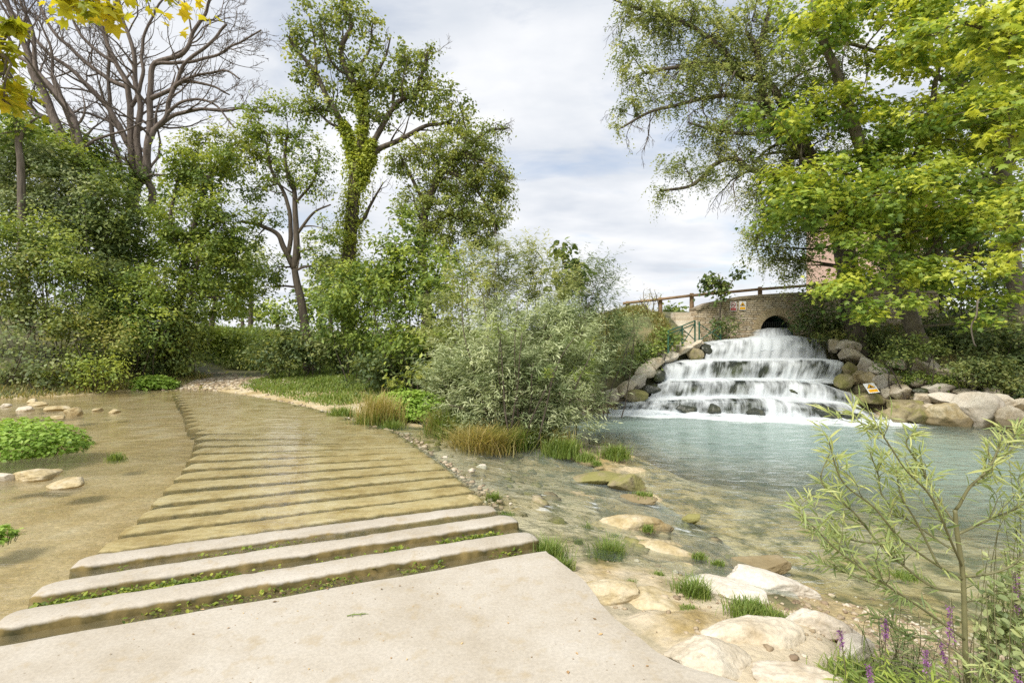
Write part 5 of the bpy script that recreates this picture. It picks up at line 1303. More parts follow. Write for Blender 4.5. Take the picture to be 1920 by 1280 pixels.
# ------------------------------------------------------------------ grass tufts and plants along the stream
GT = 'grass tufts along the stream'
rg2 = np.random.default_rng(21)
def tuft(u, v, r, h, z, lab, mat='grassy', lean=.6, n_=None, cat='grass tuft', name='grass_tuft', w=None):
    """v is the foot of the tuft"""
    Y = (CH - z) * F / (v - VH); s = Y / F; c = px(u, v, Y); z = max(z, th(c[0], c[1])) + .03; c[2] = z; n_ = n_ or int(170 + r * r * .5)
    d = rg2.normal(size=(n_, 2)) * r * s * .40; B = np.c_[c[0] + d[:, 0], c[1] + d[:, 1] * .8, np.full(n_, z - .06)]
    g = Geo(); grass_geo(g, B, n_, h * s * .75, 0, lean, rg2, w=(w or max(.0025, .55 * s)))
    return solo(name, g, M[mat], lab, cat, c, GT)
for a in [
    (925, 945, 15, 24, -.16, 'small green tuft at the ends of the last wet bars'), (948, 968, 18, 16, -.16, 'low green tuft beside the third dry bar end'),
    (1028, 1040, 38, 40, -.13, 'lush green tuft growing along the slab corner'), (1058, 1062, 20, 26, -.14, 'smaller green tuft just below the slab corner one'),
    (1142, 1060, 34, 46, -.30, 'dark green tuft standing alone in the stream'), (1300, 1116, 36, 44, -.20, 'bright green tuft in front of the smooth pale slab rock'),
    (1408, 1143, 46, 30, -.12, 'broad bright tuft behind the big rounded boulder'), (1450, 1152, 34, 14, -.18, 'low green strip right of the broad bright tuft'),
    (1215, 990, 13, 14, -.28, 'tiny tuft at the right end of the long ochre rock'), (1100, 996, 11, 16, -.30, 'tiny tuft left in the stream before the long ochre rock'), (1152, 1006, 12, 14, -.30, 'tiny tuft below the long ochre rock'),
    (1185, 1090, 11, 13, -.18, 'tiny dry green tuft on the flat ochre rock'), (1310, 1040, 17, 12, -.30, 'small tuft on the right of the mossy hump'), (1255, 1030, 9, 11, -.30, 'tiny tuft in the middle of the mossy hump'),
    (1500, 1155, 14, 10, -.16, 'tiny tuft beside the white rock'), (217, 862, 18, 20, WL, 'thin pale tuft standing alone in the left pool'), (1205, 925, 22, 9, -.34, 'moss green tuft on the narrow ochre rock')]:
    tuft(*a)
for a in [(1085, 1012, 9, 9, -.2, 'tiny tuft in shallow water left of the dark green tuft'), (1235, 1075, 16, 12, -.2, 'thin low tuft between the two flat ochre rocks'), (1290, 1135, 20, 9, -.16, 'mossy strip at the foot of the flat ochre rock'),
          (860, 925, 10, 10, -.14, 'tiny tuft on the ford edge at the last wet bars'), (1120, 868, 12, 9, -.3, 'low tuft behind the flat mossy ledge'), (1345, 1052, 14, 10, -.3, 'low tuft between mossy hump and long tilted rock'), (1700, 1075, 30, 10, -.3, 'low weed on the beach behind the sapling')]: tuft(*a)
tuft(640, 780, 26, 24, -.10, 'short bright green tuft on the ford edge left of the straw grass')
tuft(705, 796, 44, 34, -.12, 'green tuft at the foot of the straw grass by the ford')
tuft(712, 795, 44, 66, -.12, 'tall straw coloured grass standing on the ford edge', 'strawy', .5)
tuft(735, 805, 26, 22, -.14, 'low green tuft right of the straw grass on ford edge')
tuft(842, 820, 42, 62, -.15, 'green and straw clump left of the willow foot', 'grassy', .7)
tuft(830, 815, 36, 56, -.15, 'dry straw clump at far left under the willow', 'strawy', .7)
tuft(905, 842, 62, 62, -.20, 'big rounded straw yellow clump under the willow', 'strawy', 1.1, 2600)
tuft(955, 838, 42, 52, -.20, 'green clump right of the big straw clump', 'grassy', .8, 1200)
tuft(1005, 828, 40, 46, -.20, 'dark green clump at the willow stems', 'grassy', .7)
tuft(1052, 850, 44, 38, -.28, 'bright green clump at the point of the islet', 'grassy', .6, 1100)
tuft(1048, 842, 34, 56, -.27, 'thin straw stalks rising from the bright islet clump', 'strawy', .4, 220)
tuft(1100, 860, 22, 18, -.30, 'small green tuft right of the bright islet clump')
tuft(1152, 856, 30, 30, -.40, 'round green tuft at the tip of the islet')

# lush low plants: built as mounds of leaves
def mound(name, label, cat, c, r, n_, size, mat, tpl='oval', seed=1, group=None, stemmy=True):
    rng = np.random.default_rng(seed); g = Geo(); d = nrm(rng.normal(size=(n_, 3))); d[:, 2] = np.abs(d[:, 2]); rr = rng.random(n_) ** .22
    rimn = 1 + .16 * vnoise(d * 2 + seed, 1.5, 3)
    P_ = np.asarray(c) + d * (rr * rimn)[:, None] * np.asarray(r)
    P_[:, 2] += .06 * vnoise(P_, 3.5, 3) * (d[:, 2] > .2)
    put_leaves(g, P_, np.array([0, 0, .8]) + d * .5 + rng.normal(size=(n_, 3)) * .35, d * .6 + rng.normal(size=(n_, 3)) * .6, size * np.clip(rng.normal(1, .25, n_), .5, 1.6), tpl, np.clip(.25 + .55 * rr * (d[:, 2] * .6 + .4) + rng.normal(size=n_) * .2, 0, 1))
    t = thing(name, label, cat, c, group); part('foliage', g, mat, t)
    gs_ = Geo()
    for k in range(60):
        a = P_[rng.integers(n_)]; b = np.array([c[0] + (a[0] - c[0]) * .85, c[1] + (a[1] - c[1]) * .85, c[2] - .05]); tube(gs_, [b, (a + b) / 2, a], [.005, .004, .002], 4)
    part('stems', gs_, M['twig'], t); return t
cc = pz(55, 866, WL); mound('watercress', 'bright green rounded clump of watercress in the left pool', 'water plant', (-7.08, cc[1] + .66, WL - .02), (1.0, .72, .46), 6500, .055, M['cress'])
mound('water_plant', 'green leaf clump cut by the left picture edge in the pool', 'water plant', (*pz(-14, 1010, WL)[:2], WL - .01), (.14, .16, .12), 260, .05, M['cress'], seed=4)
mound('water_plant', 'bright leafy ground cover mound by the pool left of the willow', 'water plant', (*px(765, 757, 12.6)[:2], -.42), (1.05, .7, .66), 5200, .075, M['cress'], seed=5)
mound('water_plant', 'flat bright plant patch on the far left shore below the shrubs', 'water plant', (*px(285, 735, 15.4)[:2], -.02), (.75, .5, .38), 1800, .09, M['cress'], seed=6)
# green bank right of the ford's far end
def lawn(label, region, n_, h, mat, seed, cond=None, w=.012, lean=.6):
    rng = np.random.default_rng(seed); x = rng.uniform(region[0], region[1], n_); y = rng.uniform(region[2], region[3], n_); z = terr(x, y)
    k = np.ones(n_, bool) if cond is None else cond(x, y, z, rng); B = np.c_[x, y, z - .01][k]; g = Geo(); hv = h * (0.65 + .5 * vnoise(np.c_[B[:, :2], np.zeros(len(B))], .9, 3))
    grass_geo(g, B, len(B), np.maximum(hv, .03), 0, lean, rng, w=w); return structure('grass', g, M[mat], False, None, 'stuff', label)
lawn('bright green grass on the bank right of the far ford', (-8.5, -1.5, 12.0, 20), 34000, .15, 'grassy', 31, lambda x, y, z, r: (x > redge(y) + .55 + .4 * r.random(len(x))) & (z > -.12))
lawn('dry green grass on the slope left of the stone steps', (1.2, 5.2, 14.2, 18), 26000, .42, 'drygrass', 32, lambda x, y, z, r: (z > .35) & (x < 4.9) & (vnoise(np.c_[x, y, x * 0], .8, 2) > -.35))
lawn('yellow green grass along the left shore', (-15.5, -9.2, 11.8, 17.5), 18000, .26, 'drygrass', 33, lambda x, y, z, r: (z > -.055) & (z < .5) & ~((x > -10.2) & (y > 15.3)))
lawn('sparse dry grass and litter on the slope under the plane trees', (9.0, 15, 11.2, 17), 9000, .22, 'drygrass', 34, lambda x, y, z, r: (z > .5) & (r.random(len(x)) < .6))
lawn('tall grass in the far meadow beyond the ford', (-22, -2, 20, 36), 26000, .55, 'grassy', 35, None, .03)
# moss in the gaps between the dry bars
rng = np.random.default_rng(77); g = Geo(); Ps = []
for (k0, a, b, n_, sp_) in ((1, .03, .34, 1900, .028), (1, .66, .97, 1100, .022), (0, .2, .95, 700, .02), (2, .05, .5, 420, .02), (1, .34, .66, 240, .015)):
    t = rng.uniform(a, b, n_); A = (Lx[k0] + Lx[k0 + 1]) / 2; B = (Rx[k0] + Rx[k0 + 1]) / 2; P2 = A[None] * (1 - t)[:, None] + B[None] * t[:, None] + rng.normal(size=(n_, 2)) * sp_
    keep = vnoise(np.c_[P2, np.zeros(n_)], 3.2, 3) > -.22
    Ps.append(np.c_[P2, -.10 + .075 * rng.random(n_)][keep])
Ps = np.vstack(Ps); n_ = len(Ps)
put_leaves(g, Ps, np.array([0, 0, 1.]) + rng.normal(size=(n_, 3)) * .5, rng.normal(size=(n_, 3)), .026 * np.clip(rng.normal(1, .3, n_), .4, 2), 'oval', np.clip(rng.normal(.45, .28, n_), 0, 1))
structure('gap_weed', g, M['moss'], False, None, 'stuff', 'green weed and moss in the gaps between the dry concrete bars')
# leaf litter on the slab
rng = np.random.default_rng(78); g = Geo(); n_ = 190
P2 = np.c_[rng.uniform(-2.2, .7, n_), rng.uniform(2.1, 3.3, n_), np.full(n_, .004)]; P2 = P2[P2[:, 1] < 2.72 + .40 * (P2[:, 0] + 2.6)]; n_ = len(P2)
put_leaves(g, P2, np.array([0, 0, 1.]) + rng.normal(size=(n_, 3)) * .12, rng.normal(size=(n_, 3)) * np.array([1, 1, .05]), .012 * np.clip(rng.lognormal(-.45, .65, n_), .2, 2.6), 'diam', rng.random(n_))
M['litter'] = leafmat('dry_litter', g3((.06, .045, .02), (.22, .16, .07), (.36, .29, .14)), trans=.1)
structure('leaf_litter', g, M['litter'], False, None, 'stuff', 'dry leaf scraps scattered on the concrete slab')

c = pz(668, 1152, .006); g = Geo(); P_ = c + np.array([[-.05, -.01, 0], [-.02, .0, .003], [.02, .004, .003], [.05, .014, 0]]); tube(g, P_, .0028, 5)
put_leaves(g, P_[[0, 1, 1, 2, 2, 3]], np.array([0, 0, 1.]) + rng.normal(size=(6, 3)) * .2, np.array([[.3, 1, 0], [.5, -1, 0], [.6, 1, 0], [.5, -1, 0], [.7, .8, 0], [1, .1, 0]]), np.full(6, .022), 'lance', rng.random(6))
solo('fallen_twig', g, M['green'], 'small green twig lying alone on the pale concrete slab', 'twig', c)

# ------------------------------------------------------------------ big willow and the shrubs in the middle
shrub('willow_bush', 'big silver green willow bush on the islet in front of the falls', 8.9,
      [(970, 660, 140, 95, 0, .8), (890, 690, 80, 60, 0), (1060, 650, 75, 80, .2), (960, 760, 130, 45, -.2, .8), (1085, 740, 50, 40, 0), (850, 745, 50, 40, -.1), (960, 590, 80, 36, .3), (1060, 590, 55, 34, .3), (900, 785, 60, 26, -.4), (980, 792, 80, 24, -.5), (1055, 785, 60, 24, -.4), (830, 710, 40, 30, -.1), (1110, 690, 30, 34, .2), (930, 735, 90, 40, -.5), (1020, 740, 80, 40, -.5), (960, 680, 90, 50, -.5)],
      M['silver'], size=.105, clump=.23, nleaf=165, dens=1.45, tpl='lance', droop=.1, shoot=.5, stems=13, bark=M['bark'], flat=1.0, shape=.75)
SB = 'shrubs along the middle bank'
shrub('shrub', 'lime green young shoots showing through the silver willow bush', 8.5, [(1085, 655, 45, 50, -.2), (960, 625, 30, 25, -.4), (930, 610, 24, 20, -.4), (1010, 690, 50, 25, -.6), (890, 545, 24, 20, .2)], M['lime'], size=.09, clump=.16, nleaf=26, dens=.5, tpl='lance', droop=0, stems=5, group=SB, shoot=.7)
shrub('shrub', 'soft grey green willow shrub rising behind the silver bush', 11.2, [(900, 530, 110, 70), (1000, 520, 90, 70), (860, 600, 80, 80), (960, 480, 70, 40), (1040, 600, 70, 80), (1010, 470, 36, 26), (900, 470, 50, 30)], M['ash'], size=.13, clump=.34, nleaf=120, dens=1.3, tpl='lance', group=SB, shape=.75, shoot=.7)
shrub('shrub', 'dark rosemary green shrub leaning over the bank left of the falls', 13.0, [(1100, 560, 80, 70), (1130, 640, 70, 70), (1080, 680, 60, 50), (1110, 510, 50, 30), (1160, 600, 30, 60)], M['grey'], size=.13, clump=.34, nleaf=130, dens=1.3, tpl='lance', group=SB, tshift=-.25, shape=.75, shoot=.6)
shrub('shrub', 'dark leafed sapling crown poking out above the middle shrubs', 12.2, [(1060, 490, 30, 32), (1040, 530, 30, 30), (1085, 515, 26, 20), (1052, 466, 14, 12)], M['dark'], size=.17, clump=.26, nleaf=20, dens=.7, tpl='oval', group=SB, stems=3, tshift=-.1)
shrub('shrub', 'mid green shrub filling the middle between ivy tree and willow', 13.8, [(790, 560, 90, 90), (750, 490, 50, 60), (830, 520, 60, 60), (800, 640, 90, 60)], M['green'], size=.12, clump=.36, nleaf=64, dens=1.4, group=SB)
shrub('shrub', 'fresh light green shrub top in front of the drooping tree', 14.2, [(762, 425, 30, 45), (740, 470, 45, 40), (790, 455, 40, 30), (720, 510, 45, 45)], M['lime'], size=.13, clump=.32, nleaf=46, dens=1.0, group=SB, tshift=-.22)
shrub('shrub', 'large dense green shrub below the ivy covered tree', 15.5, [(690, 560, 80, 80), (640, 590, 60, 70), (720, 640, 80, 60), (660, 520, 50, 40)], M['green'], size=.12, clump=.36, nleaf=64, dens=1.4, group=SB, tshift=-.12)
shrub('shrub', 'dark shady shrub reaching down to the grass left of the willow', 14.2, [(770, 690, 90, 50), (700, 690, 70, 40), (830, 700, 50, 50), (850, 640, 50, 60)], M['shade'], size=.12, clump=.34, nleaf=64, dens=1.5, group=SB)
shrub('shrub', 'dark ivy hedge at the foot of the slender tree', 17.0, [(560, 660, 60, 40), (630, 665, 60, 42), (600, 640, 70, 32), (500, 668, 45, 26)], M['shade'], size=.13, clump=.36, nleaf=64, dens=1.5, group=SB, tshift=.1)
shrub('shrub', 'feathery pale shrub low beside the bright ground cover', 12.9, [(775, 700, 35, 16), (750, 712, 20, 14), (812, 690, 26, 14)], M['olive'], size=.12, clump=.22, nleaf=34, dens=.8, tpl='pinnate', group=SB, tshift=.3)
shrub('shrub', 'low green shrub on the grass slope left of the handrail', 14.7, [(1225, 655, 34, 22), (1250, 632, 26, 16), (1200, 670, 26, 18)], M['ivy'], size=.09, clump=.2, nleaf=50, dens=1.2, group=SB)
shrub('shrub', 'pale dry shrub on the slope above the kerb stones', 14.6, [(1180, 640, 40, 40), (1195, 600, 30, 30), (1160, 690, 34, 34)], M['grey'], size=.10, clump=.24, nleaf=50, dens=1.0, tpl='lance', group=SB, tshift=.12, shape=.75)
shrub('shrub', 'wispy dry bush standing at the wooden fence', 16.8, [(1212, 562, 26, 18), (1220, 545, 18, 12)], M['strawy'], size=.10, clump=.22, nleaf=20, dens=.6, tpl='lance', group=SB, stems=9, tshift=-.2)
tree('sapling', 'thin young tree growing in front of the bridge wall by the signs', 'tree', 16.2, [(4, 2, [(1352, 632), (1350, 600), (1353, 560), (1350, 530), (1345, 512)]), (3, 1, [(1353, 565), (1372, 530), (1388, 512)])],
     [(1345, 520, 26, 16), (1330, 540, 22, 14), (1362, 535, 24, 18), (1388, 508, 12, 8), (1352, 556, 18, 12), (1320, 535, 14, 8)], 'l', M['dark'], M['darkbark'], size=.12, clump=.18, nleaf=20, dens=.75, tpl='oval')
shrub('shrub', 'small dark bush at the foot of the wall behind the handrail', 16.1, [(1358, 605, 22, 26), (1345, 618, 18, 14)], M['shade'], size=.09, clump=.18, nleaf=36, dens=1.0, group=SB)

# ------------------------------------------------------------------ left bank
LB = 'shrubs on the left bank'
for lab, Y, blobs, mt, kw in [
    ('tall grey green bush at upper left, under the dead trees', 17.5, [(50, 320, 100, 70), (130, 370, 80, 70), (40, 400, 90, 70), (10, 270, 50, 50)], 'grey', dict(size=.12, tshift=-.1)),
    ('dark bush left of the big dead tree foot', 17.5, [(195, 400, 60, 70), (160, 440, 70, 60), (215, 450, 40, 60)], 'dark', dict(size=.12)),
    ('light green bush behind the leaning dead stems', 19.5, [(165, 280, 50, 45), (215, 330, 50, 45), (115, 300, 40, 40), (80, 250, 40, 30)], 'lime', dict(size=.15, tshift=-.2, dens=1.0)),
    ('green ivy curtain hanging down the middle of the left bank', 15.2, [(100, 470, 75, 60), (130, 530, 60, 60), (150, 580, 40, 50), (60, 440, 60, 50)], 'ivy', dict(size=.10, tshift=.12)),
    ('yellowish ivy mound on the left bank below the ivy curtain', 14.6, [(90, 590, 70, 45), (40, 500, 60, 50), (140, 600, 50, 35), (30, 560, 50, 40)], 'ivy_straw', dict(size=.10, tshift=-.15)),
    ('dark hollow shrub in the centre of the left bank', 16.2, [(205, 520, 60, 60), (220, 580, 60, 60), (170, 500, 40, 40)], 'shade', dict(size=.11)),
    ('leafy green shrub below the dead tree', 15.8, [(265, 545, 60, 50), (285, 600, 55, 55), (240, 620, 50, 50)], 'green', dict(size=.11, tshift=-.1)),
    ('straw and brown tangled bush above the left waterline', 14.6, [(180, 655, 45, 45), (210, 640, 40, 40), (140, 640, 40, 35)], 'ivy_straw', dict(size=.09, tshift=.0)),
    ('blue green bush at the left edge reaching the water', 13.8, [(40, 670, 70, 50), (80, 690, 60, 40), (20, 620, 50, 40), (10, 710, 50, 30), (60, 725, 60, 18)], 'grey', dict(size=.10, tshift=-.12, tpl='pinnate', nleaf=22)),
    ('light green low bush at the left waterline', 14.2, [(150, 700, 50, 26), (190, 690, 40, 32), (110, 720, 50, 20)], 'green', dict(size=.09, tshift=.22)),
    ('dark bush overhanging the right end of the left shore', 16.2, [(270, 680, 55, 40), (310, 660, 40, 50), (240, 690, 40, 30), (310, 610, 34, 40)], 'dark', dict(size=.10)),
    ('greyish thicket around the leaning trunk at the left bank end', 16.6, [(315, 560, 40, 60), (300, 640, 40, 50), (335, 620, 30, 60)], 'olive', dict(size=.11)),
    ('ivy and brambles climbing round the foot of the big dead tree', 18.6, [(250, 440, 46, 50), (300, 450, 40, 54), (270, 510, 60, 50), (225, 480, 40, 50), (310, 390, 26, 34), (210, 350, 30, 30)], 'green', dict(size=.12, tshift=.12, dens=1.2)),
    ('leafy olive bush at the tip of the left shore by the gravel', 16.6, [(330, 690, 34, 34), (345, 650, 34, 40), (350, 600, 34, 40), (320, 710, 30, 18)], 'olive', dict(size=.10, tshift=.1)),
    ('tall loose bush right under the crooked stem at far left', 18.0, [(30, 260, 70, 40), (100, 290, 60, 40), (150, 320, 60, 50), (0, 330, 60, 60)], 'green', dict(size=.12, tshift=.05, dens=1.2)),
    ('bright bush hanging over the far left of the bank', 14.6, [(0, 480, 40, 70), (-20, 560, 50, 60)], 'ivy', dict(size=.10)),
]:
    kw = dict(dict(clump=.34, nleaf=66, dens=1.45), **kw); shrub('shrub', lab, Y, blobs, M[mt], group=LB, **kw)

# distant meadow hedges seen through the gap
FH = 'hedges beyond the far end of the ford'
shrub('shrub', 'yellow green sunlit hedge beyond the gravel path', 21.5, [(400, 648, 62, 34), (360, 655, 40, 32), (440, 635, 56, 24), (385, 625, 50, 18)], M['lime'], size=.15, clump=.4, nleaf=60, dens=1.3, group=FH, tshift=.2)
shrub('shrub', 'dark bramble hedge in the middle distance right of the path', 20.5, [(500, 655, 50, 36), (550, 640, 55, 40), (450, 684, 50, 16), (520, 680, 50, 22)], M['dark'], size=.14, clump=.4, nleaf=66, dens=1.4, group=FH, tshift=.05)
shrub('shrub', 'low dark reeds at the end of the gravel path', 20, [(380, 694, 40, 14), (440, 697, 50, 13), (350, 690, 20, 12)], M['shade'], size=.16, clump=.35, nleaf=60, dens=1.3, tpl='lance', group=FH, tshift=.15)
for k, (u, v, ru, rv, Y, mt, lab) in enumerate([(455, 590, 40, 12, 60, 'dark', 'distant dark treetop seen in the sky gap beyond the ford'), (520, 585, 46, 20, 45, 'green', 'distant green tree behind the slender tree'), (600, 560, 50, 40, 38, 'green', 'leafy tree behind the slender tree trunk on its right'),
     (1262, 582, 20, 6, 60, 'dark', 'small distant trees under the rail left of the stone steps'), (620, 500, 40, 60, 34, 'grey', 'thin pale tree left of the ivy covered trunk in the distance'), (470, 490, 40, 40, 36, 'grey', 'faint pale tree crown far behind the lime tree')]):
    tree('distant_tree', lab, 'tree', Y, [(8, 3, [(u, v + rv + 8), (u, v)])], [(u, v, ru, rv), (u - ru * .5, v + rv * .3, ru * .6, rv * .7), (u + ru * .5, v + rv * .3, ru * .6, rv * .7)], 'l', M[mt], M['darkbark'], size=.011 * Y * .8, clump=.018 * Y, nleaf=40, dens=.9 if k != 1 else 1.1, tshift=.1)
lawnrng = np.random.default_rng(3)

# ------------------------------------------------------------------ trees, left half
side_dead = dict(n_child=[9, 5, 4], lenf=[.44, .5, .5], angle=40, rf=.45, levels=3, up=.08, tmin=.20, minr=.0075, lmin=.25)
tree('dead_tree', 'big bare dead tree with many grey stems fanning out', 'dead tree', 20, [
    (26, 17, [(222, 450), (240, 400), (256, 345), (262, 330)]),
    (16, 5, [(256, 345), (270, 322), (276, 270), (280, 215), (284, 165), (292, 120), (345, 100), (362, 60), (388, 20), (400, -20)]),
    (15, 5, [(283, 400), (288, 362), (278, 335), (279, 280), (290, 245), (312, 215), (328, 165), (345, 122), (390, 85), (425, 45)]),
    (16, 5, [(238, 410), (249, 350), (245, 285), (243, 205), (238, 160), (218, 120), (195, 65), (182, 0), (178, -30)]),
    (14, 5, [(262, 330), (258, 270), (263, 205), (252, 150), (250, 90), (232, 40), (222, -10)]),
    (12, 4, [(244, 275), (206, 205), (170, 165), (130, 128), (82, 92), (40, 40), (5, 0)]),
    (10, 4, [(238, 165), (205, 150), (160, 112), (112, 72), (82, 30), (60, -15)]),
    (9, 3, [(282, 245), (328, 217), (370, 207), (412, 208), (446, 206), (490, 212), (524, 204)]),
    (10, 3, [(284, 185), (312, 170), (345, 154), (395, 160), (432, 178)]),
    (8, 3, [(290, 120), (345, 118), (402, 104), (442, 84), (490, 58)]),
    (10, 4, [(225, 320), (212, 255), (206, 195), (204, 130), (200, 60), (205, -10)]),
    (8, 3, [(243, 205), (270, 150), (268, 100), (280, 50), (300, 10), (320, -20)]),
    (7, 3, [(246, 285), (218, 240), (180, 218), (130, 207)]),
    (8, 3, [(218, 120), (190, 105), (150, 60), (130, 20), (120, -20)]),
    (7, 3, [(312, 215), (350, 190), (400, 195), (440, 240)]),
    (7, 3, [(328, 165), (372, 140), (420, 130), (450, 150)])], [], 'l', M['dark'], M['deadbark'], side=side_dead, trunk_name='trunk', wob=.10)
tree('dead_tree', 'second bare dead tree leaning left with three stems', 'dead tree', 18.5, [
    (24, 7, [(190, 400), (162, 345), (138, 298), (104, 232), (72, 150), (46, 80), (22, 20), (5, -30)]),
    (15, 5, [(150, 322), (143, 245), (120, 195), (62, 125), (30, 100), (0, 35)]),
    (12, 4, [(108, 235), (60, 208), (32, 172), (4, 152)]),
    (9, 4, [(72, 150), (60, 60), (30, -20)]), (8, 3, [(120, 195), (100, 150), (95, 90), (70, 30)])], [], 'l', M['dark'], M['deadbark'],
    side=dict(side_dead, n_child=[9, 6, 4]), wob=.10)
tree('tree', 'crooked dark stem tree at the far left edge among ivy', 'tree', 16.5, [(14, 6, [(40, 330), (36, 270), (22, 210), (5, 180)]), (8, 4, [(36, 270), (50, 235), (70, 220)])],
     [(20, 215, 40, 30), (55, 240, 40, 30), (0, 250, 40, 40), (40, 170, 30, 24)], 'l', M['green'], M['bark'], size=.13, clump=.32, nleaf=40, dens=1.0)
tree('tree', 'yellow green tree arching over the left shore end', 'tree', 17, [
    (17, 8, [(322, 640), (336, 560), (346, 480), (372, 400), (392, 330)]), (9, 4, [(346, 480), (320, 420), (335, 340), (350, 300)]), (8, 4, [(350, 465), (400, 420), (440, 400)])],
    [(380, 330, 70, 45), (350, 400, 60, 60), (420, 420, 60, 60), (440, 500, 45, 55), (390, 490, 60, 60), (340, 300, 30, 40), (360, 560, 50, 45), (440, 560, 40, 35), (410, 300, 40, 30), (330, 470, 34, 60)],
    'l', M['lime'], M['darkbark'], size=.115, clump=.30, nleaf=62, dens=1.25, tshift=-.14)
tree('tree', 'olive green spreading tree crown between dead tree and slender tree', 'tree', 18.5, [(10, 5, [(352, 600), (372, 480), (395, 380), (395, 290)]), (6, 3, [(410, 340), (450, 290), (480, 262)])],
     [(390, 255, 50, 22), (440, 270, 50, 30), (360, 285, 40, 25), (420, 310, 60, 30), (480, 300, 40, 30), (350, 335, 36, 28), (470, 245, 34, 24)], 'l', M['olive'], M['darkbark'], size=.12, clump=.28, nleaf=44, dens=.95, tshift=.1)
tree('tree', 'bright yellow tree far back in the gap behind the left shore', 'tree', 25, [(12, 5, [(392, 640), (405, 560), (415, 480)])],
     [(420, 520, 60, 50), (450, 560, 40, 40), (380, 560, 50, 50), (290, 400, 34, 36), (300, 350, 24, 24), (400, 460, 50, 40)], 'l', M['lime'], M['bark'], size=.17, clump=.5, nleaf=60, dens=1.2, tshift=.15)
tree('tree', 'slender forked tree with thin see through crown', 'tree', 18, [
    (22, 12, [(580, 668), (576, 640), (568, 580), (557, 530), (551, 500)]),
    (13, 6, [(551, 500), (533, 465), (522, 440), (490, 425), (452, 416)]), (15, 5, [(552, 505), (556, 460), (554, 400), (548, 345), (535, 300), (540, 250)]),
    (10, 5, [(540, 478), (545, 420), (538, 370), (510, 320), (500, 270)]), (7, 3, [(556, 440), (585, 400), (620, 385)]), (6, 3, [(554, 380), (590, 330), (600, 280)])],
    [(520, 300, 50, 38), (560, 260, 50, 36), (600, 300, 40, 34), (500, 250, 44, 30), (480, 350, 46, 34), (590, 350, 40, 30), (500, 400, 34, 26), (610, 430, 34, 34), (590, 470, 30, 30), (480, 450, 36, 24), (545, 330, 50, 26), (530, 200, 40, 30), (480, 205, 34, 24), (470, 240, 34, 24), (610, 500, 30, 40), (520, 500, 24, 40), (500, 540, 30, 40)],
    'l', M['lime'], M['darkbark'], size=.10, clump=.22, nleaf=40, dens=.72, side=dict(n_child=[4, 3], lenf=[.4, .45], angle=45, rf=.4, levels=2, up=.05, tmin=.4, minr=.006, lmin=.4), tshift=.0)
tall = tree('tree', 'tallest tree with ivy wrapped trunk and open round leaved crown', 'tree', 20, [
    (30, 24, [(652, 660), (652, 560), (655, 480), (662, 380), (666, 310)]),
    (16, 5, [(666, 310), (648, 247), (627, 207), (593, 140), (560, 100), (540, 70)]),
    (20, 6, [(668, 310), (682, 235), (677, 187), (655, 140), (640, 93), (660, 50), (640, 0)]),
    (14, 5, [(672, 330), (700, 267), (737, 200), (773, 177), (793, 133), (800, 100)]),
    (14, 5, [(672, 345), (700, 290), (747, 263), (793, 240), (827, 233), (850, 225)]),
    (8, 3, [(677, 187), (700, 150), (720, 110), (730, 70)]), (7, 3, [(655, 140), (690, 100), (700, 40)]),
    (8, 3, [(627, 207), (590, 205), (560, 212)]), (7, 3, [(650, 250), (610, 225), (575, 180)]), (6, 3, [(593, 140), (590, 80), (580, 30)]), (7, 3, [(737, 200), (740, 150), (760, 110)])],
    [(600, 60, 40, 40), (560, 110, 26, 44), (640, 40, 40, 40), (690, 60, 34, 36), (640, 110, 50, 40), (590, 160, 40, 34), (700, 130, 44, 44), (760, 110, 44, 34), (800, 130, 24, 40), (740, 170, 44, 30), (800, 190, 40, 30), (850, 220, 44, 30), (620, 200, 50, 30), (690, 210, 40, 30), (580, 210, 34, 24), (550, 60, 20, 40), (730, 220, 40, 22), (810, 90, 12, 10), (650, 10, 40, 20), (850, 190, 34, 20), (570, 20, 22, 20), (820, 165, 34, 30), (775, 185, 36, 26), (880, 240, 30, 22), (700, 170, 36, 26), (660, 170, 34, 26), (760, 140, 34, 26)],
    'l', M['olive'], M['darkbark'], size=.115, clump=.26, nleaf=26, dens=1.0, tpl='oval', side=dict(n_child=[5, 4, 2], lenf=[.4, .45, .45], angle=42, rf=.45, levels=3, up=.08, tmin=.3, minr=.006, lmin=.3),
    ivy=[(0, .25, 1.0, .44, M['ivy_bright']), (1, 0, .3, .16, M['ivy_bright']), (2, 0, .45, .18, M['ivy_bright']), (3, 0, .25, .15, M['ivy_bright']), (4, 0, .25, .15, M['ivy_bright'])], upb=.3)
tree('tree', 'drooping dense tree right of the ivy wrapped one', 'tree', 19, [
    (20, 10, [(800, 560), (792, 470), (800, 390), (830, 320), (860, 295), (895, 285)]), (9, 4, [(800, 390), (770, 330), (750, 290)]), (10, 4, [(830, 320), (880, 340), (915, 390), (930, 430)]), (9, 4, [(795, 430), (840, 405), (880, 420)]), (8, 3, [(860, 295), (910, 250), (955, 240)])],
    [(880, 270, 60, 40), (820, 285, 60, 40), (760, 300, 44, 34), (850, 330, 70, 40), (915, 320, 44, 50), (930, 390, 32, 50), (880, 420, 50, 40), (820, 430, 60, 36), (790, 370, 50, 40), (860, 380, 60, 40), (930, 242, 32, 8), (905, 455, 40, 22), (840, 470, 50, 20), (940, 350, 22, 40)],
    'l', M['olive'], M['darkbark'], size=.10, clump=.26, nleaf=60, dens=1.35, droop=.5, side=dict(n_child=[6, 4], lenf=[.4, .45], angle=45, rf=.4, levels=2, up=-.1, tmin=.3, minr=.006, lmin=.3), tshift=.05)

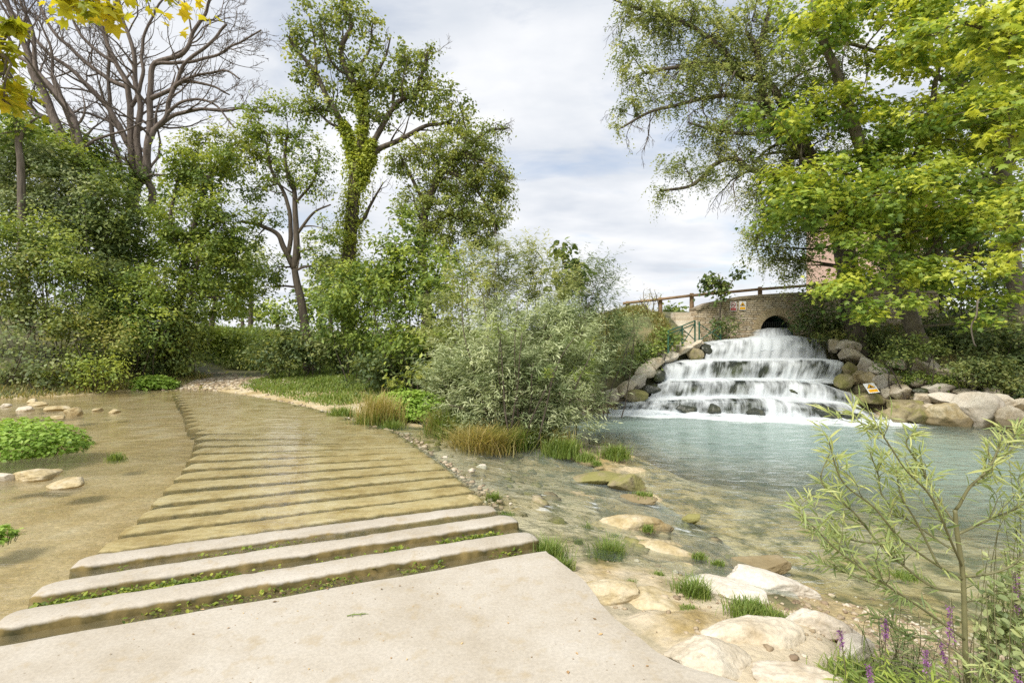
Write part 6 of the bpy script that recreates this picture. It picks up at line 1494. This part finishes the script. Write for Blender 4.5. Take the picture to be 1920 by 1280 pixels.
# ------------------------------------------------------------------ trees, right half
tree('tree', 'tall grey green tree leaning out over the pool, fine drooping twigs', 'tree', 15, [
    (44, 30, [(1600, 600), (1590, 500), (1560, 380), (1520, 300), (1480, 220)]),
    (22, 8, [(1520, 300), (1460, 240), (1430, 180), (1420, 90), (1400, 60)]), (18, 6, [(1480, 220), (1440, 160), (1390, 140), (1330, 120), (1270, 125), (1210, 140)]),
    (16, 5, [(1545, 350), (1470, 330), (1410, 320), (1380, 300), (1340, 310), (1300, 345), (1240, 360)]), (12, 4, [(1390, 140), (1330, 70), (1270, 40), (1200, 20), (1140, -5)]), (12, 4, [(1440, 190), (1360, 180), (1290, 190), (1220, 210), (1165, 240)]),
    (12, 5, [(1420, 90), (1440, 30), (1450, -30)]), (9, 4, [(1460, 240), (1400, 250), (1340, 240), (1290, 230)])],
    [(1180, 20, 44, 30), (1175, 100, 34, 36), (1200, 150, 44, 26), (1185, 195, 40, 26), (1160, 236, 22, 12), (1250, 60, 60, 44), (1290, 130, 60, 44), (1260, 190, 40, 30), (1340, 60, 60, 60), (1350, 160, 60, 50), (1410, 40, 60, 60), (1320, 240, 54, 36), (1390, 230, 50, 50), (1280, 310, 44, 28), (1240, 360, 30, 18), (1330, 330, 40, 30), (1400, 310, 50, 44), (1440, 140, 50, 60), (1460, 250, 50, 60), (1300, 20, 60, 40), (1450, 380, 50, 50), (1420, 460, 36, 40), (1470, 490, 40, 40), (1500, 430, 50, 50), (1340, 280, 34, 24), (1220, 20, 40, 40), (1500, 60, 50, 70), (1510, 180, 50, 60), (1380, 100, 60, 50), (1430, 200, 60, 50), (1480, 320, 60, 50), (1550, 260, 60, 60), (1560, 120, 60, 70), (1420, 380, 40, 34), (1450, 440, 44, 40), (1500, 500, 40, 36)],
    'l', M['ash'], M['darkbark'], size=.085, clump=.25, nleaf=84, dens=1.1, droop=.8, shoot=-.45, side=dict(n_child=[7, 6, 3], lenf=[.38, .45, .5], angle=45, rf=.4, levels=3, up=-.16, tmin=.3, minr=.005, lmin=.3), tshift=-.1, maxtw=1600)
plane_kw = dict(leaf='l', mat=M['plane'], bark=M['planebark'], size=.105, clump=.40, nleaf=70, dens=.92, tpl='plane', droop=.35, flat=.5, upb=.85)
rngp = np.random.default_rng(9)
pb = []
for (u0, u1, v0, v1, n_) in ((1440, 1700, 200, 430, 18), (1560, 1920, 300, 520, 24), (1430, 1560, 330, 450, 6)):
    for k in range(n_): pb.append((rngp.uniform(u0, u1), rngp.uniform(v0, v1), rngp.uniform(45, 75), rngp.uniform(26, 44), rngp.uniform(-2.2, .7), 1.15))
pb += [(1560, 530, 50, 20, -1.5), (1620, 560, 60, 26, -1.7), (1600, 510, 60, 30, -1.5), (1700, 500, 70, 34, -1.3), (1640, 600, 34, 14, -1.8), (1830, 560, 60, 24, -1.7), (1780, 520, 60, 30, -1.5), (1880, 520, 50, 34, -1.7), (1860, 600, 34, 12, -1.8), (1700, 560, 44, 18, -1.7), (1575, 545, 36, 14, -1.9)]
tree('plane_tree', 'plane tree with thick pale trunk on the slope right of the falls', 'tree', 13.6, [
    (32, 32, [(1724, 636), (1712, 610), (1690, 550), (1666, 450), (1652, 385)]), (28, 10, [(1652, 385), (1612, 260), (1575, 155), (1540, 60), (1520, -20)]), (22, 8, [(1660, 430), (1700, 330), (1740, 230), (1760, 120)]),
    (14, 6, [(1666, 450), (1600, 420), (1540, 400), (1480, 390)]), (14, 6, [(1690, 545), (1640, 540), (1590, 545)]), (14, 6, [(1680, 500), (1760, 480), (1840, 500)]), (12, 5, [(1640, 350), (1570, 320), (1500, 300)])],
    pb, **plane_kw, tshift=.0)
pb += [(1700, 585, 36, 18, -1.4), (1735, 560, 50, 22, -1.4), (1670, 575, 34, 18, -1.4), (1780, 570, 50, 24, -1.4), (1600, 590, 30, 14, -1.6), (1650, 620, 26, 12, -1.6)]
pb2 = []
for (u0, u1, v0, v1, n_) in ((1500, 1930, -20, 220, 30), (1700, 1940, 160, 420, 18)):
    for k in range(n_): pb2.append((rngp.uniform(u0, u1), rngp.uniform(v0, v1), rngp.uniform(45, 80), rngp.uniform(28, 46), rngp.uniform(-2.8, .2), 1.15))
tree('plane_tree', 'second plane tree at right picture edge with dark bent trunk', 'tree', 14.4, [
    (32, 28, [(1912, 620), (1905, 540), (1892, 440), (1880, 330), (1858, 272)]), (28, 10, [(1858, 272), (1820, 190), (1790, 130), (1760, 40), (1750, -40)]), (22, 9, [(1862, 280), (1880, 180), (1860, 90), (1840, 0)]), (16, 6, [(1880, 330), (1930, 250), (1960, 160)]), (12, 5, [(1820, 190), (1720, 120), (1620, 90), (1520, 60)]), (10, 4, [(1790, 130), (1700, 60), (1600, 20)])],
    pb2, **plane_kw, tshift=.08)
tree('plane_tree', 'nearest plane tree bough with yellow leaves hanging in at right edge', 'tree', 7.6, [
    (60, 40, [(2330, 720), (2320, 500), (2280, 300), (2200, 160)]), (26, 8, [(2280, 300), (2120, 250), (1980, 240), (1880, 260)]), (22, 8, [(2200, 160), (2060, 90), (1920, 60), (1800, 40)]), (20, 7, [(2310, 450), (2150, 420), (2000, 430), (1900, 460)])],
    [(1890, 200, 46, 26), (1900, 290, 40, 26), (1870, 240, 44, 20), (1840, 40, 60, 26), (1900, 70, 60, 30), (1890, 130, 50, 26), (1910, 360, 40, 26), (1880, 430, 50, 22), (1910, 470, 40, 22), (1760, 60, 44, 20), (1850, 100, 44, 20), (1990, 200, 60, 40), (2020, 60, 80, 50), (2010, 420, 70, 50)],
    **dict(plane_kw, size=.10, clump=.22, nleaf=40, tshift=.25))
tree('tree', 'dark green tree filling the gaps behind both plane trees', 'tree', 19, [(26, 14, [(1760, 640), (1755, 500), (1750, 380)]), (12, 5, [(1755, 480), (1680, 400), (1640, 330)]), (12, 5, [(1752, 420), (1830, 350), (1880, 280)])],
     [(1650, 360, 70, 60), (1760, 330, 80, 60), (1880, 330, 80, 70), (1700, 450, 80, 60), (1840, 440, 80, 60), (1800, 230, 80, 60), (1920, 220, 60, 70), (1680, 260, 60, 50)], 'l', M['green'], M['darkbark'], size=.15, clump=.4, nleaf=50, dens=1.0, tshift=-.1)
RB = 'undergrowth below the plane trees'
for lab, Y, blobs, mt, kw in [
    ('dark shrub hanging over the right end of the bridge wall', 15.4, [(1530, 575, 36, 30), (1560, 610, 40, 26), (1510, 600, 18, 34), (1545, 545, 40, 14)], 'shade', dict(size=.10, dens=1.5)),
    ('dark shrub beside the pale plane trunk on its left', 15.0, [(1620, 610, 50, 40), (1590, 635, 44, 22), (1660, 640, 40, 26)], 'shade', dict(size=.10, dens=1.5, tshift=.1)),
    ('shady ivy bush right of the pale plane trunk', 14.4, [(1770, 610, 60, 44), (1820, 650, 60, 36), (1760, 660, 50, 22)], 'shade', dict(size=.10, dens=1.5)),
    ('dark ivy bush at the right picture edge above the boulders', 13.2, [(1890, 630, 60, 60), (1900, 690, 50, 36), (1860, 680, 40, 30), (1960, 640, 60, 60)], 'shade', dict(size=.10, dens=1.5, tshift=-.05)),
    ('green ivy patch climbing at the foot of the plane trunk', 12.9, [(1700, 652, 40, 22), (1740, 655, 40, 20), (1665, 675, 26, 12)], 'dark', dict(size=.08, clump=.2, dens=1.3)),
    ('ivy patch hanging over the set back square block', 13.0, [(1720, 708, 20, 9), (1750, 712, 22, 8), (1700, 705, 16, 6)], 'ivy', dict(size=.07, clump=.14, dens=1.2)),
    ('ivy patch between the weathered stone and the tilted slab', 12.8, [(1800, 712, 26, 10), (1785, 725, 16, 7), (1840, 705, 30, 10)], 'ivy', dict(size=.07, clump=.14, dens=1.2)),
    ('yellowish dry grass shrub on the slope beside the top boulders', 14.9, [(1565, 630, 18, 12), (1640, 665, 30, 10), (1530, 632, 14, 10)], 'ivy_straw', dict(size=.09, clump=.18, dens=.9, tpl='lance')),
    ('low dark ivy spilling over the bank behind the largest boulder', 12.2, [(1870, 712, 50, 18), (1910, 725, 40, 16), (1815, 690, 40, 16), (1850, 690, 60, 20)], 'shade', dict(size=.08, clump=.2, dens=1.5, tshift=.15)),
    ('tall dark thicket closing off the slope behind the plane trees', 17.5, [(1650, 540, 80, 60), (1780, 540, 80, 60), (1900, 540, 80, 70), (1720, 470, 90, 50), (1850, 450, 80, 60), (1590, 560, 40, 40)], 'dark', dict(size=.14, clump=.42, dens=1.3, tshift=-.1)),
]:
    shrub('shrub', lab, Y, blobs, M[mt], group=RB, **dict(dict(clump=.28, nleaf=60), **kw))
g = Geo(); tube(g, wiggle(spline([px(1835, 560, 11.5), px(1832, 590, 11.5), px(1822, 610, 11.5), px(1826, 640, 11.5), px(1830, 648, 11.5)], 5), .03, R_), np.linspace(.022, .012, 21), 6)
solo('hanging_twig', g, M['bark'], 'bare pale twig dangling under the plane leaves at right', 'twig', px(1830, 648, 11.5), None, True)

# ------------------------------------------------------------------ boughs entering at the top left
tree('plane_tree', 'yellowing plane tree whose bough tips hang in at top left', 'tree', 5.2, [
    (80, 60, [(-420, 900), (-400, 500), (-330, 100), (-220, -200)]), (30, 8, [(-220, -200), (-60, -150), (80, -90), (180, -40), (215, -5)]), (24, 7, [(-330, 100), (-180, 60), (-60, 70), (10, 110)]), (10, 5, [(80, -90), (250, -70), (320, -30)])],
    [(150, 10, 36, 14), (195, 22, 22, 18), (170, -20, 50, 16), (130, 0, 16, 10), (0, 75, 18, 40), (4, 150, 14, 24), (-14, 110, 22, 60), (14, 40, 10, 14), (310, -8, 14, 8), (8, 190, 12, 14)],
    **dict(plane_kw, mat=M['yellow'], size=.105, clump=.13, nleaf=13, dens=.75, flat=.7))

# ------------------------------------------------------------------ willow sapling and loosestrife, right foreground
rng = np.random.default_rng(55); YS_ = 2.25
base = px(1812, 1330, YS_); gz = th(base[0], base[1])
sap = thing('willow_sapling', 'young willow sapling with narrow yellow green leaves in the right foreground', 'sapling', (base[0], base[1], gz))
gst = Geo(); glf = Geo()
main = [(17, 9, [(1818, 1420), (1812, 1300), (1808, 1180), (1806, 1080), (1796, 1000), (1792, 955)]), (9, 3, [(1792, 955), (1815, 915, -.03), (1842, 890, -.05), (1862, 860, -.06), (1878, 815, -.06)]),
        (8, 2.5, [(1806, 1085), (1760, 1060, -.03), (1690, 1010, -.08), (1640, 950, -.12), (1580, 900, -.15), (1552, 815, -.16)]), (8, 2.5, [(1808, 1110), (1740, 1095, .05), (1650, 1020, .1), (1600, 960, .12), (1540, 905, .14), (1555, 850, .15)]),
        (7, 2.5, [(1803, 1060), (1780, 1010, -.1), (1745, 930, -.16), (1700, 880, -.2), (1660, 820, -.22), (1640, 795, -.22)]), (7, 2.5, [(1796, 985), (1770, 950, .06), (1730, 880, .1), (1700, 830, .12), (1720, 810, .13)]),
        (7, 2.5, [(1800, 1040), (1740, 1000, .1), (1660, 940, .14), (1645, 890, .16), (1630, 850, .16)]),
        (8, 2.5, [(1812, 1200), (1730, 1140, -.06), (1640, 1080, -.12), (1570, 1030, -.16), (1500, 960, -.2)]), (6, 2, [(1812, 1170), (1700, 1120, .1), (1600, 1080, .16), (1540, 1055, .2)]),
        (8, 2.5, [(1797, 1000), (1860, 970, .06), (1910, 950, .1), (1960, 900, .1)]), (8, 2.5, [(1806, 1080), (1870, 1070, -.06), (1930, 1040, -.1), (1980, 1000, -.1)]), (12, 4, [(1826, 1400), (1850, 1260, .06), (1880, 1190, .1), (1915, 1150, .1), (1960, 1080, .1)]),
        (6, 2.5, [(1842, 890, -.05), (1880, 860, .02), (1900, 820, .04), (1915, 800, .04)]), (6, 2, [(1810, 1230), (1760, 1200, .08), (1700, 1190, .12), (1650, 1160, .12)]), (6, 2, [(1805, 1130), (1850, 1120, .1), (1890, 1090, .1)]),
        (7, 2, [(1760, 1060, -.03), (1720, 980, .02), (1690, 930, .03), (1680, 880, .03)]), (6, 2, [(1650, 1020, .1), (1590, 1010, .12), (1540, 985, .14)])]
lims = limbs_px([(a * .68, b * .9, c) for a, b, c in main], YS_, rng, .006)
for Q, rr in lims: tube(gst, Q, rr, 8)
tw = grow(lims[1:], rng, [6], [.30], 38, .5, 1, .10, .25, 5, .0012, .1)
for Q, rr in tw: tube(gst, Q, rr, 5)
Pn = []; Ax = []
for Q, rr in lims[1:] + tw:
    L = np.linalg.norm(np.diff(Q, axis=0), axis=1).sum(); k = max(5, int(L / .0125))
    t = (.12 if len(Q) > 10 else .02) + (.88 if len(Q) > 10 else .98) * rng.random(k); i = np.clip(t * (len(Q) - 1), 0, len(Q) - 1.001); j = i.astype(int); f = (i - j)[:, None]
    p_ = Q[j] * (1 - f) + Q[j + 1] * f; tg = nrm(Q[j + 1] - Q[j]); sd_ = nrm(np.cross(tg, rng.normal(size=(k, 3))))
    Pn.append(p_); Ax.append(tg * .75 + sd_ * .8)
    m3 = 3; Pn.append(np.repeat(Q[-1:], m3, 0)); Ax.append(np.repeat(tg[-1:], m3, 0) + rng.normal(size=(m3, 3)) * .35)
Pn = np.vstack(Pn); Ax = np.vstack(Ax); k = len(Pn)
put_leaves(glf, Pn, np.array([0, -.45, .75]) + rng.normal(size=(k, 3)) * .55, Ax, .062 * np.clip(rng.normal(1, .27, k), .4, 1.6), 'narrow', np.clip(.28 + .5 * (Pn[:, 2] - .3) / 1.0 + rng.normal(size=k) * .22, 0, 1))
part('stem', gst, M['twig'], sap, True); part('foliage', glf, M['sapling'], sap)
LS = 'purple loosestrife in the right foreground'
def loosestrife(u, v, vtop, Y, lab):
    a = px(u, v, Y); b = px(u + rng.normal() * 10, vtop, Y); a[2] = th(a[0], a[1]) - .02; a[0] += rng.normal() * .03
    t = thing('loosestrife', lab, 'flower', a, LS); P_ = wiggle(spline([a, (a + b) / 2 + rng.normal(size=3) * .02, b], 8), .01, rng); g = Geo(); tube(g, P_, np.linspace(.004, .0018, len(P_)), 6); part('stem', g, M['twig'], t, True)
    g = Geo(); k = 60; i = rng.random(k) * .72; p_ = a + (b - a) * i[:, None]; put_leaves(g, p_, np.array([0, -.2, 1.]) + rng.normal(size=(k, 3)) * .3, rng.normal(size=(k, 3)) + np.array([0, 0, .5]), .055 * (1.1 - i) + .012, 'lance', rng.random(k)); part('foliage', g, M['green'], t)
    g = Geo(); k = 120; i = .80 + .20 * rng.random(k); p_ = P_[np.clip((i * (len(P_) - 1)).astype(int), 0, len(P_) - 1)] + (b - a) * ((rng.random(k) - .5) * .05)[:, None] + rng.normal(size=(k, 3)) * .005; put_leaves(g, p_, rng.normal(size=(k, 3)), rng.normal(size=(k, 3)) + np.array([0, 0, .3]), .010 * np.clip(rng.normal(1, .3, k), .4, 1.6), 'diam', rng.random(k)); part('flower_spike', g, M['purple'], t)
for (u, v, vt, Y, lab) in [(1582, 1265, 1176, 2.35, 'short purple spike leftmost above the grass'), (1655, 1300, 1152, 2.3, 'purple spike left of the sapling stem among gravel'), (1728, 1320, 1210, 2.1, 'tall pink purple spike at the bottom edge left of the sapling stem'), (1797, 1330, 1128, 2.05, 'purple spike right against the sapling stem'),
                      (1640, 1300, 1245, 2.15, 'low purple spike near the bottom edge in the green plants'), (1910, 1340, 1245, 2.0, 'purple spike at the lower right corner'), (1765, 1310, 1195, 2.3, 'pale purple spike just left of the sapling stem'), (1905, 1300, 1062, 2.3, 'faint purple spike high at the right edge')]:
    loosestrife(u, v, vt, Y, lab)
UG = 'low plants at the sapling foot'
def herb(lab, u, v, r, h, Y, mat, tpl, size, n_, cat='plant'):
    s = Y / F; c = px(u, v, Y); c[2] = th(c[0], c[1]); t = thing('plant', lab, cat, c, UG); gs_ = Geo(); gl = Geo()
    for k in range(n_):
        a = c + np.r_[rng.normal(size=2) * r * s * .45, -.02]; a[2] = th(a[0], a[1]) - .01; b = a + np.r_[rng.normal(size=2) * r * s * .3, h * s * rng.uniform(.55, 1.1)]
        P_ = twig_path(a, b, rng, .05, 6); tube(gs_, P_, np.linspace(.0028, .0012, 6), 4)
        q = 22; i = rng.random(q); p_ = a + (b - a) * i[:, None]; put_leaves(gl, p_, np.array([0, -.2, 1.]) + rng.normal(size=(q, 3)) * .4, rng.normal(size=(q, 3)) + np.array([0, 0, .5]), size * np.clip(rng.normal(1, .3, q), .4, 1.6), tpl, np.clip(.3 + .4 * i + rng.normal(size=q) * .2, 0, 1))
    part('stem', gs_, M['twig'], t); part('foliage', gl, mat, t)
herb('bright green leafy plants on the ground left of the sapling stem', 1660, 1275, 90, 75, 2.3, M['grassy'], 'lance', .055, 70)
herb('green leafy plants at the bottom edge under the sapling', 1760, 1300, 90, 110, 2.2, M['green'], 'lance', .05, 60)
herb('broad leafed grey green plant right of the sapling stem', 1870, 1290, 60, 330, 2.3, M['grey'], 'oval', .035, 26)
herb('tall thin leafed plant at right edge with reddish stem', 1915, 1300, 40, 480, 2.5, M['sapling'], 'lance', .06, 14)
herb('willow sprouts at the lower right corner', 1880, 1310, 60, 180, 2.1, M['sapling'], 'lance', .055, 40)
herb('sparse green sprouts on the gravel behind the sapling stem', 1690, 1190, 80, 130, 2.75, M['grey'], 'lance', .045, 22)
tuft(1600, 1262, 60, 46, -.13, 'grass below the leftmost purple spike', 'grassy', .8, 420)
